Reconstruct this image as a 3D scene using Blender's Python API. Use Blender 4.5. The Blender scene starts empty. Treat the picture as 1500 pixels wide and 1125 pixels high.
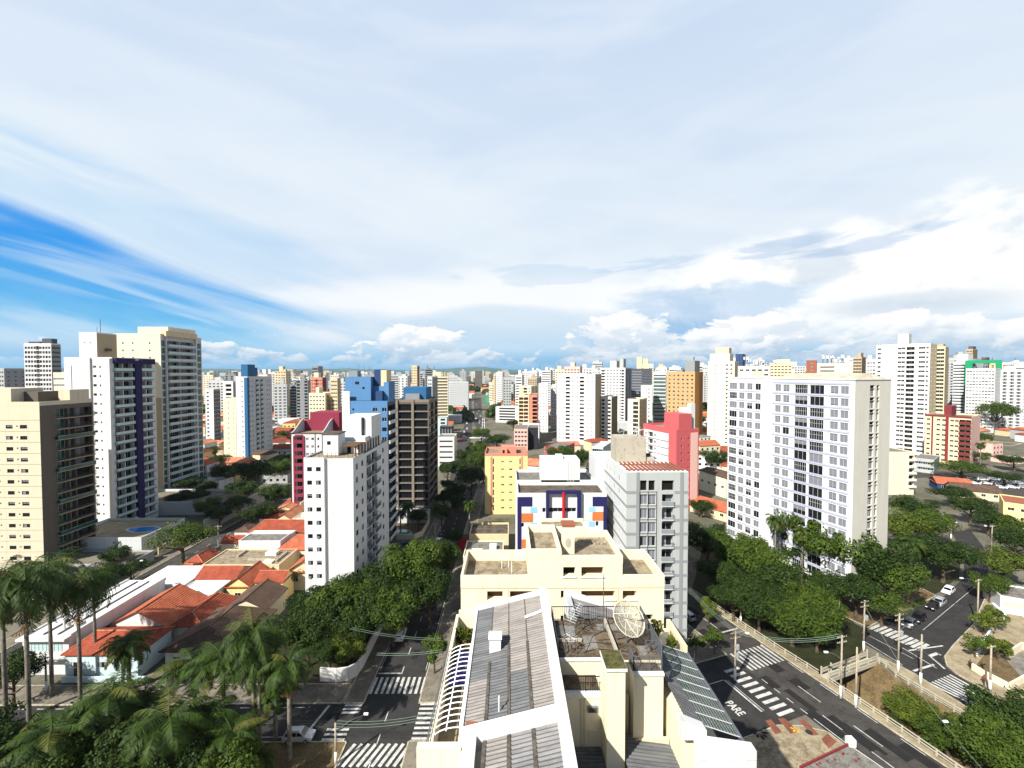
import bpy, math, random
from mathutils import Vector, Matrix, noise
from mathutils.geometry import tessellate_polygon
random.seed(7)
SC = bpy.context.scene
COL = SC.collection
pi = math.pi

# ------------------------------------------------------------------ camera
F, CU, CV = 630.0, 750.0, 562.5          # focal length and centre, in pixels of the 1500 px wide photograph
PITCH, YAW, EYE = math.atan(17.5 / F), math.atan(5 / F), 55.0
cam = bpy.data.cameras.new('camera')
cam_o = bpy.data.objects.new('camera', cam); COL.objects.link(cam_o)
cam.sensor_width = 36.0; cam.lens = 36.0 * F / 1500.0
cam.clip_start = 0.5; cam.clip_end = 20000
cam_o.location = (0, 0, EYE)
cam_o.rotation_euler = (pi / 2 - PITCH, 0, -YAW)
SC.camera = cam_o
CR = cam_o.rotation_euler.to_matrix()

# ------------------------------------------------------------------ sun, sky, exposure
SUN_EL, SUN_AZ = math.radians(41), math.radians(222)   # azimuth clockwise from +Y: behind the camera, to its left
SC.view_settings.view_transform = 'Standard'
SC.view_settings.look = 'None'
SC.view_settings.gamma = 1.0
SC.view_settings.use_curve_mapping = False
SC.view_settings.exposure = 1.0
sl = bpy.data.lights.new('sun', 'SUN'); sl.energy = 4.9; sl.angle = math.radians(0.53); sl.color = (1.0, 0.955, 0.87)
so = bpy.data.objects.new('sun', sl); COL.objects.link(so)
sd = Vector((math.sin(SUN_AZ) * math.cos(SUN_EL), math.cos(SUN_AZ) * math.cos(SUN_EL), math.sin(SUN_EL)))
so.rotation_euler = sd.to_track_quat('Z', 'Y').to_euler()
so.location = sd * 500

EXPK = 2 ** SC.view_settings.exposure
def lin(c):
    c = c / 255.0
    return c / 12.92 if c <= 0.04045 else ((c + 0.055) / 1.055) ** 2.4
ALB = .84      # paint and stone measured against a photograph exposed for the shade
def rgb(r, g, b): return (lin(r) * ALB, lin(g) * ALB, lin(b) * ALB, 1.0)

class NT:
    """small helper to write node expressions"""
    def __init__(s, nt): s.nt = nt
    def node(s, t, **kw):
        n = s.nt.nodes.new(t)
        for k, v in kw.items(): setattr(n, k, v)
        return n
    def put(s, sock, v):
        if hasattr(v, 'is_output'): s.nt.links.new(v, sock)
        elif v is not None: sock.default_value = v
    def m(s, op, a, b=None, c=None, clamp=False):
        n = s.node('ShaderNodeMath', operation=op, use_clamp=clamp)
        s.put(n.inputs[0], a)
        if b is not None: s.put(n.inputs[1], b)
        if c is not None: s.put(n.inputs[2], c)
        return n.outputs[0]
    def sstep(s, x, lo, hi):
        n = s.node('ShaderNodeMapRange', interpolation_type='SMOOTHSTEP')
        s.put(n.inputs[0], x); s.put(n.inputs[1], lo); s.put(n.inputs[2], hi)
        return n.outputs[0]
    def mix(s, f, a, b, blend='MIX'):
        n = s.node('ShaderNodeMix', data_type='RGBA', blend_type=blend)
        s.put(n.inputs[0], f); s.put(n.inputs[6], a); s.put(n.inputs[7], b)
        return n.outputs[2]
    def xyz(s, x, y, z):
        n = s.node('ShaderNodeCombineXYZ')
        s.put(n.inputs[0], x); s.put(n.inputs[1], y); s.put(n.inputs[2], z)
        return n.outputs[0]
    def noise(s, vec, scale, detail=4, rough=.55, dist=0.0):
        n = s.node('ShaderNodeTexNoise')
        s.put(n.inputs['Vector'], vec); n.inputs['Scale'].default_value = scale
        n.inputs['Detail'].default_value = detail; n.inputs['Roughness'].default_value = rough
        n.inputs['Distortion'].default_value = dist
        return n.outputs[0]

W = bpy.data.worlds.new("World"); SC.world = W; W.use_nodes = True
def build_world():
    nt = W.node_tree; nt.nodes.clear(); N = NT(nt)
    out = N.node('ShaderNodeOutputWorld'); bg = N.node('ShaderNodeBackground')
    nt.links.new(bg.outputs[0], out.inputs[0]); bg.inputs[1].default_value = 0.06
    sky = N.node('ShaderNodeTexSky', sky_type='NISHITA'); sky.sun_disc = False
    sky.sun_elevation = SUN_EL; sky.sun_rotation = SUN_AZ; sky.altitude = 700
    tc = N.node('ShaderNodeTexCoord'); sp = N.node('ShaderNodeSeparateXYZ')
    nt.links.new(tc.outputs['Generated'], sp.inputs[0])
    x, y, z = sp.outputs
    h = N.m('MAXIMUM', N.m('SQRT', N.m('ADD', N.m('MULTIPLY', x, x), N.m('MULTIPLY', y, y))), 1e-3)
    el = N.m('DIVIDE', z, h); az = N.m('ARCTAN2', x, y)
    def gauss(a0, e0, sa, se, tilt=0.0, warp=None, k=0.0):
        """soft elliptical patch of sky round azimuth a0, tangent of elevation e0"""
        da = N.m('SUBTRACT', az, a0)
        de = N.m('SUBTRACT', el, N.m('MULTIPLY_ADD', da, tilt, e0))
        q = N.m('ADD', N.m('POWER', N.m('ABSOLUTE', N.m('DIVIDE', da, sa)), 2.0), N.m('POWER', N.m('ABSOLUTE', N.m('DIVIDE', de, se)), 2.0))
        if warp is not None: q = N.m('MULTIPLY_ADD', warp, k, q)
        return N.m('SUBTRACT', 1.0, N.sstep(q, 0.15, 1.6))
    # high sheet of cloud, drawn out into streaks that sink towards the right
    def V(sx_, sy_, seed, tilt=0.0): return N.xyz(N.m('MULTIPLY', az, sx_), N.m('MULTIPLY', N.m('MULTIPLY_ADD', az, tilt, el), sy_), seed)
    def C0(n_, k=1.0): return N.m('MULTIPLY', N.m('SUBTRACT', n_, .5), k)
    streak = N.noise(V(1.8, 12.0, 3.1, .24), 1.0, 6, .55, .7)
    streak2 = N.noise(V(2.2, 8.0, 8.4, -.06), 1.0, 6, .55, .6)
    soft = N.noise(V(1.5, 3.4, 1.7), 1.2, 5, .5, .4)
    puff = N.noise(V(7.0, 11.0, 5.2), 1.0, 8, .58, .3)
    sc_, s2_, f_, p_ = C0(streak), C0(streak2), C0(soft), C0(puff)
    sp2 = C0(N.noise(V(6.0, 34.0, 2.2, -.05), 1.0, 6, .6, .5), 1.4); pf2 = C0(N.noise(V(5.0, 9.0, 9.4), 1.0, 7, .6, .4), 1.5)
    def bump(a0, w_): return N.m('SUBTRACT', 1.0, N.sstep(N.m('ABSOLUTE', N.m('SUBTRACT', az, a0)), w_ * .1, w_))
    def col(r, g, b, k=1.0): return tuple(lin(c) / .06 * k / EXPK for c in (r, g, b)) + (1.0,)
    blue = N.mix(N.sstep(el, 0.0, .26), col(112, 202, 243), col(34, 152, 240))
    clear = N.mix(.96, sky.outputs[0], blue)
    top = N.mix(N.sstep(el, .22, .80), col(232, 243, 252), col(204, 221, 244))
    top = N.mix(N.m('MULTIPLY', N.sstep(soft, .38, .66), .75), top, col(208, 225, 246))
    top = N.mix(N.m('MULTIPLY', N.sstep(streak2, .36, .72), .35), top, col(242, 249, 255))
    top = N.mix(N.m('MULTIPLY', N.sstep(streak, .45, .72), N.m('SUBTRACT', .55, el, None, True)), top, col(252, 254, 255))
    # pale blue thinning towards the left, above the clear gap
    thin = gauss(-.66, .235, .44, .08, -.22, sc_, 4.0)
    top = N.mix(N.m('MULTIPLY', thin, N.m('MULTIPLY_ADD', streak, -1.0, .92, True)), top, col(172, 213, 247))
    bright = gauss(.70, .175, .46, .105, .10, p_, 3.5)
    top = N.mix(N.m('MULTIPLY', bright, .97), top, N.mix(N.sstep(puff, .46, .64), col(255, 255, 254, 1.10), col(226, 235, 243)))
    bright2 = gauss(-.10, .17, .42, .06, .05, s2_, 4.0)
    top = N.mix(N.m('MULTIPLY', bright2, .8), top, col(253, 254, 255, 1.03))
    hole = gauss(-.88, .158, .52, .090, -.235, N.m('ADD', sc_, f_), 2.4)
    skyc = N.mix(N.m('SUBTRACT', 1.0, hole), clear, top)
    wisp = N.sstep(N.noise(V(2.4, 22.0, 6.0, .22), 1.0, 5, .5, .9), .47, .70)
    skyc = N.mix(N.m('MULTIPLY', N.m('MULTIPLY', wisp, hole), .5), skyc, col(218, 239, 253))
    for h_, w_, c in ((gauss(.62, .238, .15, .018, -.02, sp2, 6.0), .5, col(160, 192, 230)), (gauss(.33, .238, .09, .014, .05, sp2, 9.0), .42, col(176, 206, 238)), (gauss(.10, .222, .14, .016, .0, sp2, 9.0), .4, col(190, 217, 242)),
                  (gauss(.43, .130, .15, .060, .0, pf2, 5.0), .62, col(168, 204, 238)), (gauss(.36, .075, .16, .035, .0, pf2, 5.0), .55, col(96, 170, 226)), (gauss(-.30, .105, .22, .03, -.05, s2_, 6.0), .45, col(196, 222, 245)), (gauss(.05, .10, .3, .04, .0, f_, 6.0), .6, col(196, 222, 243)), (gauss(.75, .115, .12, .022, .0, p_, 5.0), .55, col(196, 214, 230))):
        skyc = N.mix(N.m('MULTIPLY', h_, w_), skyc, c)
    low = N.m('SUBTRACT', 1.0, N.sstep(N.m('MULTIPLY_ADD', f_, .12, el), .02, .10))
    skyc = N.mix(N.m('MULTIPLY', low, .88), skyc, N.mix(N.sstep(el, 0.0, .07), col(74, 172, 226), col(166, 212, 242)))
    # heaped clouds standing on the horizon
    def heaps(seed, sa, se, lo, sh, thr, sh2):
        n1 = N.noise(V(sa, se, seed), 1.0, 10, .57, .2)
        n2 = N.noise(N.xyz(N.m('MULTIPLY_ADD', az, sa, -.10), N.m('MULTIPLY_ADD', el, se, .20), seed), 1.0, 10, .57, .2)
        prof = N.m('MULTIPLY_ADD', N.sstep(N.noise(N.xyz(az, seed, 0.0), sh, 2, .5), .34, .66), .02, lo)
        for a0, w_, k_ in sh2: prof = N.m('MULTIPLY_ADD', bump(a0, w_), k_, prof)
        d = N.m('DIVIDE', N.m('SUBTRACT', prof, el), .075)
        mask = N.sstep(N.m('MULTIPLY_ADD', d, .20, n1), thr, thr + .045)
        lit = N.sstep(N.m('SUBTRACT', n1, n2), -.10, .12)
        c = N.mix(N.m('MULTIPLY_ADD', N.sstep(el, .01, .09), .62, N.m('MULTIPLY', lit, .5), clamp=True), col(150, 190, 222), col(255, 255, 255, 1.06))
        return mask, c
    fade = N.sstep(el, .004, .035)
    for args in ((14.2, 7.0, 13.0, .0, 3.3, .55, ((.34, .24, .145), (.18, .14, .06), (-.20, .18, .105), (-.98, .16, .10), (.66, .34, .115), (.95, .2, .07))), (2.3, 12.0, 24.0, .012, 4.1, .55, ((.5, .5, .05), (-.1, .4, .04), (-.55, .3, .03)))):
        mk, c = heaps(*args)
        skyc = N.mix(N.m('MULTIPLY', N.m('MULTIPLY', mk, fade), .95), skyc, c)
    # unseen sky behind the viewpoint and overhead, cleared to lower the ambient light
    back = N.sstep(N.m('ABSOLUTE', az), 1.35, 2.2)
    zen = N.sstep(el, 1.0, 2.0)
    skyc = N.mix(N.m('MAXIMUM', back, zen), skyc, sky.outputs[0])
    nt.links.new(skyc, bg.inputs[0])
build_world()
W.cycles.sampling_method = 'MANUAL'; W.cycles.sample_map_resolution = 512
SC.cycles.max_bounces = 6; SC.cycles.diffuse_bounces = 3; SC.cycles.glossy_bounces = 2; SC.cycles.transparent_max_bounces = 8
SC.cycles.use_denoising = True

# ------------------------------------------------------------------ pixel to place
def ray(u, v): return CR @ Vector(((u - CU) / F, (CV - v) / F, -1.0))
def G(u, v, z=0.0):
    """the point at height z seen at photograph pixel (u, v)"""
    d = ray(u, v); t = (z - EYE) / d.z
    return Vector((d.x * t, d.y * t, z))
def D(u, v, Y):
    d = ray(u, v); t = Y / d.y
    return Vector((d.x * t, Y, EYE + d.z * t))
def pix(p):
    q = CR.transposed() @ (Vector(p) - Vector((0, 0, EYE)))
    if q.z > -.1: return None
    return (CU + F * q.x / -q.z, CV - F * q.y / -q.z)

# ------------------------------------------------------------------ materials
MATS = {}
def new_mat(name):
    m = bpy.data.materials.new(name); m.use_nodes = True
    nt = m.node_tree; b = nt.nodes['Principled BSDF']
    MATS[name] = m
    return m, NT(nt), b
def plain(name, c, rough=.6, spec=.3, metal=0.0):
    m, N, b = new_mat(name)
    b.inputs['Base Color'].default_value = c; b.inputs['Roughness'].default_value = rough
    b.inputs['Specular IOR Level'].default_value = spec; b.inputs['Metallic'].default_value = metal
    return m
def wall(name, c, var=.10, streak=.16, scale=.35, rough=.85, spots=0.0, dark=(.35, .32, .27, 1)):
    """painted render: uneven, with rain streaks and a fine grain"""
    m, N, b = new_mat(name)
    tc = N.node('ShaderNodeTexCoord'); ob = tc.outputs['Object']
    big = N.noise(ob, scale, 5, .6)
    mp = N.node('ShaderNodeMapping'); mp.inputs['Scale'].default_value = (1.3, 1.3, .06); N.put(mp.inputs[0], ob)
    st = N.sstep(N.noise(mp.outputs[0], 1.0, 4, .6), .50, .75)
    fine = N.noise(ob, 9.0, 3, .6)
    k = N.m('MULTIPLY_ADD', N.m('SUBTRACT', big, .5), var * 2, N.m('MULTIPLY_ADD', N.m('SUBTRACT', fine, .5), var * .8, 1.0))
    n = N.node('ShaderNodeVectorMath', operation='SCALE'); n.inputs[0].default_value = c[:3]; N.put(n.inputs[3], k)
    colr = N.mix(N.m('MULTIPLY', st, streak), n.outputs[0], tuple(c[i] * dark[i] for i in range(3)) + (1,))
    if spots:
        sp = N.sstep(N.noise(ob, 1.1, 6, .65), .52, .68)
        colr = N.mix(N.m('MULTIPLY', sp, spots), colr, tuple(c[i] * .35 for i in range(3)) + (1,))
    N.put(b.inputs['Base Color'], colr)
    b.inputs['Roughness'].default_value = rough; b.inputs['Specular IOR Level'].default_value = .2
    bp = N.node('ShaderNodeBump'); bp.inputs['Strength'].default_value = .15; bp.inputs['Distance'].default_value = .03
    N.put(bp.inputs['Height'], fine); N.put(b.inputs['Normal'], bp.outputs[0])
    return m
def tiles(name, c, c2):
    """clay roof tiles: courses of ribs with darker, weathered patches"""
    m, N, b = new_mat(name)
    tc = N.node('ShaderNodeTexCoord'); ob = tc.outputs['Object']
    sp = N.node('ShaderNodeSeparateXYZ'); N.put(sp.inputs[0], ob)
    big = N.noise(ob, .45, 5, .65); fine = N.noise(ob, 5.0, 3, .6)
    wx = N.m('SINE', N.m('MULTIPLY', sp.outputs[0], 2 * pi / .42)); wy = N.m('SINE', N.m('MULTIPLY', sp.outputs[1], 2 * pi / .42))
    f = N.sstep(N.m('MULTIPLY_ADD', fine, .5, N.m('MULTIPLY', big, .7)), .42, .78)
    colr = N.mix(f, c, c2)
    colr = N.mix(N.m('MULTIPLY', N.sstep(N.noise(ob, 1.1, 7, .72), .50, .70), .62), colr, rgb(84, 54, 40))
    N.put(b.inputs['Base Color'], colr); b.inputs['Roughness'].default_value = .9; b.inputs['Specular IOR Level'].default_value = .15
    bp = N.node('ShaderNodeBump'); bp.inputs['Strength'].default_value = .5; bp.inputs['Distance'].default_value = .06
    N.put(bp.inputs['Height'], N.m('ADD', wx, wy)); N.put(b.inputs['Normal'], bp.outputs[0])
    return m
def leafmat(name, c, c2, c3):
    m, N, b = new_mat(name)
    tc = N.node('ShaderNodeTexCoord'); oi = N.node('ShaderNodeObjectInfo')
    ge = N.node('ShaderNodeNewGeometry')
    big = N.noise(tc.outputs['Object'], .5, 3, .6)
    colr = N.mix(N.sstep(big, .35, .65), c, c2)
    colr = N.mix(N.m('MULTIPLY', ge.outputs['Random Per Island'], .55), colr, c3)
    colr = N.mix(N.m('MULTIPLY', oi.outputs['Random'], .35), colr, c2)
    N.put(b.inputs['Base Color'], colr); b.inputs['Roughness'].default_value = .6; b.inputs['Specular IOR Level'].default_value = .2
    tr = N.node('ShaderNodeBsdfTranslucent'); N.put(tr.inputs[0], colr)
    mx = N.node('ShaderNodeMixShader'); mx.inputs[0].default_value = .18
    N.nt.links.new(b.outputs[0], mx.inputs[1]); N.nt.links.new(tr.outputs[0], mx.inputs[2])
    N.nt.links.new(mx.outputs[0], N.nt.nodes['Material Output'].inputs[0])
    return m
def groundmat(name, c, c2, scale=.3, fine=6.0, c3=None, rough=.9):
    m, N, b = new_mat(name)
    tc = N.node('ShaderNodeTexCoord'); ob = tc.outputs['Object']
    a = N.noise(ob, scale, 6, .65); f = N.noise(ob, fine, 3, .6)
    colr = N.mix(N.sstep(N.m('MULTIPLY_ADD', N.m('SUBTRACT', f, .5), .5, a), .35, .68), c, c2)
    if c3: colr = N.mix(N.m('MULTIPLY', N.sstep(N.noise(ob, scale * 3.3, 6, .7), .54, .66), .7), colr, c3)
    N.put(b.inputs['Base Color'], colr); b.inputs['Roughness'].default_value = rough; b.inputs['Specular IOR Level'].default_value = .2
    return m
def corrugated(name, c, c2, period=.3, axis=1, stain=rgb(120, 112, 96)):
    m, N, b = new_mat(name)
    tc = N.node('ShaderNodeTexCoord'); ob = tc.outputs['Object']
    sp = N.node('ShaderNodeSeparateXYZ'); N.put(sp.inputs[0], ob)
    wv = N.m('SINE', N.m('MULTIPLY', sp.outputs[axis], 2 * pi / period))
    mp = N.node('ShaderNodeMapping'); mp.inputs['Scale'].default_value = (.5, 2.6, 1.0); N.put(mp.inputs[0], ob)
    a = N.noise(mp.outputs[0], .9, 6, .65); f = N.noise(ob, 14.0, 2, .6)
    colr = N.mix(N.sstep(N.m('MULTIPLY_ADD', N.m('SUBTRACT', f, .5), .3, a), .35, .68), c, c2)
    colr = N.mix(N.m('MULTIPLY', N.sstep(N.noise(ob, .8, 5, .7), .55, .75), .6), colr, stain)
    N.put(b.inputs['Base Color'], colr); b.inputs['Roughness'].default_value = .7; b.inputs['Specular IOR Level'].default_value = .3
    bp = N.node('ShaderNodeBump'); bp.inputs['Strength'].default_value = .6; bp.inputs['Distance'].default_value = .05
    N.put(bp.inputs['Height'], wv); N.put(b.inputs['Normal'], bp.outputs[0])
    return m
# ------------------------------------------------------------------ mesh building
class MB:
    """collects faces, builds ONE mesh object"""
    def __init__(s): s.v = []; s.f = []; s.m = []
    def poly(s, pts, m=0):
        i = len(s.v); s.v += [tuple(p) for p in pts]; s.f.append(tuple(range(i, i + len(pts)))); s.m.append(m)
    def box(s, x0, y0, z0, x1, y1, z1, m=0, mt=None, skip=''):
        a, b, c, d = (x0, y0), (x1, y0), (x1, y1), (x0, y1)
        P = lambda p, z: (p[0], p[1], z)
        if 'f' not in skip: s.poly([P(a, z0), P(b, z0), P(b, z1), P(a, z1)], m)
        if 'r' not in skip: s.poly([P(b, z0), P(c, z0), P(c, z1), P(b, z1)], m)
        if 'b' not in skip: s.poly([P(c, z0), P(d, z0), P(d, z1), P(c, z1)], m)
        if 'l' not in skip: s.poly([P(d, z0), P(a, z0), P(a, z1), P(d, z1)], m)
        if 't' not in skip: s.poly([P(a, z1), P(b, z1), P(c, z1), P(d, z1)], m if mt is None else mt)
        if 'u' not in skip: s.poly([P(d, z0), P(c, z0), P(b, z0), P(a, z0)], m)
    def prism(s, pts, z0, z1, m=0, mt=None):
        n = len(pts)
        for i in range(n):
            a, b = pts[i], pts[(i + 1) % n]
            s.poly([(a[0], a[1], z0), (b[0], b[1], z0), (b[0], b[1], z1), (a[0], a[1], z1)], m)
        s.poly([(p[0], p[1], z1) for p in pts], m if mt is None else mt)
        s.poly([(p[0], p[1], z0) for p in reversed(pts)], m)
    def tube(s, pts, radii, n=8, m=0, cap=True):
        pts = [Vector(p) for p in pts]
        if not isinstance(radii, (list, tuple)): radii = [radii] * len(pts)
        base = len(s.v); up = Vector((0, 0, 1)); ref = None
        for k, p in enumerate(pts):
            t = (pts[min(k + 1, len(pts) - 1)] - pts[max(k - 1, 0)]).normalized()
            if ref is None: ref = t.orthogonal().normalized()
            ref = (ref - t * ref.dot(t)); ref = ref.normalized() if ref.length > 1e-6 else t.orthogonal().normalized()
            w = t.cross(ref)
            for j in range(n):
                a = 2 * pi * j / n
                s.v.append(tuple(p + (ref * math.cos(a) + w * math.sin(a)) * radii[k]))
        for k in range(len(pts) - 1):
            for j in range(n):
                j2 = (j + 1) % n
                s.f.append((base + k * n + j, base + k * n + j2, base + (k + 1) * n + j2, base + (k + 1) * n + j)); s.m.append(m)
        if cap:
            s.f.append(tuple(base + j for j in reversed(range(n)))); s.m.append(m)
            s.f.append(tuple(base + (len(pts) - 1) * n + j for j in range(n))); s.m.append(m)
    def bar(s, a, b, w, h, m=0):
        """square bar from a to b"""
        a, b = Vector(a), Vector(b); t = (b - a)
        if t.length < 1e-6: return
        t.normalize()
        sd = t.cross(Vector((0, 0, 1))); sd = Vector((1, 0, 0)) if sd.length < 1e-4 else sd.normalized()
        up = sd.cross(t)
        q = [sd * (-w / 2) + up * (-h / 2), sd * (w / 2) + up * (-h / 2), sd * (w / 2) + up * (h / 2), sd * (-w / 2) + up * (h / 2)]
        A = [a + o for o in q]; B = [b + o for o in q]
        for i in range(4):
            j = (i + 1) % 4; s.poly([A[i], A[j], B[j], B[i]], m)
        s.poly(list(reversed(A)), m); s.poly(B, m)
    def lathe(s, prof, n=12, m=0, o=(0, 0, 0)):
        base = len(s.v)
        for r, z in prof:
            for j in range(n):
                a = 2 * pi * j / n; s.v.append((o[0] + r * math.cos(a), o[1] + r * math.sin(a), o[2] + z))
        for k in range(len(prof) - 1):
            for j in range(n):
                j2 = (j + 1) % n
                s.f.append((base + k * n + j, base + k * n + j2, base + (k + 1) * n + j2, base + (k + 1) * n + j)); s.m.append(m)
    def add(s, o, M=None, mo=0):
        base = len(s.v)
        s.v += [tuple(M @ Vector(p)) for p in o.v] if M is not None else o.v
        s.f += [tuple(base + i for i in f) for f in o.f]; s.m += [k + mo for k in o.m]
    def mesh(s, name, mats, smooth=False):
        me = bpy.data.meshes.new(name); me.from_pydata(s.v, [], s.f)
        for mt in mats: me.materials.append(mt)
        me.polygons.foreach_set('material_index', s.m)
        if smooth: me.polygons.foreach_set('use_smooth', [True] * len(s.f))
        me.update(); return me
    def build(s, name, mats, parent=None, smooth=False):
        return link(name, s.mesh(name, mats if isinstance(mats, (list, tuple)) else [mats], smooth), parent)
def link(name, data, parent=None):
    o = bpy.data.objects.new(name, data); COL.objects.link(o)
    if parent is not None: o.parent = parent
    return o
def tag(o, label=None, cat=None, group=None, kind=None):
    if label: o['label'] = label
    if cat: o['category'] = cat
    if group: o['group'] = group
    if kind: o['kind'] = kind
    return o
def thing(name, label, cat, loc=(0, 0, 0), rz=0.0, group=None):
    o = link(name, None); o.location = loc; o.rotation_euler = (0, 0, rz)
    return tag(o, label, cat, group)
def struct(name, mb, mats):
    return tag(mb.build(name, mats), kind='structure')
KIDS = {}
def copy_tree(root, loc, rz=0.0, scale=None, label=None, group=None):
    """a copy of a thing with copies of its parts and sub-parts"""
    def kids(o):
        if o.name not in KIDS: KIDS[o.name] = list(o.children)
        return KIDS[o.name]
    r = root.copy(); COL.objects.link(r); r.location = loc; r.rotation_euler = (0, 0, rz)
    if scale: r.scale = scale
    if label: r['label'] = label
    if group: r['group'] = group
    for ch in kids(root):
        c = ch.copy(); COL.objects.link(c); c.parent = r
        for g in kids(ch):
            d = g.copy(); COL.objects.link(d); d.parent = c
    return r

# ------------------------------------------------------------------ shared materials
M = {}
M['white'] = wall('white render', rgb(214, 214, 212), .07, .34)
M['white2'] = wall('pale grey render', rgb(196, 199, 199), .06, .2)
M['cream'] = wall('cream render', rgb(228, 217, 188), .07, .22)
M['cream2'] = wall('warm cream render', rgb(218, 204, 170), .06, .16)
M['stone'] = wall('greyish beige render', rgb(206, 196, 172), .06, .2)
M['beige'] = wall('beige render', rgb(214, 196, 160), .07, .2)
M['tan'] = wall('tan render', rgb(178, 160, 130), .07, .2)
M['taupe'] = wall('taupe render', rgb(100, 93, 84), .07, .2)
M['grey'] = wall('grey render', rgb(172, 175, 174), .07, .25)
M['midgrey'] = wall('mid grey render', rgb(138, 142, 145), .07, .2)
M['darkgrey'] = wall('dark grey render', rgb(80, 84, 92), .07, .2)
M['charcoal'] = wall('charcoal render', rgb(44, 44, 48), .07, .1)
M['purple'] = wall('indigo render', rgb(40, 34, 78), .07, .1)
M['blue'] = wall('sky blue render', rgb(86, 130, 174), .06, .12)
M['blue2'] = wall('deep blue render', rgb(44, 70, 112), .06, .12)
M['teal'] = wall('blue grey render', rgb(48, 100, 142), .06, .12)
M['navy'] = wall('navy render', rgb(34, 32, 84), .06, .1)
M['lightblue'] = wall('light blue tile', rgb(136, 190, 226), .06, .1)
M['orange'] = wall('orange tile', rgb(194, 112, 62), .1, .1)
M['magenta'] = wall('magenta render', rgb(136, 50, 70), .06, .12)
M['red'] = wall('coral red render', rgb(192, 92, 94), .06, .14)
M['red2'] = wall('red paint', rgb(196, 30, 44), .06, .1)
M['salmon'] = wall('salmon render', rgb(206, 134, 112), .06, .14)
M['pink'] = wall('pink render', rgb(224, 182, 170), .06, .14)
M['yellow'] = wall('yellow render', rgb(232, 208, 146), .06, .14)
M['peach'] = wall('peach render', rgb(232, 206, 168), .06, .14)
M['maroon'] = wall('maroon render', rgb(122, 48, 50), .06, .14)
M['ochre'] = wall('ochre brick', rgb(200, 154, 106), .08, .14)
M['ochre_shade'] = wall('ochre brick darkened as shade', rgb(184, 136, 82), .08, .14)  # ochre again for the tower's side face, with its shade in the colour
M['brick'] = wall('red brown brick', rgb(146, 88, 68), .08, .14)
M['olive'] = wall('olive brown render', rgb(122, 112, 78), .08, .14)
M['green'] = wall('green panel', rgb(30, 140, 96), .06, .1)
M['cyan'] = wall('pale cyan render', rgb(196, 214, 216), .06, .14)
M['concrete'] = wall('weathered concrete', rgb(176, 168, 152), .14, .3, spots=.5)
M['roofgrey'] = groundmat('grey flat roof', rgb(132, 129, 122), rgb(100, 95, 88), .8, 5, rgb(70, 64, 55))
M['roofwarm'] = groundmat('warm stained roof', rgb(158, 146, 124), rgb(116, 102, 80), .9, 6, rgb(74, 62, 46))
M['roofdark'] = groundmat('dark flat roof', rgb(102, 92, 78), rgb(64, 58, 50), .6, 5)
M['roofwhite'] = wall('white roof sheet', rgb(232, 232, 228), .06, .1)
M['moss'] = groundmat('mossy cap', rgb(96, 92, 52), rgb(58, 62, 34), 2.0, 8, rgb(36, 38, 26))
M['tile'] = tiles('orange clay tiles', rgb(188, 108, 78), rgb(158, 82, 58))
M['tile2'] = tiles('red clay tiles', rgb(164, 84, 62), rgb(132, 64, 48))
M['tile3'] = tiles('pale clay tiles', rgb(202, 142, 108), rgb(176, 106, 76))
M['tilebrown'] = tiles('brown tiles', rgb(104, 84, 70), rgb(76, 62, 54))
M['frame'] = plain('aluminium frame', rgb(196, 198, 200), .4, .5)
M['frame_dark'] = plain('dark frame', rgb(38, 36, 34), .5, .4)
M['glass'] = plain('dark window glass', rgb(26, 29, 33), .12, .35)
M['glass_green'] = plain('green window glass', rgb(20, 76, 62), .12, .5)
M['glass_blue'] = plain('pale glass rail', rgb(176, 204, 200), .15, .5)
M['interior'] = plain('dark interior', rgb(30, 26, 22), .9, .1)
M['blind'] = wall('roller blind', rgb(118, 121, 128), .05, .1)
M['curtain'] = wall('curtain', rgb(228, 222, 204), .06, .0)
M['brownpanel'] = wall('brown balcony panel', rgb(98, 74, 52), .06, .1)
M['steel'] = plain('painted steel', rgb(90, 92, 96), .5, .5)
M['blacksteel'] = plain('black railing', rgb(28, 28, 30), .5, .4)
M['whitesteel'] = plain('white steel', rgb(236, 236, 236), .4, .4)
M['asphalt'] = groundmat('asphalt', rgb(58, 57, 56), rgb(46, 45, 45), .3, 3.0, rgb(34, 33, 33))
M['asphalt2'] = groundmat('worn asphalt', rgb(74, 71, 67), rgb(58, 55, 53), .3, 3.0, rgb(42, 40, 39))
M['paint'] = groundmat('road paint', rgb(204, 204, 200), rgb(164, 162, 156), .9, 5.0, rgb(84, 82, 80))
M['paint_yellow'] = groundmat('yellow road paint', rgb(214, 170, 60), rgb(170, 134, 50), 1.2, 6.0)
M['pave'] = groundmat('pavement', rgb(160, 148, 122), rgb(130, 118, 94), .4, 4.0, rgb(120, 104, 78))
M['pave_grey'] = groundmat('grey pavement', rgb(128, 121, 108), rgb(102, 95, 84), .4, 4.0, rgb(92, 84, 70))
M['pave_red'] = groundmat('red pavement', rgb(132, 82, 64), rgb(104, 64, 50), .6, 4.0)
M['kerb'] = groundmat('kerb stone', rgb(190, 182, 162), rgb(150, 142, 122), 1.0, 4.0)
M['earth'] = groundmat('bare earth', rgb(116, 98, 70), rgb(88, 74, 50), .5, 4.0, rgb(62, 64, 34))
M['city'] = groundmat('city ground', rgb(116, 110, 98), rgb(84, 84, 68), .03, 1.0, rgb(58, 70, 38))
M['shade_ground'] = groundmat('undergrowth darkened as shade', rgb(46, 50, 26), rgb(34, 38, 18), .6, 6.0, rgb(66, 58, 38))  # the shade under the trees is put into this dark ground colour
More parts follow.
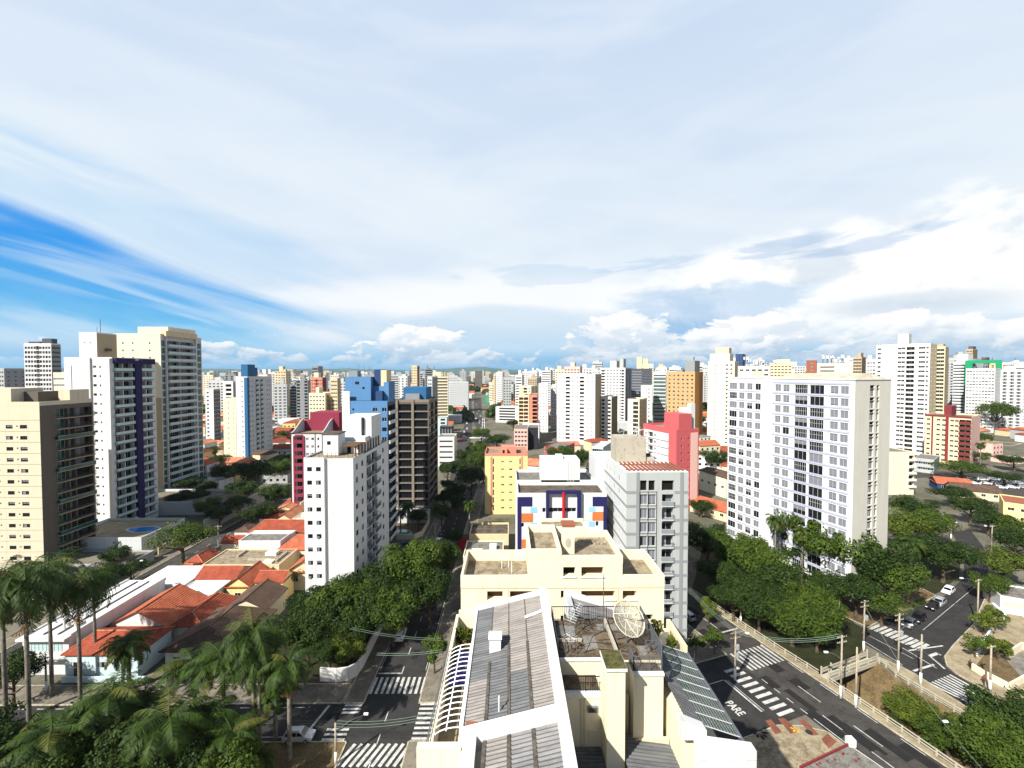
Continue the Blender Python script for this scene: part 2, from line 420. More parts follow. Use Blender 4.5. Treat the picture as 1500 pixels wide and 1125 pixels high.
M['grass'] = groundmat('grass', rgb(54, 70, 26), rgb(36, 52, 18), .4, 6.0, rgb(70, 64, 38))
M['railc'] = wall('weathered pale concrete', rgb(178, 172, 154), .12, .3)
M['water'] = plain('canal water', rgb(58, 56, 44), .15, .5)
M['pool'] = plain('pool water', rgb(30, 120, 190), .08, .5)
M['pool2'] = plain('pool water green', rgb(28, 150, 140), .08, .5)
M['bark'] = groundmat('bark', rgb(98, 84, 68), rgb(66, 56, 46), 1.5, 8.0)
M['palmbark'] = groundmat('palm trunk', rgb(128, 122, 110), rgb(92, 86, 76), 1.5, 8.0)
M['deadfrond'] = groundmat('dead fronds', rgb(132, 96, 58), rgb(92, 66, 40), 1.5, 8.0)
M['leaf'] = leafmat('leaves', rgb(50, 70, 17), rgb(84, 104, 28), rgb(31, 49, 11))
M['leaf2'] = leafmat('dark leaves', rgb(34, 54, 15), rgb(58, 78, 22), rgb(21, 37, 10))
M['leaf3'] = leafmat('yellow green leaves', rgb(66, 82, 20), rgb(98, 110, 32), rgb(43, 62, 16))
M['frond'] = leafmat('palm fronds', rgb(36, 58, 16), rgb(66, 88, 24), rgb(22, 40, 11))
M['frondy'] = leafmat('yellowing fronds', rgb(74, 82, 24), rgb(100, 100, 38), rgb(42, 58, 17))
M['crownshaft'] = plain('green crownshaft', rgb(96, 124, 62), .5, .3)
M['polegrey'] = groundmat('concrete pole', rgb(176, 166, 148), rgb(140, 130, 112), 1.0, 6.0)
M['polewhite'] = plain('whitewashed pole base', rgb(236, 234, 228), .7, .2)
M['wire'] = plain('cable', rgb(40, 40, 42), .6, .2)
M['wirelight'] = plain('aluminium cable', rgb(120, 140, 124), .5, .4)
M['tyre'] = plain('tyre', rgb(22, 22, 22), .8, .2)
M['rim'] = plain('wheel rim', rgb(170, 172, 176), .35, .5, .6)
M['lamp'] = plain('headlight lens', rgb(230, 232, 236), .15, .5)
M['tail'] = plain('tail light', rgb(150, 14, 14), .25, .5)
M['carglass'] = plain('car glass', rgb(16, 18, 20), .06, .6)
for k, c in dict(silver=(176, 180, 186), white=(236, 238, 240), black=(20, 20, 22), red=(150, 24, 22), grey=(92, 96, 102), blue=(34, 62, 120)).items():
    M['car_' + k] = plain('car paint ' + k, rgb(*c), .25, .5, .15 if k in ('silver', 'grey') else 0)

# ------------------------------------------------------------------ windows and balconies (each one a part of its building)
WCACHE = {}
def window_mb(w, h, st):
    """local: x 0..w, z 0..h, wall plane of the recess at y=0, outward is -y. slots: 0 frame, 1 glass, 2 panel"""
    b = MB(); t = .05
    if st == 'p':
        b.poly([(0, 0, 0), (w, 0, 0), (w, 0, h), (0, 0, h)], 2); return b
    if st == 'o':
        b.poly([(0, 0, 0), (w, 0, 0), (w, 0, h), (0, 0, h)], 1); return b
    b.poly([(0, 0, 0), (w, 0, 0), (w, 0, h), (0, 0, h)], 1)
    fr = .06 if w < 2.5 else .08
    b.box(0, -t, 0, w, -.004, fr, 0); b.box(0, -t, h - fr, w, -.004, h, 0)
    b.box(0, -t, fr, fr, -.004, h - fr, 0); b.box(w - fr, -t, fr, w, -.004, h - fr, 0)
    if w > .8:
        nm = max(1, round(w / 1.1) - 1) if st != 'm' else max(2, round(w / .75))
        for i in range(nm):
            x = w * (i + 1) / (nm + 1); b.box(x - .025, -t, fr, x + .025, -.004, h - fr, 0)
    if st == 'm':
        b.box(fr, -t - .003, h * .55, w - fr, -.006, h * .55 + .05, 0)
    if st == 's':
        b.box(fr, -.03, h * .12, w - fr, -.006, h - fr, 2)
    if st == 'S':
        b.box(fr, -.03, fr + .01, w - fr, -.006, h - fr, 2)
    if st == 'h':
        b.box(fr, -.03, h * .5, w - fr, -.006, h - fr, 2)
    if st == 'c':
        b.box(fr, -.03, fr, w * .5, -.006, h - fr, 2)
    if st == 'C':
        b.box(w * .55, -.03, fr, w - fr, -.006, h - fr, 2)
    if st == 'a':     # air conditioner under the sash
        b.box(w * .1, -.35, 0, w * .6, -.06, h * .45, 2)
    return b
def balcony_mb(w, d, st, h=1.05):
    """slab and rail outside the wall plane y=0. slots: 0 slab, 1 rail"""
    b = MB(); b.box(0, -d, -.18, w, -.003, 0, 0)
    if st == 'solid':
        b.box(0, -d, .0, w, -d + .12, h, 1); b.box(0, -d + .12, 0, .12, -.003, h, 1); b.box(w - .12, -d + .12, 0, w, -.003, h, 1)
    elif st == 'glass':
        b.box(.02, -d + .02, .06, w - .02, -d + .05, h - .05, 1); b.box(.02, -d + .05, .06, .05, -.003, h - .05, 1); b.box(w - .05, -d + .05, .06, w - .02, -.003, h - .05, 1)
        b.box(0, -d, h - .05, w, -d + .07, h, 2); b.box(0, -d + .07, h - .05, .07, -.003, h, 2); b.box(w - .07, -d + .07, h - .05, w, -.003, h, 2)
    elif st == 'bars':
        n = max(3, int(w / .25))
        for i in range(n + 1):
            x = .03 + (w - .06) * i / n; b.box(x - .02, -d + .02, 0, x + .02, -d + .06, h - .05, 1)
        b.box(0, -d, h - .05, w, -d + .08, h, 1); b.box(0, -d + .08, h - .05, .06, -.003, h, 1); b.box(w - .06, -d + .08, h - .05, w, -.003, h, 1)
    return b

class Bld:
    """a building in its own frame: x along the front, y back from it, z up"""
    LIMIT = 100
    def __init__(s, name, label, cat, loc, rz=0.0, group=None, frame='frame', glass='glass', panel='blind', limit=100):
        s.root = thing(name, label, cat, (loc[0], loc[1], loc[2] if len(loc) > 2 else 0.0), rz, group)
        s.rz = rz; s.loc = Vector(s.root.location); s.parts = {}; s.items = []; s.wm = (frame, glass, panel); s.limit = limit
        s.rnd = random.Random(hash(label) % 9999 if False else sum(map(ord, label)))
    def mb(s, key, mats):
        if key not in s.parts: s.parts[key] = (MB(), mats if isinstance(mats, list) else [mats])
        return s.parts[key][0]
    def face(s, x, y, ang, w, z0, z1, holes, mat, key='wall', rev=.18):
        """a wall with openings; ang 0 faces -y, 90 faces +x, 180 +y, 270 -x; x, y is its left end as seen from outside"""
        b = s.mb(key, mat); a = math.radians(ang); ux, uy = math.cos(a), math.sin(a); nx, ny = uy, -ux
        def pt(u, z, d=0.0): return (x + ux * u - nx * d, y + uy * u - ny * d, z)
        holes = [h for h in holes if h[0] > -.001 and h[1] < w + .001 and h[2] > z0 - .001 and h[3] < z1 + .001]
        zs = sorted({z0, z1} | {round(h[2], 4) for h in holes} | {round(h[3], 4) for h in holes})
        for i in range(len(zs) - 1):
            za, zb = zs[i], zs[i + 1]
            if zb - za < 1e-4: continue
            zm = (za + zb) / 2
            cut = sorted((h[0], h[1]) for h in holes if h[2] < zm < h[3])
            u = 0.0
            for c0, c1 in cut + [(w, w)]:
                if c0 - u > 1e-4: b.poly([pt(u, za), pt(c0, za), pt(c0, zb), pt(u, zb)])
                u = max(u, c1)
        for h in holes:
            u0, u1, a0, a1, st = h[:5]; r = h[5] if len(h) > 5 else rev
            b.poly([pt(u0, a0), pt(u0, a0, r), pt(u0, a1, r), pt(u0, a1)]); b.poly([pt(u1, a0, r), pt(u1, a0), pt(u1, a1), pt(u1, a1, r)])
            b.poly([pt(u0, a0), pt(u1, a0), pt(u1, a0, r), pt(u0, a0, r)]); b.poly([pt(u0, a1, r), pt(u1, a1, r), pt(u1, a1), pt(u0, a1)])
            wm = h[6] if len(h) > 6 else s.wm
            s.items.append(('window', ('w', round(u1 - u0, 3), round(a1 - a0, 3), s.rnd.choice(st)) + tuple(wm), pt(u0, a0, r), a))
    def balcony(s, x, y, ang, u0, u1, z, d, st, slab, rail, h=1.05):
        a = math.radians(ang); ux, uy = math.cos(a), math.sin(a)
        s.items.append(('balcony', ('b', round(u1 - u0, 3), d, st, slab, rail, h), (x + ux * u0, y + uy * u0, z), a))
    def item(s, name, key, mbf, mats, loc, a=0.0):
        WCACHE.setdefault(key, [mbf, mats, None, None]); s.items.append((name, key, loc, a))
    def roof(s, x0, y0, x1, y1, z, mat, par=.0, parmat=None, pw=.25):
        """roof deck at height z; walls rise par above it as a parapet"""
        b = s.mb('roof', mat)
        b.box(x0 + .01, y0 + .01, z - .25, x1 - .01, y1 - .01, z)
        if par:
            p = s.mb('parapet', parmat)
            p.box(x0 - .02, y0 - .02, z + .004, x1 + .02, y0 + pw, z + par); p.box(x0 - .02, y1 - pw, z + .004, x1 + .02, y1 + .02, z + par)
            p.box(x0 - .02, y0 + pw, z + .004, x0 + pw, y1 - pw, z + par); p.box(x1 - pw, y0 + pw, z + .004, x1 + .02, y1 - pw, z + par)
    def shell(s, x0, y0, x1, y1, z0, z1, mat, holes={}, key='wall', roof='roofgrey', par=.6, mats={}, parmat=None, rev=.18):
        w, d = x1 - x0, y1 - y0
        for side, (x, y, ang, l) in dict(f=(x0, y0, 0, w), r=(x1, y0, 90, d), b=(x1, y1, 180, w), l=(x0, y1, 270, d)).items():
            mm = mats.get(side)
            s.face(x, y, ang, l, z0, z1, holes.get(side, []), M[mm] if mm else M[mat], key if not mm else ('side_wall' if mm != mat else key), rev)
        if roof: s.roof(x0, y0, x1, y1, z1, M[roof], par, M[parmat or mat])
    @staticmethod
    def entry(key):
        e = WCACHE.get(key)
        if e is None:
            if key[0] == 'w': e = [window_mb(*key[1:4]), [M[key[4]], M[key[5]] if key[3] != 'o' else M['interior'], M[key[6]]], None, None]
            else: e = [balcony_mb(key[1], key[2], key[3], key[6]), [M[key[4]], M[key[5]], M['frame']], None, None]
            WCACHE[key] = e
        return e
    def finish(s):
        for key, (b, mats) in s.parts.items():
            if b.f: b.build(key, mats, s.root)
        R = Matrix.Rotation(s.rz, 4, 'Z')
        by = {}
        for it in s.items: by.setdefault(it[0], []).append(it)
        for name, its in by.items():
            its.sort(key=lambda i: (s.loc + R @ Vector(i[2]) - Vector((0, 0, EYE))).length)
            for nm, key, loc, a in its[:s.limit]:
                e = s.entry(key)
                if e[2] is None: e[2] = e[0].mesh(nm, e[1])
                o = link(nm, e[2], s.root); o.location = loc; o.rotation_euler = (0, 0, a)
            rest = its[s.limit:]
            if rest:
                b = MB(); mats = []; idx = {}
                for nm, key, loc, a in rest:
                    e = s.entry(key); mo = []
                    for mt in e[1]:
                        if mt.name not in idx: idx[mt.name] = len(mats); mats.append(mt)
                        mo.append(idx[mt.name])
                    Mx = Matrix.Translation(loc) @ Matrix.Rotation(a, 4, 'Z'); base = len(b.v)
                    b.v += [tuple(Mx @ Vector(p)) for p in e[0].v]; b.f += [tuple(base + i for i in f) for f in e[0].f]; b.m += [mo[k] for k in e[0].m]
                o = b.build(name, mats, s.root); o['kind'] = 'stuff'
        return s.root
def grid(cols, rows, st, rev=None):
    return [(a, b, c, d, st) + ((rev,) if rev else ()) for c, d in rows for a, b in cols]
def rows(z0, dz, n, lo, hi): return [(z0 + dz * i + lo, z0 + dz * i + hi) for i in range(n)]
def cols(u0, u1, n, w):
    """n openings of width w evenly spread between u0 and u1"""
    p = (u1 - u0) / n
    return [(u0 + p * (i + .5) - w / 2, u0 + p * (i + .5) + w / 2) for i in range(n)]
# ------------------------------------------------------------------ ground, canal, roads
CO = Vector((56.1, 77.5)); CD = Vector((-.328, .945)).normalized(); CN = Vector((CD.y, -CD.x))
def cs(s, n, z=0.0):
    """canal avenue frame: s along it away from the viewpoint, n to its right, 0 at the canal's near railing"""
    p = CO + CD * s + CN * n; return (p.x, p.y, z)
def g2(u, v, z=0.0): p = G(u, v); return (p.x, p.y, z)
WEST = [g2(*p)[:2] for p in ((1178, 974), (1207, 995), (1260, 1032), (1321, 1073), (1400, 1128), (1490, 1190))]
EAST = [g2(*p)[:2] for p in ((1258, 950), (1288, 972), (1312, 992), (1427, 1060), (1520, 1115), (1640, 1190))]
def build_ground():
    S = 5000.0
    outer = [Vector((-S, -400, 0)), Vector((S, -400, 0)), Vector((S, 9000, 0)), Vector((-S, 9000, 0))]
    hole = [Vector((p[0], p[1], 0)) for p in WEST] + [Vector((p[0], p[1], 0)) for p in reversed(EAST)]
    allv = outer + hole; b = MB()
    for t in tessellate_polygon([outer, hole]):
        q = [allv[i] for i in t]
        if (q[1] - q[0]).cross(q[2] - q[0]).z < 0: q.reverse()
        b.poly([(p.x, p.y, 0) for p in q])
    struct('ground', b, M['city'])
    wl, bk, wt = MB(), MB(), MB()
    def lerp(a, c, t): return (a[0] + (c[0] - a[0]) * t, a[1] + (c[1] - a[1]) * t)
    for i in range(len(WEST) - 1):
        w0, w1, e0, e1 = WEST[i], WEST[i + 1], EAST[i], EAST[i + 1]
        A0, A1 = lerp(w0, e0, .08), lerp(w1, e1, .08); B0, B1 = lerp(w0, e0, .42), lerp(w1, e1, .42); D0, D1 = lerp(w0, e0, .93), lerp(w1, e1, .93)
        Z = lambda p, z: (p[0], p[1], z)
        wl.poly([Z(w0, 0), Z(w1, 0), Z(A1, -4.6), Z(A0, -4.6)])
        wt.poly([Z(A0, -4.4), Z(A1, -4.4), Z(B1, -4.4), Z(B0, -4.4)])
        n = 8
        for k in range(n):
            for j in range(10):
                def bp(ti, tk):
                    p0, p1 = lerp(B0, B1, ti), lerp(e0, e1, ti); p = lerp(p0, p1, tk)
                    z = -4.5 * (1 - tk) ** .8 + noise.noise(Vector((p[0] * .5, p[1] * .5, 0))) * .5 * math.sin(pi * tk)
                    return (p[0], p[1], min(z, 0))
                bk.poly([bp(j / 10, k / n), bp(j / 10, (k + 1) / n), bp((j + 1) / 10, (k + 1) / n), bp((j + 1) / 10, k / n)])
    struct('canal_wall', wl, M['concrete']); struct('canal_bank', bk, M['earth']); struct('canal_water', wt, M['water'])
build_ground()

def flat(name, pts, z, mat):
    b = MB(); vs = [Vector((p[0], p[1], 0)) for p in pts]
    for t in tessellate_polygon([vs]):
        q = [vs[i] for i in t]
        if (q[1] - q[0]).cross(q[2] - q[0]).z < 0: q.reverse()
        b.poly([(p.x, p.y, z) for p in q])
    return struct(name, b, mat)
def slab(name, pts, z, mat, side='kerb'):
    """a raised pavement with its kerb"""
    b = MB(); vs = [Vector((p[0], p[1], 0)) for p in pts]
    for t in tessellate_polygon([vs]):
        q = [vs[i] for i in t]
        if (q[1] - q[0]).cross(q[2] - q[0]).z < 0: q.reverse()
        b.poly([(p.x, p.y, z) for p in q])
    area = sum(vs[i].x * vs[(i + 1) % len(vs)].y - vs[(i + 1) % len(vs)].x * vs[i].y for i in range(len(vs)))
    if area < 0: vs.reverse()
    for i in range(len(vs)):
        p, q = vs[i], vs[(i + 1) % len(vs)]
        b.poly([(p.x, p.y, .001), (q.x, q.y, .001), (q.x, q.y, z), (p.x, p.y, z)], 1)
        d = (q - p).normalized(); nrm = Vector((-d.y, d.x, 0)) * .18
        b.poly([(p.x, p.y, z + .003), (q.x, q.y, z + .003), (q.x + nrm.x, q.y + nrm.y, z + .003), (p.x + nrm.x, p.y + nrm.y, z + .003)], 1)
    return struct(name, b, [mat, M[side]])
def px(*ps): return [g2(*p) for p in ps]
def rect(x0, y0, x1, y1): return [(x0, y0), (x1, y0), (x1, y1), (x0, y1)]
RZ, MZ = .006, .014
# streets on the left
flat('road', rect(-24, 30, -15, 215), RZ, M['asphalt'])
flat('road', rect(-400, 62.7, -24.001, 70), RZ, M['asphalt'])
flat('road', rect(-14.999, 62.7, 8, 70), RZ, M['asphalt'])
flat('road', rect(-99.5, 70.001, -91.5, 330), RZ, M['asphalt2'])
# canal avenue, near carriageway, and the side street that meets it
flat('road', [cs(-70, -11.4), cs(-70, -1.9), cs(80, -1.9), cs(80, -11.4)], RZ, M['asphalt2'])
flat('road', [cs(-7, -42), cs(-7, -11.401), cs(8.5, -11.401), cs(8.5, -20), cs(6, -42)], RZ, M['asphalt'])
# far carriageway and the road that climbs to the right
RR = px((1150, 868), (1190, 886), (1262, 918), (1353, 955), (1400, 988), (1478, 1034), (1560, 1080), (1560, 1110), (1470, 1066), (1400, 1024), (1338, 985), (1290, 957), (1203, 907), (1150, 877))
flat('road', RR, RZ, M['asphalt'])
SR = px((1393, 779), (1421, 776), (1440, 800), (1447, 820), (1447, 865), (1425, 914), (1395, 945), (1382, 962), (1386, 976), (1398, 986.4), (1353, 954.6), (1274, 922.8), (1300, 906), (1345, 890), (1385, 872), (1412, 846), (1412, 812))
flat('road', SR, RZ + .004, M['asphalt'])
# avenue in the distance
flat('road', px((650, 742), (672, 742), (691, 640), (692, 620), (690.5, 582), (682, 582), (681, 620), (670, 652)), RZ + .005, M['asphalt2'])
flat('road', px((694, 582), (705, 582), (707, 622), (724, 650), (742, 705), (730, 708), (712, 652), (695, 622)), RZ, M['asphalt2'])
flat('road', px((1299, 700), (1500, 700), (1500, 692), (1299, 690)), RZ, M['asphalt2'])
# pavements
slab('pavement', rect(-27.5, 70, -24, 200), .14, M['pave_grey'])
slab('pavement', rect(-15, 70, -11.2, 200), .14, M['pave_grey'])
slab('pavement', rect(-15, 20, -8, 62.7), .14, M['pave_grey'])
slab('pavement', rect(-90.8, 70, -27.6, 74.6), .14, M['pave_grey'])
slab('pavement', rect(-200, 57.5, -24, 62.7), .14, M['earth'])
slab('pavement', rect(-91.5, 74.7, -88.6, 330), .14, M['pave_grey'])
slab('pavement', rect(-103, 74.7, -99.5, 330), .14, M['pave_grey'])
slab('pavement', [cs(-70, -1.9), cs(-70, -.05), cs(90, -.05), cs(90, -1.9)], .14, M['pave'])
slab('pavement', [cs(8.5, -11.4), cs(12, -11.4), cs(80, -11.4), cs(80, -15), cs(12, -16), cs(8.5, -20)], .14, M['pave_grey'])
corner = [cs(-7, -19), cs(-7, -17.5), cs(-8.4, -14), cs(-10.5, -11.4), cs(-60, -11.4), cs(-60, -30), cs(-7, -30)]
slab('pavement', corner, .14, M['pave'])
for q in (((1121, 1057), (1129, 1055), (1146, 1074), (1136, 1077)), ((1139, 1054), (1149, 1053), (1170, 1073), (1158, 1076)), ((1170, 1056), (1178, 1055), (1200, 1078), (1189, 1079)), ((1203, 1084), (1212, 1076), (1226, 1088), (1214, 1098))):
    flat('pavement_band', px(*q), .150, M['pave_red'])
RS = px((1447, 865), (1478, 868), (1500, 905), (1560, 960), (1560, 1078), (1478, 1032.5), (1400, 986.5), (1386, 974), (1383, 962), (1396, 945), (1426, 914))
slab('pavement', RS, .14, M['pave'])
WR = px((1120, 862), (1160, 868), (1262, 915), (1272, 920), (1300, 903), (1345, 887), (1372, 873), (1350, 862), (1250, 880), (1180, 850))
slab('verge', WR, .12, M['earth'])
slab('pavement', px((1286, 962), (1338, 986), (1400, 1026), (1470, 1069), (1545, 1112), (1520, 1114), (1430, 1060), (1314, 991), (1300, 978), (1283, 966)), .14, M['pave'])
flat('grass', px((1340, 893), (1358, 884), (1352, 876), (1330, 884)), .13, M['grass'])['kind'] = 'stuff'
flat('grass', px((1013, 800), (1062, 765), (1062, 790), (1030, 812)), .02, M['shade_ground'])['kind'] = 'stuff'
flat('park_ground', px((1030, 800), (1065, 790), (1130, 810), (1215, 880), (1262, 922), (1268, 950), (1202, 985), (1150, 955), (1092, 917), (1040, 882), (1014, 862)), .02, M['shade_ground'])['kind'] = 'stuff'
flat('park_ground', px((1200, 820), (1300, 810), (1380, 800), (1408, 812), (1405, 845), (1375, 868), (1345, 880), (1262, 905), (1200, 870)), .03, M['shade_ground'])['kind'] = 'stuff'
def patches():
    r = random.Random(12); b = MB()
    for i in range(46):
        if i % 2: s, n = r.uniform(-40, 40), r.uniform(-10.5, -3); c = Vector(cs(s, n)[:2]); d = CD
        else: c = Vector((r.uniform(-23, -16), r.uniform(64, 150))) if i % 4 else Vector((r.uniform(-90, -26), r.uniform(63.5, 69.5))); d = Vector((0, 1)) if i % 4 else Vector((1, 0))
        nn = Vector((-d.y, d.x)); L, W_ = r.uniform(.6, 3.5), r.uniform(.4, 1.1)
        b.poly([(p.x, p.y, .0108 + i * .00006) for p in (c - d * L - nn * W_, c + d * L - nn * W_, c + d * L + nn * W_, c - d * L + nn * W_)][::1 if d.x * nn.y - d.y * nn.x > 0 else -1])
    struct('asphalt_patch', b, M['patch'])
M['patch'] = groundmat('tar patch', rgb(40, 39, 39), rgb(33, 32, 32), .8, 6)
patches()
# painted markings
def stripe(a, c, w, mb, z=MZ):
    a, c = Vector(a[:2]), Vector(c[:2]); t = (c - a).normalized(); nn = Vector((t.y, -t.x)) * w / 2
    mb.poly([(*(a - nn), z), (*(a + nn), z), (*(c + nn), z), (*(c - nn), z)])
def marking(name, segs, w=.15, z=MZ, mat='paint'):
    b = MB()
    for s in segs:
        a, c = s[0], s[1]; ww = s[2] if len(s) > 2 else w
        stripe(a, c, ww, b, z)
    # faces must look up
    for k, f in enumerate(b.f):
        q = [Vector(b.v[i]) for i in f]
        if (q[1] - q[0]).cross(q[2] - q[0]).z < 0: b.f[k] = tuple(reversed(f))
    return struct(name, b, M[mat])
def dashes(a, c, on, off):
    a, c = Vector(a[:2]), Vector(c[:2]); L = (c - a).length; t = (c - a) / L; k = 0.0; out = []
    while k + on <= L: out.append((a + t * k, a + t * (k + on))); k += on + off
    return out
marking('zebra_crossing', [((-23.7 + i * .97, 72.2), (-23.7 + i * .97, 76.2), .48) for i in range(10)])
marking('zebra_crossing', [((-24.2 + i * 1.02, 58.6), (-22.7 + i * 1.02, 62.3), .5) for i in range(10)])
marking('zebra_crossing', [((-14.6, 63.2 + i * .95), (-11.4, 63.2 + i * .95), .45) for i in range(8)])
marking('zebra_crossing', [((-28.0, 63.1 + i * .9), (-24.6, 63.1 + i * .9), .42) for i in range(3)] + [((-27.0, 68.2 + i * .75), (-24.2, 68.2 + i * .75), .4) for i in range(3)])
marking('lane_marking', dashes((-19.5, 77), (-19.5, 200), 2, 3.5) + dashes((-19.5, 40), (-19.5, 71), 2, 2.4) + [((-23.7, 78), (-23.7, 190), .1), ((-15.3, 78), (-15.3, 190), .1), ((-23.8, 77.2), (-19.6, 77.2), .3)])
marking('lane_marking', dashes((-400, 66.3), (-60, 66.3), 2, 3) + [((-75, 63.6), (-31, 63.6), .12), ((-31, 63.4), (-29.6, 69.7), .4)] + dashes((-80, 69.3), (-31, 69.3), 1.6, 1.4))
marking('lane_marking', dashes((-95.5, 75), (-95.5, 320), 2, 3) + [((-92, 78), (-92, 300), .12)])
marking('zebra_crossing', [(cs(3.6, -10.5 + i * .98), cs(8.6, -10.5 + i * .98), .46) for i in range(9)])
marking('zebra_crossing', [(cs(5.0 - i * 1.32, -15.6), cs(5.0 - i * 1.32, -12.3), .62) for i in range(9)])
marking('lane_marking', [(cs(3.4, -17.4), cs(-4.2, -17.4), .3), (cs(3.2, -16.9), cs(-4.2, -16.9), .12), (cs(3.5, -17.6), cs(3.5, -24), .14), (cs(14.5, -10.8), cs(14.5, -2.3), .4), (cs(-60, -10.9), cs(-8, -10.9), .14)]
        + dashes(cs(-60, -2.3), cs(75, -2.3), 3, 3) + dashes(cs(-60, -6.4), cs(2, -6.4), 4, 5) + dashes(cs(-60, -8.9), cs(-4, -8.9), 3, 4) + dashes(cs(16, -6.4), cs(75, -6.4), 4, 5) + dashes(cs(-7, -10.9), cs(3, -10.9), 1.2, 1.2))
marking('zebra_crossing', [(g2(1361 + i * 4.3, 1000.5 - i * 1.75), g2(1443 + i * 3.6, 1041 - i * 1.5), .42) for i in range(8)])
marking('zebra_crossing', [(g2(1274.5 + i * 7.6, 921.5 + i * 3.35), g2(1291 + i * 7.6, 915 + i * 3.2), .6) for i in range(10)], z=.018)
marking('lane_marking', [(g2(1195, 896), g2(1322, 974), .14), (g2(1195, 891), g2(1338, 965), .12), (g2(1338, 983), g2(1368, 973.5), .4), (g2(1322, 949), g2(1372, 979), .18), (g2(1331, 953), g2(1381, 946), .3), (g2(1362, 961), g2(1384, 980), .3), (g2(1362, 961), g2(1374, 957), .6), (g2(1374, 957), g2(1378, 960), .3)], z=.018)
marking('lane_marking', [(g2(1352, 923), g2(1430, 858), .1)], z=.018)
def ground_text(txt, size, o, xdir, z):
    c = bpy.data.curves.new('road_lettering', 'FONT'); c.body = txt; c.size = size; c.align_x = 'LEFT'
    o_ = link('road_lettering', c); X = Vector((xdir[0], xdir[1], 0)).normalized(); Y = Vector((-X.y, X.x, 0))
    o_.matrix_world = Matrix(((X.x * .62, Y.x, 0, o[0]), (X.y * .62, Y.y, 0, o[1]), (0, 0, 1, z), (0, 0, 0, 1)))
    c.materials.append(M['paint']); c.offset = .05; o_['kind'] = 'structure'
_q = pix(cs(1.6, -21.0)); ground_text('PARE', 2.15, g2(_q[0] + 11, _q[1] + 15), (-CD.x, -CD.y), MZ)
# ------------------------------------------------------------------ buildings that stand out
def ux(u, Y): return D(u, 545, Y).x
def zt(v, Y): return D(750, v, Y).z
def fit(u0, Y0, rz, u1, u2=None, side='r'):
    """origin, width and depth of a building whose front runs from pixel column u0 (at depth Y0) to u1 and whose side face ends at u2"""
    o = Vector((ux(u0, Y0), Y0)); X = Vector((math.cos(rz), math.sin(rz))); Yd = Vector((-X.y, X.x))
    def solve(p, d, u):
        q = ray(u, 545); q = q.x / q.y
        return (q * p.y - p.x) / (d.x - q * d.y)
    w = solve(o, X, u1); dep = 14.0
    if u2 is not None: dep = solve(o + X * w if side == 'r' else o, Yd, u2)
    return o, w, dep
R72 = math.radians(-72); R45 = math.radians(-45)
GREEN = ('frame', 'glass_green', 'blind'); DARKF = ('frame_dark', 'glass', 'blind')
APT = 'apartment building'

# --- left edge: cream tower with green glazed balconies
def cream_tower():
    W_, y0, H, fl = 24.0, 115.0, 46.0, 2.95
    x0 = ux(56, y0) - W_; Dp = 14.6
    B = Bld('apartment_tower', 'cream tower cut by the left edge, green glazed balconies down its dark side', APT, (x0, y0), frame='frame_dark')
    n = 15
    r0 = H - .9 - n * fl
    fr = [(W_ - 9.0, W_ - 7.2), (W_ - 5.3, W_ - 3.4), (W_ - 13.5, W_ - 11.8), (W_ - 19, W_ - 17)]
    fr2 = [(W_ - 6.25, W_ - 5.85), (W_ - 11.2, W_ - 10.8)]
    f = grid(fr, rows(r0, fl, n - 1, .75, 1.75), 'dwdhc') + grid(fr2, rows(r0, fl, n - 1, 1.2, 1.6), 'o')
    sd = []
    for z0, z1 in rows(r0, fl, n, .25, 2.65):
        sd += [(3.9, 7.3, z0, z1, 'dd', 1.1, GREEN), (7.7, 9.1, z0, z1, 'cCS', 1.1), (9.4, 14.2, z0, z1, 'dco', 1.1)]
    B.shell(0, 0, W_, Dp, 0, H, 'stone', {'f': f, 'r': sd}, roof='roofwarm', par=1.1, mats={'r': 'taupe'})  # right face in taupe: its shade is put into the wall colour
    for i in range(n):
        z = r0 + fl * i + .1
        B.balcony(0 + W_, 0, 90, 3.7, 14.4, z, .9, 'bars' if i % 3 else 'glass', 'tan', 'blacksteel' if i % 3 else 'glass_green')
        p = B.mb('string_course', M['tan']); p.box(0, -.05, z - .05, W_ - .02, -.003, z + .04)
    B.mb('wall', M['cream2'])
    p = B.mb('penthouse', M['stone']); p.box(0, 1.0, H + .3, W_ - 8.5, 9, H + 4.6); p.box(W_ - 3.2, 8, H + .3, W_ + .0, 13.6, H + 4.0)
    p = B.mb('roof_terrace', M['taupe']); p.box(W_ - 8.4, 4, H + .3, W_ - 4.6, 9.5, H + 3.6)
    B.finish()
cream_tower()

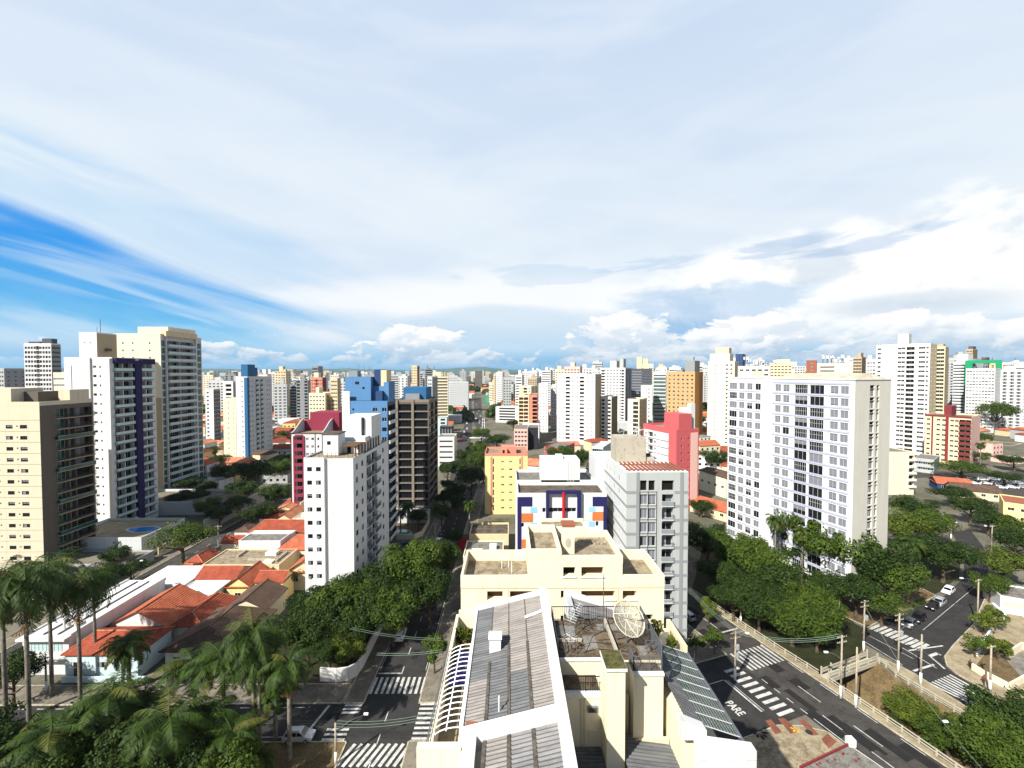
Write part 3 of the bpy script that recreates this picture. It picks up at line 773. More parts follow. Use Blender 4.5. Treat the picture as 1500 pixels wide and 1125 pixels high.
# --- white tower with indigo balconies
def indigo_tower():
    y0 = 146.0; x1 = ux(164, y0); x0 = ux(94, y0); W_ = x1 - x0; Dp = 17.8; H = 59.2; fl = 3.12; n = 18
    B = Bld('apartment_tower', 'white tower with indigo balcony slabs and fin, left of the green glass tower', APT, (x0, y0))
    r0 = H - .8 - n * fl
    f = grid([(5.7, 6.3)], rows(r0, fl, n, 1.1, 1.8), 'o') + grid([(W_ - 6.3, W_ - 5.2)], rows(r0, fl, n, 1.1, 1.9), 'do') + grid([(W_ - 4.2, W_ - 3.7)], rows(r0, fl, n, 1.1, 1.8), 'o') + grid([(2.3, 2.6)], [(1, H - 2)], 'S')
    sd = []
    for z0, z1 in rows(r0, fl, n, .05, 2.75):
        sd += [(.7, 4.0, z0, z1, 'wcC', 1.3), (4.3, 7.7, z0, z1, 'dod', 1.3), (11.0, 13.4, z0, z1, 'cwS', 1.3), (13.7, 16.2, z0, z1, 'cCdw', 1.3)]
    B.shell(0, 0, W_, Dp, 0, H, 'white', {'f': f, 'r': sd}, roof='roofgrey', par=.8)
    for i in range(n):
        z = r0 + fl * i + .05
        B.balcony(W_, 0, 90, .5, 7.9, z, .8, 'glass', 'navy', 'glass_blue'); B.balcony(W_, 0, 90, 10.8, 16.4, z, .8, 'glass', 'navy', 'glass_blue')
    p = B.mb('fin', M['purple']); p.box(W_ + .003, 8.0, 2, W_ + 1.0, 10.7, H - .2); p.box(W_ + .003, .4, H - 1.3, W_ + 1.05, 7.99, H + .5); p.box(W_ + .003, 10.71, H - 1.3, W_ + 1.05, 16.6, H + .5)
    p = B.mb('corner_pier', M['white']); p.box(W_ - 2.4, -.9, 0, W_ + .0, -.004, H + .4); p.box(W_ - 10.8, -.5, 0, W_ - 6.9, -.004, H + .6)
    B.finish()
    # lift house behind it is its own taller block
    y1 = 168.0; xa, xb = ux(117, y1), ux(143, y1)
    T = Bld('lift_tower', 'plain white and tan windowless block rising behind the indigo balcony tower', 'tower block', (xa, y1))
    T.shell(0, 0, xb - xa, 8.5, 0, zt(489, y1), 'white', {'f': grid([(2, 2.4), (4.2, 4.6)], [(zt(503, y1), zt(501, y1))], 'o'), 'r': grid([(3.4, 3.9)], rows(8, 3.1, 17, 1, 1.6), 'o')}, roof='roofgrey', par=.5, mats={'r': 'tan'})
    a = T.mb('antenna_mast', M['steel']); a.tube([(4.6, 4, zt(489, y1)), (4.6, 4, zt(466, y1))], .09, 6); a.tube([(3.2, 4, zt(489, y1)), (3.2, 4, zt(478, y1))], .06, 6)
    q = T.mb('bracket', M['taupe']); q.box(xb - xa + .003, 3.2, zt(514, y1), xb - xa + 1.6, 4.6, zt(510, y1))
    T.finish()
indigo_tower()

def green_tower():
    y0 = 186.0; x1 = ux(236, y0); x0 = ux(168, y0); W_ = x1 - x0; Dp = 24.6; H = zt(493, y0); fl = 3.12; n = 21
    B = Bld('apartment_tower', 'tall cream tower with green glass strips and curved white balcony bands on its side', APT, (x0, y0))
    r0 = H - 1.2 - n * fl
    f = grid([(3.4, 4.1), (7.6, 8.3), (W_ - 5.0, W_ - 4.3)], rows(r0, fl, n, 1.1, 1.8), 'o')
    sd = []
    for z0, z1 in rows(r0, fl, n, .1, 2.75):
        sd += [(.5, 2.3, z0, z1, 'd', .12, GREEN), (3.3, 10.6, z0, z1, 'docd', 1.5), (11, 19.0, z0, z1, 'dcw', 1.5), (21.2, 24.2, z0, z1, 'd', .12, GREEN)]
    B.shell(0, 0, W_, Dp, 0, H, 'cream', {'f': f, 'r': sd}, roof='roofgrey', par=1.2, mats={'r': 'white2'})
    for i in range(n):
        B.balcony(W_, 0, 90, 3.0, 19.4, r0 + fl * i + .1, 1.3, 'glass', 'white', 'glass_blue')
    p = B.mb('side_panel', M['tan']); p.box(W_ - 4.0, -.06, 0, W_, -.003, 44)
    p = B.mb('pier', M['white']); p.box(W_ + .003, 2.4, 0, W_ + .55, 2.9, H + .8); p.box(W_ + .003, 19.8, 0, W_ + .8, 20.5, H + .8)
    p = B.mb('penthouse', M['cream']); p.box(6, 5, H + .1, W_ - .6, Dp - 3, H + 4.6); p.box(1.5, 12, H + .1, 5.9, Dp - 2, H + 2.8)
    p = B.mb('fascia', M['beige']); p.box(W_ - .7, 1.5, H + .2, W_ + 1.3, 20.2, H + 2.6)
    B.finish()
green_tower()

def small_windows(w, n, ww, hh, z0, fl, nf, st='d', lo=1.0): return grid(cols(.4, w - .4, n, ww), rows(z0, fl, nf, lo, lo + hh), st)
def quick(label, u0, Y0, rz, u1, u2, vtop, mat, fspec=None, sspec=None, smat=None, fl=3.0, side='r', roof='roofgrey', par=.8, name='apartment_building', group=None, wm=None, box=None, z_base=0.0, limit=100, bmat=None):
    """a building fitted to its place: fspec/sspec = list of (n columns or explicit columns, width, height, sill, styles, reveal, balcony)"""
    o, w, dep = fit(u0, Y0, rz, u1, u2, side)
    if not 5 < dep < 34 or not 3 < w < 70: print('FIT', label, round(w, 1), round(dep, 1))
    if not 5 < dep < 34: dep = 14.0
    H = zt(vtop, Y0)
    wm = wm or ('frame', 'glass', 'blind')
    B = Bld(name, label, APT, (o.x, o.y, z_base), rz, group, *wm, limit=limit)
    nf = int((H - 1.2) / fl); r0 = H - .6 - nf * fl
    def holes(spec, width, ang, x, y):
        out = []
        for sp in spec or []:
            cc, ww, hh, lo, st = sp[:5]; rv = sp[5] if len(sp) > 5 else None
            if isinstance(cc, int): cc = cols(.3, width - .3, cc, ww)
            else: cc = [(c * width - ww / 2, c * width + ww / 2) for c in cc]
            cc = [(max(.1, a), min(width - .1, b)) for a, b in cc]
            cc = [c for c in cc if c[1] - c[0] > .2]
            out += grid(cc, rows(r0, fl, nf, lo, min(lo + hh, fl - .1)), st, rv)
            if len(sp) > 6 and sp[6]:
                slabm, railm, stl, dd = sp[6]
                for a, b in cc:
                    for i in range(nf): B.balcony(x, y, ang, a - .1, b + .1, r0 + fl * i + lo - .02, dd, stl, slabm, railm)
        return out
    fh = holes(fspec, w, 0, 0, 0)
    hs = {'f': fh}
    if side == 'r': hs['r'] = holes(sspec, dep, 90, w, 0)
    else: hs['l'] = holes(sspec, dep, 270, 0, dep)
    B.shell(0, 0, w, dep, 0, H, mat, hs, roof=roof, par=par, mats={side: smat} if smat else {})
    for bx in (box or []):
        fx0, fx1, fy0, fy1, hh, mm = bx
        p = B.mb('penthouse' if mm == mat else 'roof_block', M[mm]); p.box(fx0 * w, fy0 * dep, H + .02, fx1 * w, fy1 * dep, H + hh)
    return B, w, dep, H, r0, nf

# --- grey and white tower with a blue cap
B, w, d, H, r0, nf = quick('slim white block standing left of the blue capped grey tower', 326, 257, 0, 344.5, 356, 585, 'cream', [([.4], .7, .6, 1.2, 'o'), ([.8], .5, .5, 1.2, 'o')], None, 'tan')
B.finish()
B, w, d, H, r0, nf = quick('white and grey tower with a blue corner strip and a blue box on its roof', 345, 257, 0, 362, 398, 553.5, 'white',
    [([.55], .7, .7, 1.1, 'o')], [([.09, .19], .8, .9, 1.0, 'do'), ([.38], 3.2, 2.2, .2, 'doc', 1.2, ('white2', 'glass_blue', 'glass', .5)), ([.56], 3.0, 2.2, .2, 'dSo', 1.2, ('white2', 'glass_blue', 'glass', .5)), ([.80, .90], .8, .9, 1.0, 'do')], 'white2')  # side face greyer than the front, its shade put into the colour
p = B.mb('corner_strip', M['teal']); p.box(w - 1.9, -.12, 0, w + .1, -.003, H + .2); p.box(w + .003, -.12, 0, w + .12, 1.6, H + .2)
p = B.mb('roof_block', M['teal']); p.box(w - 4.2, 1, H + .02, w - .3, 8.5, H + zt(534, 260) - zt(553.5, 260)); p.box(w - 4.0, 8.5, H + .02, w - .3, 11, H + 6.2)
B.finish()

# --- magenta and white building with a curved parapet
def magenta():
    o, W_, Dp = fit(424, 165, 0, 470, 487)
    H = zt(636, 165); fl = 2.95; n = 10; r0 = H - .3 - n * fl
    B = Bld('apartment_building', 'white and magenta building with a sweeping curved parapet, left of the plain white tower', APT, (o.x, o.y))
    f = []
    for z0, z1 in rows(r0, fl, n, .1, 2.7): f += [(1.9, 4.7, z0, z1, 'dco', 1.2)]
    f += grid([(6.0, 7.0), (8.0, 9.0)], rows(r0, fl, n, 1, 2.0), 'dcs') + grid([(10.3, 11.0)], rows(r0, fl, n, 1, 2), 'ds')
    B.shell(0, 0, W_, Dp, 0, H, 'white', {'f': f, 'r': small_windows(Dp, 2, 1, 1, r0, fl, n)}, roof='roofwarm', par=0)
    p = B.mb('balcony_frame', M['magenta']); p.box(1.2, -.55, 0, 1.85, -.003, H - .6); p.box(4.75, -.4, 0, 5.4, -.003, H - .6); p.box(1.85, -.5, H - .7, 4.75, -.004, H - .1)
    for i in range(n): B.balcony(0, 0, 0, 1.86, 4.74, r0 + fl * i + .1, .5, 'solid', 'magenta', 'magenta')
    p = B.mb('edge_strip', M['charcoal']); p.box(-.05, -.08, 0, .35, -.003, H + .3); p.box(9.3, -.08, 0, 9.6, -.003, H + .3); p.box(-.05, -.1, H + .303, W_ + .05, .2, H + .6)
    p = B.mb('parapet', M['white2'])
    for x0, x1 in ((.0, .3), (W_ - .3, W_)):
        pts = []
        for k in range(13):
            t = k / 12; pts.append((t * Dp, H + .61 + 4.4 * (3 * t * t - 2 * t ** 3)))
        for k in range(12):
            (ya, za), (yb, zb) = pts[k], pts[k + 1]
            p.poly([(x0, ya, H + .01), (x0, yb, H + .01), (x0, yb, zb), (x0, ya, za)][::-1]); p.poly([(x1, ya, H + .01), (x1, yb, H + .01), (x1, yb, zb), (x1, ya, za)])
            p.poly([(x0, ya, za), (x1, ya, za), (x1, yb, zb), (x0, yb, zb)])
    p = B.mb('rear_block', M['magenta']); p.box(2.6, Dp + .01, 0, W_ + 2.5, Dp + 10, zt(604, 176)); p.box(-.2, Dp + .01, 0, 2.59, Dp + 8, zt(616, 176))
    B.finish()
magenta()

# --- plain white tower in the left centre
def white_tower():
    y0 = 97.6; x0 = ux(443, y0); x1 = ux(518, y0); W_ = x1 - x0; Dp = 27.5; H = zt(672, y0); fl = 3.08; n = 11; r0 = H - .3 - n * fl
    B = Bld('apartment_tower', 'plain white tower with two columns of small windows, above the trees in the left centre', APT, (x0, y0), frame='frame_dark')
    f = grid([(.75, 1.85), (2.75, 3.85)], rows(r0, fl, n, .55, 1.55), 'ddhca')
    sd = grid([(1.6, 3.0), (5.4, 6.7), (22.4, 23.8)], rows(r0, fl, n, .7, 2.0), 'dds')
    for z0, z1 in rows(r0, fl, n, .1, 2.5): sd += [(9.2, 12.6, z0, z1, 'wcd', 1.0), (13.2, 17.6, z0, z1, 'dco', 1.0)]
    xa, xb = 4.6, 5.9
    B.face(0, 0, 0, xa, 0, H, f, M['white']); B.face(xb, -.9, 0, W_ - xb, 0, H, [], M['white'])
    B.face(xa, 0, 90, .6, 0, H, [], M['white2'], 'recess'); B.face(xa, .6, 0, xb - xa, 0, H, [], M['white2'], 'recess'); B.face(xb, .6, 270, 1.5, 0, H, [], M['white'])
    B.face(W_, -.9, 90, Dp + .9, 0, H, sd, M['white']); B.face(W_, Dp, 180, W_, 0, H, [], M['white']); B.face(0, Dp, 270, Dp, 0, H, [], M['white'])
    B.roof(0, .7, W_, Dp, H - .1, M['roofwarm']); q = B.mb('roof', M['roofwarm']); q.box(.01, .01, H - .3, xa - .01, .69, H - .1); q.box(xb + .01, -.89, H - .3, W_ - .01, .69, H - .1)
    p = B.mb('parapet', M['white2'])
    p.box(0, 0, H, xa, .2, H + .35); p.box(xb, -.9, H, W_, -.7, H + .35); p.box(W_ - .2, -.69, H, W_, 6, H + .35); p.box(0, .21, H, .2, Dp, H + .35)
    for i in range(n):
        z = r0 + fl * i + .1
        B.balcony(W_, -.9, 90, 9.0, 12.8, z, .55, 'bars', 'white', 'blacksteel'); B.balcony(W_, -.9, 90, 13.0, 17.8, z, 1.0, 'bars', 'white', 'blacksteel')
    p = B.mb('penthouse', M['white'])
    p.box(4.2, 13.5, H + .02, W_ - .4, 22, zt(609, 112)); p.box(4.6, 10, H + .02, W_ - .9, 13.49, zt(640, 108)); p.box(2.6, 4.2, H + .02, 6.2, 8.6, zt(636, 102)); p.box(6.21, 7.2, H + .02, W_ - .5, 9.9, zt(648, 105))
    p = B.mb('penthouse_roof', M['roofdark']); p.box(2.4, 4.0, zt(636, 102) + .01, 6.4, 8.8, zt(636, 102) + .25)
    p = B.mb('pergola', M['brownpanel'])
    for k in range(9): p.box(W_ - .35, 1.2 + k * 2.2, H + .01, W_ - .1, 1.5 + k * 2.2, H + 2.6)
    p.box(W_ - 3.2, 1.0, H + 2.61, W_ - .05, 7.1, H + 2.8)
    p = B.mb('flue', M['charcoal']); p.box(8.7, 13.0, zt(640, 108), 9.2, 13.45, zt(612, 110))
    p = B.mb('roof_rail', M['blacksteel'])
    for k in range(12): p.box(.5 + k * .95, .25, H + .36, .56 + k * .95, .31, H + 1.3)
    p.box(.4, .25, H + 1.301, W_ - .3, .32, H + 1.36)
    p = B.mb('door', M['interior']); p.box(7.2, 7.14, H + .02, 8.1, 7.195, H + 2.1); p.box(3.6, 4.14, H + 2.6, 4.4, 4.195, H + 3.4)
    B.finish()
white_tower()

# --- blue building behind it
def blue_building():
    y0 = 131.0; o, W_, Dp = fit(501, y0, 0, 567, 579); H = zt(590, y0); fl = 3.0; n = 14; r0 = H - .5 - n * fl
    B = Bld('apartment_building', 'stepped sky blue building with a white edge, rising behind the plain white tower', APT, (o.x, o.y))
    sd = []
    for z0, z1 in rows(r0, fl, n, .1, 2.5): sd += [(.6, Dp - .8, z0, z1, 'do', .9)]
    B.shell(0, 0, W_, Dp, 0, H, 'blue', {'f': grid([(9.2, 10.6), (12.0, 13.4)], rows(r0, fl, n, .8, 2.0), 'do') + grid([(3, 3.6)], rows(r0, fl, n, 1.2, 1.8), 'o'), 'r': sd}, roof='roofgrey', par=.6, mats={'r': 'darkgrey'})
    for i in range(n): B.balcony(W_, 0, 90, .4, Dp - .4, r0 + fl * i + .05, .7, 'solid', 'white2', 'white2', .9)
    p = B.mb('white_edge', M['white']); p.box(-.05, -.15, 0, 2.3, -.003, zt(573, y0)); p.box(-.05, 0, H + .61, .3, Dp, zt(573, y0))
    p = B.mb('upper_block', M['blue']); p.box(.31, 1.5, H + .61, 8.2, Dp - .3, zt(552, y0)); p.box(8.21, 3.6, H + .61, 12.0, Dp - .3, zt(566, y0)); p.box(12.01, 2.0, H + .61, W_ - .1, Dp - .3, zt(560, y0))
    p = B.mb('dark_block', M['blue2']); p.box(8.6, 3.8, zt(566, y0) + .01, 10.6, Dp - .4, zt(541, y0)); p.box(10.0, .4, H + .62, 12.0, 3.5, zt(573, y0))
    p = B.mb('tan_block', M['beige']); p.box(10.61, 3.8, zt(566, y0) + .01, 12.4, Dp - .4, zt(542, y0))
    p = B.mb('grey_block', M['midgrey']); p.box(-.2, 5.9, zt(552, y0) + .01, 2.6, Dp - .4, zt(543, y0))
    p = B.mb('window', [M['glass']]); p.box(3.4, 1.44, zt(563, y0), 4.6, 1.495, zt(559, y0)); p.box(5.6, 1.44, zt(570, y0), 6.3, 1.495, zt(567, y0))
    p = B.mb('antenna_mast', M['steel'])
    for x, v in ((3.6, 534), (5.4, 535), (7.0, 536)): p.tube([(x, 4, zt(552, y0)), (x, 4, zt(v, y0))], .05, 5)
    B.finish()
blue_building()

M['bandgrey'] = wall('grey beige band', rgb(132, 122, 108), .07, .2)
# --- dark glass tower with beige piers
def brown_tower():
    y0 = 161.0; o, W_, Dp = fit(579, y0, 0, 628, 640.5); H = zt(589, y0); fl = 3.0; n = 13; r0 = H - .6 - n * fl
    B = Bld('office_tower', 'dark glass tower with beige bands and piers beside the tree lined street', 'office tower', (o.x, o.y), frame='frame_dark')
    f = []; sd = []
    for z0, z1 in rows(r0, fl, n, .4, 2.85):
        f += [(1.0, 5.9, z0, z1, 'd', .5), (6.9, W_ - .5, z0, z1, 'd', .5)]; sd += [(.5, Dp / 2 - .4, z0, z1, 'd', .5), (Dp / 2 + .4, Dp - .5, z0, z1, 'd', .5)]
    B.shell(0, 0, W_, Dp, 0, H, 'taupe', {'f': f, 'r': sd}, roof='roofgrey', par=1.0, parmat='bandgrey')
    p = B.mb('pier', M['bandgrey']); p.box(-.1, -.5, 0, .95, -.003, H + 1); p.box(5.95, -.35, 0, 6.85, -.003, H + 1)
    p = B.mb('band', M['bandgrey'])
    for i in range(n): p.box(.96, -.12, r0 + fl * i - .1, W_ + .12, -.003, r0 + fl * i + .2); p.box(W_ + .003, -.003, r0 + fl * i - .1, W_ + .12, Dp, r0 + fl * i + .2)
    p = B.mb('penthouse', M['teal']); p.box(2.0, 4, H + .02, W_ - 1.8, Dp - 3, zt(567, 168)); p = B.mb('penthouse_wall', M['midgrey']); p.box(3.2, 2.2, H + .02, W_ - 4, 3.99, H + 3)
    p = B.mb('podium', M['white2']); p.box(-1.5, -5.5, 0, W_ + .3, -.52, 3.6); p.box(.2, -5.2, 3.61, W_ - 1, -.6, 3.9)
    B.finish()
brown_tower()

B, *_ = quick('low white block with dark ribbon windows right of the dark glass tower', 641, 240, 0, 665, 669, 641, 'white', [([.5], 7.4, 1.0, 1.0, 'd')], None, 'cream', par=.5); B.finish()

# --- yellow building
def yellow():
    o, W_, Dp = fit(710, 165, 0, 773, 774); Dp = 15; H = zt(668, 165); fl = 3.0; n = 7; r0 = H - .6 - n * fl
    B = Bld('apartment_building', 'yellow block with salmon roof walls behind the blue and white tiled building', APT, (o.x, o.y))
    f = grid([(6.3, 7.5), (9.4, 10.6)], rows(r0, fl, n, 1.1, 1.75), 'Sdc') + grid([(3.05, 3.55), (13.35, 13.85)], rows(r0, fl, n, .3, 2.6), 'd')
    B.shell(0, 0, W_, Dp, 0, H, 'yellow', {'f': f}, roof='roofwarm', par=1.0, parmat='salmon')
    p = B.mb('strip', M['salmon']); [p.box(x, -.06, 0, x + .7, -.003, H - .2) for x in (2.2, 14.0)]
    p = B.mb('roof_block', M['salmon']); p.box(6.1, 5, H + .02, 12.2, 11, zt(655, 170)); p.box(6.0, 2.5, H + .02, 8.6, 4.99, H + 2.1); p.box(14.6, .5, H + 1.01, 15.6, 3, H + 1.8)
    p = B.mb('door', M['interior']); p.box(6.8, 2.44, H + .1, 7.6, 2.495, H + 1.9)
    B.finish()
yellow()

# --- white building with coloured tiles
def tiled():
    y0 = 95.0; x0 = ux(758, y0); x1 = ux(890, y0); W_ = x1 - x0; H = zt(727, y0); Dp = 9.5
    B = Bld('apartment_building', 'white front with navy frames, blue and orange tile squares and a red pole', APT, (x0, y0))
    k = W_ / 132.0
    def bx(p, u0, v0, u1, v1, pr=.05, back=-.003): p.box((u0 - 758) * k, -pr, zt(v1, y0), (u1 - 758) * k, back, zt(v0, y0))
    hz = [((u0 - 758) * k, (u1 - 758) * k, zt(v1, y0), zt(v0, y0), st, .35) for u0, u1, v0, v1, st in ((795, 799.5, 744, 750.5, 'o'), (804, 845, 744, 750.5, 'd'), (764, 767.5, 766, 772, 'o'), (851, 855, 765, 771, 'o'), (874, 878, 764, 771, 'o'), (804, 845, 766, 772, 'd'), (795, 799.5, 764, 770, 'o'), (795, 799.5, 785, 792, 'o'), (804, 845, 787, 795, 'd'), (851, 855, 785, 792, 'o'))]
    B.shell(0, 0, W_, Dp, 0, H, 'white', {'f': hz, 'l': small_windows(Dp, 3, 1.1, 1.1, 2, 3, 8), 'r': []}, roof='roofdark', par=.7)
    p = B.mb('navy_trim', M['navy']); bx(p, 758, 728, 764, 860); bx(p, 764.1, 728, 780, 742); bx(p, 869, 728, 890, 742); bx(p, 885, 742.1, 890, 860)
    p = B.mb('navy_frame', M['navy']); bx(p, 800, 718, 804, 762, .9, -.06); bx(p, 846, 718, 851, 765, .9, -.06); bx(p, 804.05, 718, 845.95, 722, .9, -.06)
    p = B.mb('orange_tiles', M['orange']); bx(p, 764.1, 752, 781, 765); bx(p, 869, 750, 884.9, 763); bx(p, 764.1, 790, 781, 803); bx(p, 869, 788, 884.9, 801)
    p = B.mb('blue_tiles', M['lightblue']); bx(p, 777, 743, 787, 751, .07, -.052); bx(p, 777, 766, 787, 773.5); bx(p, 863.5, 743, 873, 750, .07, -.052); bx(p, 863.5, 764, 872.5, 771.5)
    p = B.mb('white_tiles', M['white2']); bx(p, 851.5, 751, 868.5, 763)
    p = B.mb('red_pole', M['red2']); p.tube([((825.5 - 758) * k, -.75, zt(768, y0)), ((825.5 - 758) * k, -.75, zt(719.5, y0))], .33, 14)
    B.finish()
    y1 = 108.0; xa, xb = ux(756, y1), ux(872, y1)
    T = Bld('apartment_building', 'white block with a tall windowless roof house, behind the navy framed tiled front', APT, (xa, y1))
    H2 = zt(708, y1); w2 = xb - xa
    T.shell(0, 0, w2, 12, 0, H2, 'white', {'l': small_windows(12, 3, 1.1, 1.1, 2, 3, 8)}, roof='roofgrey', par=.8)
    p = T.mb('roof_house', M['white']); q = w2 / 116.0
    p.box(37 * q, -.02, H2 - .8, 94 * q, 6.5, zt(674, y1)); p.box(60 * q, 1.5, zt(674, y1) + .01, 70 * q, 4, zt(669, y1))
    p = T.mb('pipe', M['white2']); [p.box(x * q, -.12, H2 - 1, (x + 1) * q, -.03, zt(676, y1)) for x in (76, 80, 84)]
    p = T.mb('window', [M['glass']]); p.box(55 * q, -.06, zt(711.5, y1), 60 * q, -.03, zt(708, y1)); p.box(65 * q, -.06, zt(711.5, y1), 69 * q, -.03, zt(708, y1))
    T.finish()
tiled()

# --- grey banded building
def grey_banded():
    y0 = 86.6; x0 = ux(919, y0); x1 = ux(1010.5, y0); W_ = x1 - x0; Dp = 20; H = zt(692, y0); fl = 2.85; n = 12; r0 = H - 1.2 - n * fl; k = W_ / 91.5
    B = Bld('apartment_building', 'grey banded building with a rusty slatted roof and narrow loggias, right of the cream terraces', APT, (x0, y0))
    U = lambda u: (u - 919) * k
    f = []
    top = n - 1
    for i in range(n):
        a, b = r0 + fl * i + .25, r0 + fl * i + 2.35
        if i == top: f += [(U(939), U(949), a, b, 'o', .5), (U(951.5), U(961), a, b, 'o', .5), (U(971), U(989), a, b, 'o', .6)]
        else: f += [(U(939.5), U(950), a, b, 'SsC', .3), (U(951.5), U(962.5), a, b, 'Ssc', .3), (U(971.5), U(988.5), a - .2, b, 'dcCw', 1.0)]
    lf = grid([(2.0, 2.9), (5.4, 6.3), (9.2, 10.2), (13.4, 14.4)], rows(r0, fl, n, .8, 2.0), 'do')
    B.shell(0, 0, W_, Dp, 0, H, 'white2', {'f': f, 'l': lf}, roof=None, mats={'f': 'grey'})
    for i in range(n - 1): B.balcony(0, 0, 0, U(971), U(989), r0 + fl * i + .05, .35, 'bars' if i % 2 else 'glass', 'white2', 'blacksteel' if i % 2 else 'midgrey', .95)
    p = B.mb('band', M['midgrey'])
    for i in range(n):
        z = r0 + fl * i - .35
        p.box(-.05, -.05, z, U(933), -.003, z + .55); p.box(U(990), -.05, z, W_ + .05, -.003, z + .55); p.box(-.05, -.003, z, -.003, Dp, z + .55)
    p = B.mb('pier', M['midgrey']); p.box(U(998), -.10, .0, U(1003), -.052, H); p.box(U(933.5), -.08, 0, U(938), -.003, H)
    p = B.mb('divider', M['frame_dark']); [p.box(U(u), -.06, 0, U(u) + .1, -.003, r0 + fl * (n - 1) + .1) for u in (938.6, 950.6, 963.2)]
    [p.box(U(938.8), -.04, r0 + fl * i - .05, U(963), -.003, r0 + fl * i + .05) for i in range(1, n)]
    p = B.mb('roof', M['roofwhite']); p.box(.01, .01, H - .2, W_ - .01, Dp - .01, H + .02)
    p = B.mb('roof_slats', M['brick'])
    for i in range(13): p.box(.5 + i * .92, .4, H + .25, .78 + i * .92, 8.2, H + .5)
    p.box(.3, 1.5, H + .03, W_ - .3, 1.8, H + .24); p.box(.3, 6.5, H + .03, W_ - .3, 6.8, H + .24)
    p = B.mb('lift_house', M['concrete']); p.box(.2, 9.0, H + .03, 6.8, 14.5, zt(640, 97)); p.box(6.81, 9.4, H + .03, 8.8, 13, zt(668, 97))
    p = B.mb('rear_wing', M['white2']); p.box(-2.2, Dp + .01, 0, W_ - 4, Dp + 9, H - 1)
    p = B.mb('opening', M['interior']); p.box(6.9, 9.33, H + 1.3, 7.9, 9.395, H + 2.1)
    rr = random.Random(5)
    for j in range(9):
        x, y = 1 + rr.random() * 5, 9.5 + rr.random() * 4; z = zt(640, 97)
        a = B.mb('antenna' if j == 0 else 'antenna.%03d' % j, M['frame'])
        a.tube([(x, y, z), (x + rr.uniform(-.5, .5), y, z + 1.2 + rr.random())], .05, 5); a.tube([(x - .9, y, z + 1.1), (x + .9, y, z + 1.6 + rr.random() * .4)], .04, 5)
    B.finish()
grey_banded()

# --- coral red and white building
def coral():
    o, W_, Dp = fit(943, 191, R72, 993, 1025); H = zt(632, 172); fl = 2.95; n = 9; r0 = H - 1.6 - n * fl
    B = Bld('apartment_building', 'white and coral red building with a coral lift house on its roof', APT, (o.x, o.y), R72)
    f = grid([(1.4, 2.4), (7.6, 8.8)], rows(r0, fl, n, .9, 2.0), 'dwc')
    for z0, z1 in rows(r0, fl, n, .2, 2.4): f += [(3.4, 6.8, z0, z1, 'dwc', .9)]
    sd = grid([(2.0, 2.7), (5.3, 6.0)], rows(r0, fl, n, 1.2, 2.1), 'd')
    B.shell(0, 0, W_, Dp, 0, H, 'white', {'f': f, 'r': sd}, roof='roofwarm', par=1.0, parmat='red', mats={'r': 'red'})
    p = B.mb('coral_band', M['red']); p.box(0, -.07, H - 1.3, W_ - 4.9, -.003, H); p.box(W_ - 4.8, -.3, 0, W_ + .02, -.003, H + .9); p.box(-.05, -.08, 0, .7, -.003, H - 1.31)
    p = B.mb('side_panel', M['pink']); p.box(W_ + .003, 6.6, 0, W_ + .12, Dp - .6, H - .6)
    p = B.mb('ledge', M['white2'])
    for i in range(n): p.box(.75, -.35, r0 + fl * i, W_ - 4.9, -.003, r0 + fl * i + .15); p.box(W_ - 9, -.4, r0 + fl * i + .155, W_ - 5.2, -.004, r0 + fl * i + .9)
    p = B.mb('roof_block', M['red']); p.box(W_ - 9.5, 1.2, H + .02, W_ - .6, 7.5, zt(605, 176)); p = B.mb('water_tank', M['white']); p.box(W_ - 8.5, 7.6, H + .02, W_ - 4, Dp - .4, zt(597, 180)); p.box(W_ - 3.9, 8.0, H + .02, W_ - 1.9, Dp - .4, zt(590, 180))
    B.finish()
coral()

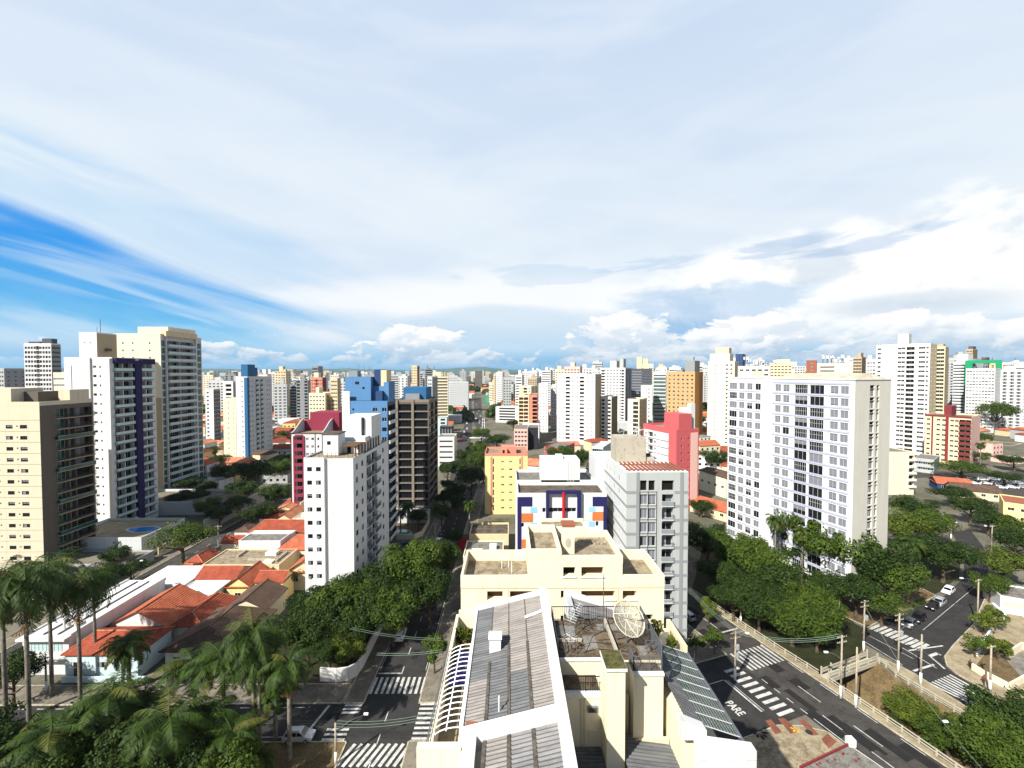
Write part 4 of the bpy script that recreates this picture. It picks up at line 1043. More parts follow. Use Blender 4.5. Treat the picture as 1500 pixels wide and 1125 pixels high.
# --- white slab building on the right
def white_slab():
    p0 = G(1060, 785, 3.0); p1 = G(1246, 869, 3.0)
    dv = Vector((p1.x - p0.x, p1.y - p0.y)); W_ = dv.length; rz = math.atan2(dv.y, dv.x); X = dv.normalized(); Yd = Vector((-X.y, X.x)); Dp = 12.8
    H = zt(557, p1.y); n = 17; zb = 3.0; fl = (H - zb - 1.1) / n
    B = Bld('apartment_building', 'long white slab block on pillars with rows of roller blinds, above the street trees', APT, (p0.x, p0.y), rz)
    def t(u):
        q = ray(u, 680); q = q.x / q.y; return max(.3, (q * p0.y - p0.x) / (X.x - q * X.y))
    sp = t(1128)
    fa = []; fb = []
    for i in range(n):
        a, b = zb + fl * i + .62, zb + fl * i + 2.5
        fa += [(t(1061.8), t(1073.5), a - .1, b, 'mmwS'), (t(1076.6), t(1084.5), a, b, 'SsSh'), (t(1088), t(1096), a, b, 'SSsh'), (t(1100), t(1108), a, b, 'SsSd')]
        fb += [(t(1133.5) - sp, t(1142) - sp, a, b, 'SSSs'), (t(1145) - sp, t(1154.5) - sp, a, b, 'SSsd'), (t(1162) - sp, t(1181) - sp, a - .35, b + .1, 'mmdhw', .25), (t(1184) - sp, t(1205) - sp, a - .35, b + .1, 'mmdSw', .25), (t(1214) - sp, t(1226) - sp, a, b, 'SSSs'), (t(1229) - sp, t(1241) - sp, a, b, 'SSSs')]
    B.face(0, 1.2, 0, sp, zb, H, fa, M['white']); B.face(sp, 0, 0, W_ - sp, zb, H, fb, M['white'])
    B.face(sp, 1.2, 270, 1.2, zb, H, [], M['white'])
    e0 = Dp
    sd = []
    for i in range(n): sd += [(5.2, 6.9, zb + fl * i + .1, zb + fl * i + 2.0, 'S', .35), (5.2, 6.9, zb + fl * i + 2.02, zb + fl * i + 2.75, 'o', .35), (7.6, 8.6, zb + fl * i + .1, zb + fl * i + 2.0, 'S', .35), (7.6, 8.6, zb + fl * i + 2.02, zb + fl * i + 2.75, 'o', .35)]
    B.face(W_, 0, 90, Dp, zb, H, sd, M['endwall'], 'end_wall'); B.face(W_, Dp, 180, W_, zb, H, [], M['white']); B.face(0, Dp, 270, Dp - 1.2, zb, H, [], M['white'])
    u = B.mb('soffit', M['white2']); u.poly([(0, 1.2, zb), (0, Dp, zb), (W_, Dp, zb), (W_, 0, zb), (sp, 0, zb), (sp, 1.2, zb)])
    pl = B.mb('ledge', M['lilac'])
    for i in range(n + 1):
        z = zb + fl * i; pl.box(t(1131) - .2, -.12, z - .02, t(1243), -.003, z + .42) if i else None
        if i and i < n: pl.box(t(1061.8) - .1, 1.1, z + .05, t(1109), 1.197, z + .3)
    b = B.mb('pillar', M['concrete'])
    for k in range(9): x = 1 + k * (W_ - 2) / 8; b.box(x - .35, 2, 0, x + .35, 2.7, zb - .01); b.box(x - .35, Dp - 2.5, 0, x + .35, Dp - 1.8, zb - .01)
    b = B.mb('lobby', M['charcoal']); b.box(3, 5, 0, W_ - 8, Dp - 4, zb - .01)
    r = B.mb('roof', M['roofpale'])
    r.box(.01, 1.21, H - .2, sp, Dp - .01, H + .01); r.box(sp, .01, H - .2, W_ - .01, Dp - .01, H + .012)
    zr = H + .3
    r.poly([(sp + .5, .4, zr), (W_ - .3, .4, zr), (W_ - 1.5, Dp / 2, zr + 1.3), (sp + 2, Dp / 2, zr + 1.3)]); r.poly([(W_ - .3, .4, zr), (W_ - .3, Dp - .4, zr), (W_ - 1.5, Dp / 2, zr + 1.3)]); r.poly([(W_ - .3, Dp - .4, zr), (sp + .5, Dp - .4, zr), (sp + 2, Dp / 2, zr + 1.3), (W_ - 1.5, Dp / 2, zr + 1.3)]); r.poly([(sp + .5, Dp - .4, zr), (sp + .5, .4, zr), (sp + 2, Dp / 2, zr + 1.3)])
    c = B.mb('cornice', M['white']); c.box(-.15, 1.05, H + .02, sp - .3, Dp + .1, H + .3); c.box(sp - .25, -.18, H + .02, W_ + .15, Dp + .1, H + .29)
    h = B.mb('lift_house', M['cream']); h.box(1.5, 4, H + .31, 6, 9, H + 2.2)
    B.finish()
M['roofpale'] = groundmat('pale stained roof', rgb(196, 188, 168), rgb(166, 156, 134), .6, 5)
M['endwall'] = wall('greyish gable wall', rgb(200, 197, 186), .06, .14); M['lilac'] = wall('pale lilac ledge', rgb(168, 172, 196), .05, .1)  # end face greyer than the front: grazing light is put into its colour
white_slab()
# ------------------------------------------------------------------ cream building with flat roof terraces
def terraces():
    y0 = 50.0; x0 = ux(674, y0); k = y0 / F
    B = Bld('apartment_building', 'cream stepped building with walled roof terraces and chimney before the tiled block', APT, (x0, y0), panel='brownpanel')
    U = lambda u: ux(u, y0) - x0
    Z = lambda v: zt(v, y0)
    Wd = U(976); xl, xm, xr = U(775), U(823), U(914); zL, zA, zC = Z(844), Z(805.5), Z(815)
    low = [(U(a), U(b), Z(879), Z(866), 'p', 1.0) for a, b in ((713, 736), (747, 797.5), (853, 903), (914.5, 935))] + [(U(822.5), U(827), Z(877), Z(865.5), 'o', .3)]
    low += [(U(a), U(b), Z(v + 13), Z(v), 'do', .9) for v in (901, 936, 971, 1006, 1041) for a, b in ((713, 736), (747, 797), (853, 903), (940, 960))]
    low += [(U(822.5), U(827), Z(v + 12), Z(v), 'o', .3) for v in (902, 938)]
    up = [(U(826), U(844), Z(845), Z(831), 'o', .9), (U(853), U(886), Z(845), Z(831), 'p', .9)]
    B.face(0, 0, 0, Wd, 0, Z(846), low, M['cream'])
    B.face(0, 0, 0, xl, Z(846), zL, [], M['cream'])
    B.face(xl, 0, 0, xm - xl, Z(846), zA, [h for h in up if h[1] < xm], M['cream'], 'upper_wall')
    B.face(xm, 0, 0, xr - xm, Z(846), zC, [(h[0] - xm, h[1] - xm, *h[2:]) for h in up if h[0] > xm - .3] , M['cream'], 'upper_wall')
    B.face(xr, 0, 0, Wd - xr, Z(846), zL, [], M['cream'])
    up2 = None
    D1, D2 = 7.4, 8.2
    B.face(Wd, 0, 90, D1, 0, zL, [], M['cream']); B.face(Wd, D1, 180, Wd, 0, zL, [], M['cream']); B.face(0, D1, 270, D1, 0, zL, [], M['cream'])
    B.face(xr, 0, 90, D2, zL - 2, zC, [], M['cream'], 'upper_wall'); B.face(xr, D2, 180, xr - xl, zL - 2, zC, [], M['cream'], 'upper_wall'); B.face(xl, D2, 270, D2, zL - 2, zA, [], M['cream'], 'upper_wall')
    B.face(xm, 0, 90, D2, zC - 1, zA, [], M['cream'], 'upper_wall'); B.face(xm, D2, 180, xm - xl, zC - 1, zA, [], M['cream'], 'upper_wall')
    r = B.mb('roof', M['roofwarm'])
    r.box(.3, .25, zL - 1.7, xl - .01, D1 - .25, zL - 1.3); r.box(xr + .01, .25, zL - 1.6, Wd - .3, D1 - .25, zL - 1.2)
    r.box(xm + .25, .25, zC - 1.2, xr - .25, D2 - .25, zC - .85); r.box(xl + .25, .25, zA - 1.3, xm - .25, D2 - .25, zA - .9)
    p = B.mb('parapet', M['cream'])
    def ring(xa, xb, ya, yb, za, zb, t=.25, sides='frbl'):
        if 'f' in sides: p.box(xa - .03, ya - .03, za, xb + .03, ya + t, zb)
        if 'b' in sides: p.box(xa - .03, yb - t, za, xb + .03, yb + .03, zb)
        if 'l' in sides: p.box(xa - .03, ya + t, za, xa + t, yb - t, zb)
        if 'r' in sides: p.box(xb - t, ya + t, za, xb + .03, yb - t, zb)
    ring(0, xl - .05, 0, D1, zL - 1.3, zL + .06, sides='fbl'); ring(xr + .05, Wd, 0, D1, zL - 1.3, zL + .06, sides='frb')
    ring(xm + .04, xr, 0, D2, zC - .9, zC + .05); ring(xl, xm, 0, D2, zA - .95, zA + .05)
    p = B.mb('string_course', M['beige']); p.box(-.03, -.07, Z(861.5), Wd + .03, -.003, Z(860.5)); p.box(U(731) + 1, -.05, Z(930), U(732.5) + 1, -.004, Z(863)); p.box(U(907), -.05, Z(1050), U(908.2), -.004, Z(863))
    p = B.mb('sill', M['white'])
    for h in low[:4] + up: p.box(h[0] - .12, -.12, h[2] - .12, h[1] + .12, -.003, h[2] - .003)
    p = B.mb('chimney', M['cream']); p.box(xm + .5, 2.6, zC - .9, xm + 1.95, 4.0, zt(770, 53)); p = B.mb('chimney_cap', M['brick']); p.box(xm + .4, 2.5, zt(770, 53) + .01, xm + 2.05, 4.1, zt(768, 53) + .12)
    p = B.mb('stair_house', M['cream']); p.box(xl + 2.0, D2 + .1, zC - 4, xm + 4.6, D2 + 3.6, zt(770, 60)); p = B.mb('stair_roof', M['roofwarm']); p.box(xl + 2.3, D2 + .4, zt(770, 60) + .005, xm + 4.3, D2 + 3.3, zt(770, 60) + .03)
    p = B.mb('stair_rim', M['cream']); z = zt(770, 60); p.box(xl + 1.98, D2 + .08, z + .006, xm + 4.62, D2 + .38, z + .4); p.box(xl + 1.98, D2 + 3.32, z + .006, xm + 4.62, D2 + 3.62, z + .4)
    p = B.mb('vent_pipe', M['white'])
    for x, y, zz in ((U(745), 5.2, zL - 1.3), (U(734), 4.8, zL - 1.3), (U(750), 3.5, zL - 1.3)): p.tube([(x, y, zz), (x, y, zz + 1.5)], .06, 6)
    p = B.mb('rubble', M['concrete']); rr = random.Random(3)
    for j in range(40):
        x, y = rr.uniform(xm + .6, xr - .6), rr.uniform(4.4, D2 - .6); s = rr.uniform(.05, .16); p.box(x, y, zC - .84, x + s, y + s * 1.3, zC - .84 + s)
    p = B.mb('vent_disc', M['concrete']); c = (xm + 1.2, 2.58, zC + .55)
    p.poly([(c[0] + .38 * math.cos(a * pi / 8), c[1], c[2] + .62 * math.sin(a * pi / 8)) for a in range(16)])
    B.finish()
terraces()

# ------------------------------------------------------------------ nearest building, seen from above
M['sheet'] = corrugated('grey fibre cement sheet', rgb(134, 132, 131), rgb(104, 104, 106), .26)
M['sheet2'] = corrugated('pinkish fibre cement sheet', rgb(146, 140, 134), rgb(118, 113, 110), .26)
M['sheet3'] = corrugated('dark fibre cement sheet', rgb(106, 107, 109), rgb(80, 82, 84), .26)
M['greensheet'] = corrugated('green translucent sheet', rgb(108, 116, 110), rgb(80, 88, 83), .2, 0, rgb(80, 90, 78))
M['seam'] = groundmat('dark seam', rgb(96, 90, 82), rgb(68, 64, 58), 1.5, 6)
NEAR = Vector((4.6, 27.0, 0.0))
def near_building():
    root = thing('apartment_building', 'nearest cream building, seen from above, with grey corrugated roofs and a pergola', APT, NEAR)
    parts = {}
    def mb(key, *mats):
        if key not in parts: parts[key] = (MB(), [M[m] for m in mats])
        return parts[key][0]
    def corr(b, xa, xb, ya, yb, za, zb, m=0, per=.26, amp=.028, lift=0.0):
        n = max(2, int((yb - ya) / per * 6))
        for i in range(n):
            y0, y1 = ya + (yb - ya) * i / n, ya + (yb - ya) * (i + 1) / n
            w0, w1 = amp * math.sin(2 * pi * y0 / per) + lift, amp * math.sin(2 * pi * y1 / per) + lift
            b.poly([(xa, y0, za + w0), (xb, y0, zb + w0), (xb, y1, zb + w1), (xa, y1, za + w1)], m)
    rr = random.Random(11)
    b = mb('wall', 'cream')
    b.box(-4.4, 19, 0, 13.7, 36, 31.0)
    b.box(-2.55, 19, 31.01, 3.15, 35.9, 34.8); b.box(-4.9, 22.35, 31.01, -2.56, 22.7, 35.05)
    b.box(-4.42, 22.71, 31.01, -4.2, 35.9, 34.5); b.box(-4.19, 35.65, 31.01, -2.56, 35.9, 34.9)
    b.box(-4.19, 22.71, 31.01, -2.56, 35.64, 33.2)
    b.box(3.25, 26.3, 31.01, 6.35, 27.99, 34.85); b.box(3.25, 28, 31.01, 10.2, 32.6, 35.85); b.box(4.8, 32.61, 31.01, 10, 35.9, 34.4)
    b.box(8.0, 26.9, 31.01, 9.8, 27.99, 35.65); b.box(10.21, 24.6, 31.01, 11.3, 35.9, 33.9); b.box(11.31, 32.3, 31.01, 13.7, 35.9, 33.2)
    mb('terrace_floor', 'pave').box(-4.18, 22.72, 33.201, -2.57, 35.63, 33.22)
    # left roof pitch in sheets
    rs = mb('corrugated_roof', 'sheet', 'sheet2', 'sheet3')
    Z = lambda x: 35.0 + (x + 2.6) / 5.2 * 1.3
    for i, xa in enumerate((-2.6, -1.3, 0.0, 1.3)):
        for j, (ya, yb) in enumerate(((15, 22.4), (23.4, 27.2), (27.2, 31.2), (31.2, 35.5))):
            if j == 0 and i == 0: continue
            corr(rs, xa, xa + 1.3, ya, yb, Z(xa), Z(xa + 1.3), rr.choice((0, 0, 1, 1, 2)) if j < 3 else rr.choice((0, 1, 1, 2)), lift=.004 * ((i + j) % 2))
    sm = mb('roof_seam', 'seam')
    for xa in (-1.3, 0.0, 1.3):
        for ya, yb, w in ((15, 22.4, .24), (23.4, 28.5 + rr.random() * 2, .2), (30, 35.5, .05)):
            sm.poly([(xa - w / 2, ya, Z(xa - w / 2) + .05), (xa + w / 2, ya, Z(xa + w / 2) + .05), (xa + w / 2 * .8, yb, Z(xa + w / 2) + .05), (xa - w / 2 * .8, yb, Z(xa - w / 2) + .05)])
    def sloped(b, xa, xb, ya, yb, za, zb, h, m=0):
        """upstand whose top follows the slope"""
        lo = min(za, zb) - .5
        P = [(xa, ya), (xb, ya), (xb, yb), (xa, yb)]; T = [za + h, zb + h, zb + h, za + h]
        for i in range(4):
            j = (i + 1) % 4; b.poly([(*P[i], lo), (*P[j], lo), (*P[j], T[j]), (*P[i], T[i])], m)
        b.poly([(*P[i], T[i]) for i in range(4)], m)
    w = mb('upstand', 'white')
    sloped(w, -2.7, 2.58, 22.45, 23.35, Z(-2.7), Z(2.58), .32); sloped(w, -2.7, 2.58, 35.5, 35.95, Z(-2.7), Z(2.58), .25)
    w.box(2.6, 15, 34.8, 3.2, 36, 36.72); sloped(w, 4.7, 10.2, 35.5, 35.95, 36.4, 34.6, .25); sloped(w, 4.7, 5.19, 32.8, 35.49, 36.3, 36.1, .2); sloped(w, -2.75, -2.56, 23.36, 35.49, 34.9, 34.9, .2)
    w.box(-1.85, 15, 34.5, -1.72, 22.44, 35.6)
    wc = mb('roof_patch', 'white'); x0 = 1.25; wc.poly([(x0, 32.6, Z(x0) + .06), (2.58, 32.9, Z(2.58) + .06), (2.58, 33.3, Z(2.58) + .06), (x0, 33.0, Z(x0) + .06)])
    v = mb('roof_vent', 'white'); v.box(-1.35, 29.6, 35.2, -.55, 30.5, 36.3); v.poly([(-1.42, 29.5, 36.31), (-.48, 29.5, 36.31), (-.48, 30.1, 36.5), (-1.42, 30.1, 36.5)]); v.poly([(-1.42, 30.6, 36.31), (-1.42, 30.1, 36.5), (-.48, 30.1, 36.5), (-.48, 30.6, 36.31)])
    br = mb('roof_brick', 'brick'); br.box(-2.4, 23.5, 35.12, -1.8, 23.75, 35.3)
    vp = mb('vent_pipe', 'white'); vp.tube([(-.55, 24.2, 35.5), (-.55, 24.2, 36.4)], .05, 8)
    # far right pitch and right pitch
    corr(rs, 5.2, 7.6, 32.8, 35.5, 36.1, 35.4, 0); corr(rs, 7.6, 10.2, 32.8, 35.5, 35.4, 34.6, 1)
    corr(rs, 10.25, 11.35, 24.6, 32.2, 34.9, 34.3, 2, amp=.04); corr(rs, 3.3, 5.75, 15, 26.2, 31.6, 31.6, 2)
    corr(rs, 6.95, 10.58, 15, 26.8, 31.9, 31.4, 2, amp=.04); corr(rs, 10.58, 11.6, 15, 23.35, 31.4, 31.2, 0, amp=.04)
    gc = mb('canopy', 'greensheet'); corr(gc, 11.38, 13.6, 24.6, 32.3, 34.25, 33.5, 0, .2, .01)
    rb = mb('canopy_rib', 'frame')
    for i in range(9): y = 24.6 + i * .95; rb.bar((11.38, y, 34.29), (13.62, y, 33.54), .05, .04)
    cg = mb('canopy_gutter', 'steel'); cg.box(13.6, 24.4, 33.35, 13.78, 32.4, 33.5)
    sloped(w, 9.9, 11.35, 24.0, 24.59, 35.0, 34.4, .08); sloped(w, 10.6, 13.9, 23.4, 23.99, 34.25, 33.75, .02)
    wf = mb('gable_wall', 'white'); wf.box(10.6, 23.4, 28, 13.9, 23.99, 33.2); wf.box(11.6, 19, 28, 13.9, 23.39, 31.4)
    # cream block in the middle: terrace, balcony and shafts
    p = mb('shaft', 'cream'); p.box(5.8, 24.8, 28, 6.88, 26.29, 37.4); p.box(6.4, 26.3, 31.1, 6.9, 27.9, 34.8)
    p.box(7.95, 26.75, 31.02, 9.85, 26.89, 35.75)
    fl = mb('shaft_foot', 'cream2'); fl.box(7.85, 26.5, 31.3, 10.15, 26.74, 31.75); fl.box(6.9, 27.6, 31.2, 7.9, 27.75, 33.8)
    cp = mb('shaft_cap', 'white'); cp.box(5.7, 24.7, 37.41, 6.98, 26.45, 37.56)
    ms = mb('moss', 'moss'); ms.box(5.74, 24.76, 37.565, 6.94, 26.41, 37.6)
    pf = mb('platform_floor', 'moss2'); pf.box(3.27, 28.02, 35.855, 10.18, 32.58, 35.9); pf.box(8.02, 26.92, 35.655, 9.78, 27.98, 35.72); pf.box(3.27, 26.5, 34.855, 5.75, 27.97, 34.9)
    ed = mb('platform_edge', 'white'); ed.box(3.2, 27.9, 35.86, 6.9, 28.02, 36.05); ed.box(3.2, 26.22, 34.7, 5.78, 26.48, 35.02); ed.box(7.92, 26.65, 35.72, 9.88, 26.9, 35.9)
    # clutter on the stained slab
    cb = mb('roof_cable', 'blacksteel')
    for k in range(9):
        a = Vector((rr.uniform(3.6, 9.6), rr.uniform(28.3, 32.2), 35.93)); c = Vector((rr.uniform(3.6, 9.6), rr.uniform(28.3, 32.2), 35.93)); m_ = (a + c) / 2 + Vector((rr.uniform(-.6, .6), rr.uniform(-.6, .6), 0)); cb.tube([a, a.lerp(m_, .6), m_, c.lerp(m_, .5), c], .022, 5)
    ps = mb('slab_patch', 'roofgrey')
    for x, y, w_, d_ in ((3.6, 30.6, 1.3, 1.2), (5.3, 29.0, .9, 1.6), (6.6, 31.2, 1.5, .8), (8.9, 28.4, .8, 1.0), (9.0, 31.3, .7, .9)): ps.box(x, y, 35.902, x + w_, y + d_, 35.93)
    sw = mb('low_wall', 'concrete'); sw.box(7.25, 28.3, 35.9, 7.42, 32.3, 36.2); sw.box(3.5, 29.9, 35.9, 5.2, 30.02, 36.1)
    fr = mb('iron_stand', 'steel')
    for x, y in ((3.9, 28.6), (5.0, 31.6), (8.6, 31.8), (9.4, 28.5)):
        for a, c in (((0, 0, 0), (0, 0, .6)), ((.7, 0, 0), (.7, 0, .6)), ((0, .5, 0), (0, .5, .6)), ((.7, .5, 0), (.7, .5, .6)), ((0, 0, .6), (.7, 0, .6)), ((.7, 0, .6), (.7, .5, .6)), ((.7, .5, .6), (0, .5, .6)), ((0, .5, .6), (0, 0, .6))): fr.bar(Vector(a) + Vector((x, y, 35.93)), Vector(c) + Vector((x, y, 35.93)), .04, .04)
    # railings
    def rail(b, pts, h=1.1, step=.14, mid=True):
        for a, c in zip(pts, pts[1:]):
            a, c = Vector(a), Vector(c); n = max(1, int((c - a).length / step))
            b.bar(a + Vector((0, 0, h)), c + Vector((0, 0, h)), .05, .05); b.bar(a + Vector((0, 0, .12)), c + Vector((0, 0, .12)), .035, .035)
            for i in range(n + 1):
                q = a + (c - a) * (i / n); t = .05 if i % 10 == 0 else .022
                b.bar(q, q + Vector((0, 0, h)), t, t)
    r = mb('balcony_railing', 'blacksteel')
    rail(mb('railing', 'blacksteel'), [(3.3, 28.0, 35.9), (3.3, 32.5, 35.9), (9.9, 32.5, 35.9)]); rail(r, [(3.35, 26.35, 35.02), (5.7, 26.35, 35.02)], .95); rail(r, [(3.35, 27.85, 34.9), (3.35, 26.4, 34.9)], 1.0)
    r2 = mb('mesh_railing', 'steel'); rail(r2, [(10.1, 32.5, 35.9), (10.1, 27.9, 35.9), (9.8, 26.95, 35.72)], 1.15, .1); rail(r2, [(8.0, 26.95, 35.72), (9.8, 26.95, 35.72)], 1.1, .1); rail(r2, [(8.0, 26.95, 35.72), (8.0, 28.0, 35.72)], 1.1, .1)
    # wall fittings
    pp = mb('drain_pipe', 'beige')
    for x in (4.55, 4.75): pp.tube([(x, 26.24, 31.2), (x, 26.24, 34.6)], .035, 6)
    ac = mb('grille', 'blind'); ac.box(4.95, 26.2, 33.75, 5.55, 26.295, 34.15); g2_ = mb('grille_slats', 'frame_dark'); [g2_.box(5.0, 26.17, 33.8 + j * .1, 5.5, 26.196, 33.85 + j * .1) for j in range(3)]
    ht = mb('hatch', 'cream2'); ht.box(4.98, 26.22, 31.95, 5.5, 26.296, 32.6)
    lb = mb('plank', 'brownpanel'); lb.bar((4.6, 24.6, 31.75), (5.0, 22.6, 31.8), .25, .08); lb.bar((5.05, 24.2, 31.8), (5.5, 23.2, 32.0), .2, .06)
    # pergola on the left terrace
    pg = mb('pergola', 'whitesteel')
    for i in range(17):
        y = 23.6 + i * .46; pts = []
        for j in range(7):
            a = j / 6 * pi / 2; pts.append((-2.75 - 1.55 * math.sin(a), y, 34.35 + .75 * math.cos(a)))
        pg.tube(pts, .035, 6)
    for x, z in ((-2.75, 35.1), (-3.5, 34.98), (-4.3, 34.4)): pg.tube([(x, 23.5, z), (x, 31.0, z)], .04, 6)
    pgl = mb('pergola_cover', 'navy'); pgl.box(-3.9, 27.5, 34.6, -2.85, 29.1, 34.63); pgl.box(-3.7, 29.3, 34.6, -2.85, 30.9, 34.63)
    rl = mb('terrace_rail', 'steel'); rail(rl, [(-4.45, 22.75, 34.5), (-4.45, 31.0, 34.5)], .5, .5)
    lg = mb('ledge', 'cream2'); lg.box(11.3, 32.31, 33.21, 11.9, 35.6, 34.1); lg.box(13.4, 32.31, 33.21, 13.72, 35.9, 34.0)
    for key, (b, mats) in parts.items():
        b.v = [(x - NEAR.x, y - NEAR.y, z) for x, y, z in b.v]; b.build(key, mats, root)
M['moss2'] = groundmat('stained slab', rgb(112, 98, 80), rgb(70, 60, 48), 1.6, 7, rgb(46, 44, 32))
near_building()

def satellite_dish():
    t = thing('satellite_dish', 'large mesh satellite dish standing on the stained roof slab', 'satellite dish', (8.3, 29.6, 35.9))
    b = MB(); R_, dep = 1.2, .38; ax = Vector((.32, -.62, .72)).normalized()
    sx = ax.cross(Vector((0, 0, 1))).normalized(); sy = sx.cross(ax); c = Vector((0, 0, 1.75))
    P = lambda r, a: c + sx * (r * math.cos(a)) + sy * (r * math.sin(a)) + ax * (dep * (r / R_) ** 2 - .1)
    n = 16
    for j in range(n):
        a0, a1 = 2 * pi * j / n, 2 * pi * (j + 1) / n
        for i in range(5):
            r0, r1 = R_ * i / 5, R_ * (i + 1) / 5
            q = [P(r0, a0), P(r1, a0), P(r1, a1), P(r0, a1)]
            b.poly(q if i else q[1:] if False else [P(r0, a0), P(r1, a0), P(r1, a1)], 0) if i == 0 else b.poly(q, 0)
    b.build('reflector', [M['dishmesh']], t)
    f = MB()
    for j in range(n):
        a0, a1 = 2 * pi * j / n, 2 * pi * (j + 1) / n
        f.tube([P(R_, a0), P(R_, a1)], .035, 5)
        if j % 2 == 0: f.tube([P(0, a0), P(R_ * .5, a0), P(R_, a0)], .025, 5)
        f.tube([P(R_ * .55, a0), P(R_ * .55, a1)], .018, 5)
    f.build('rim', [M['dishframe']], t)
    h = MB(); tip = c + ax * 1.25
    for a in (.5, 2.6, 4.7): h.tube([P(R_, a), tip], .025, 5)
    h.tube([tip - ax * .15, tip + ax * .15], .1, 10); h.build('feed_horn', [M['dishframe']], t)
    m = MB(); m.tube([(0, .1, 0), (0, .1, 1.5), tuple(c - ax * .15)], .07, 8); m.tube([(-.6, .5, 0), (0, .1, 1.2)], .04, 6); m.tube([(.6, .5, 0), (0, .1, 1.2)], .04, 6); m.build('mount', [M['steel']], t)
def dish_material():
    m, N, b = new_mat('perforated dish mesh'); b.inputs['Base Color'].default_value = rgb(172, 166, 150); b.inputs['Roughness'].default_value = .6
    tc = N.node('ShaderNodeTexCoord'); sp = N.node('ShaderNodeSeparateXYZ'); N.put(sp.inputs[0], tc.outputs['Object'])
    a = N.m('ABSOLUTE', N.m('SINE', N.m('MULTIPLY', sp.outputs[0], 75.0))); c = N.m('ABSOLUTE', N.m('SINE', N.m('MULTIPLY', sp.outputs[2], 75.0)))
    N.put(b.inputs['Alpha'], N.m('SUBTRACT', 1.0, N.m('MULTIPLY', N.m('GREATER_THAN', a, .55), N.m('GREATER_THAN', c, .55))))
    return m
M['dishmesh'] = dish_material(); M['dishframe'] = plain('dish frame', rgb(206, 196, 174), .5, .3)
satellite_dish()

def roof_antenna(name, label, loc, h, els, ang, tilt=0.0):
    t = thing(name, label, 'antenna', loc)
    b = MB(); b.tube([(0, 0, 0), (0, 0, h)], .03, 6); b.build('mast', [M['steel']], t)
    c = MB(); d = Vector((math.cos(ang), math.sin(ang), tilt)); s = Vector((-math.sin(ang), math.cos(ang), 0))
    o = Vector((0, 0, h * .92)); L = els * .16
    c.tube([o - d * L / 2, o + d * L / 2], .022, 5)
    for i in range(els):
        q = o + d * (L * (i / max(1, els - 1) - .5)); c.tube([q - s * (.45 - .02 * i), q + s * (.45 - .02 * i)], .014, 4)
    c.build('elements', [M['frame']], t)
roof_antenna('antenna', 'tall black mast beside the mesh dish on the stained roof slab', (7.0, 31.2, 35.9), 4.2, 4, .3)
roof_antenna('antenna', 'bent aluminium antenna over the left end of the stained roof slab', (4.8, 30.6, 35.9), 1.9, 9, .9, .45)
roof_antenna('antenna', 'low antenna leaning on the railing, left corner of the stained roof slab', (4.2, 28.6, 35.9), 1.3, 5, 2.2)

# ------------------------------------------------------------------ plants in pots
def leafy(b, c, r, n, size, rnd, up=.3):
    for i in range(n):
        d = Vector((rnd.gauss(0, 1), rnd.gauss(0, 1), rnd.gauss(0, 1) + up)).normalized(); p = Vector(c) + d * r * rnd.uniform(.35, 1.0)
        t = Vector((rnd.gauss(0, 1), rnd.gauss(0, 1), rnd.gauss(0, 1))).normalized(); s = d.cross(t).normalized() * size * .5; l = (d + t * .5).normalized() * size
        b.poly([p - s, p + l * .3 - s * .9, p + l, p + s])
def pot_plant(label, loc, r, kind, h=.45, group=None):
    t = thing('pot_plant', label, 'pot plant', loc, 0, group)
    b = MB(); b.lathe([(.0, 0), (.2, 0), (.28, h), (.24, h), (.22, h - .06), (0, h - .06)], 12); b.build('pot', [M['brick']], t)
    c = MB(); rnd = random.Random(int(loc[0] * 100 + loc[1] * 7)); leafy(c, (0, 0, h + r * .8), r, 160, .22, rnd); c.build('leaves', [M[kind]], t)
for label, loc, r, kind in (('yellow green pot plant at the far end of the left roof terrace, middle of three', (-3.35, 33.6, 33.22), .5, 'frondy'),
        ('dark pot plant at the far end of the left roof terrace, nearest the parapet', (-3.95, 33.9, 33.22), .5, 'leaf'), ('dark pot plant at the far end of the left roof terrace, nearest the roof', (-2.9, 33.8, 33.22), .42, 'leaf2'),
        ('large dark pot plant on the left terrace where the pergola begins', (-3.75, 31.3, 33.22), .6, 'leaf2'), ('smaller pot plant beside the large dark one where the pergola begins', (-3.0, 31.5, 33.22), .4, 'leaf'),
        ('pale pot plant below the cream wall in the bottom corner of the roof', (-4.2, 21.6, 32.4), .55, 'frondy'), ('green pot plant at the foot of the grey lower roof panel', (-2.2, 21.4, 32.4), .55, 'leaf3'),
        ('yellow spiky pot plant on the narrow ledge right of the dish', (11.6, 33.2, 34.1), .5, 'frondy'), ('small pot plant at the near end of the ledge above the green canopy', (12.6, 32.7, 33.3), .35, 'leaf3'), ('bushy pot plant in front of the white gable wall', (12.4, 21.9, 31.6), .6, 'leaf3')):
    pot_plant(label, loc, r, kind)
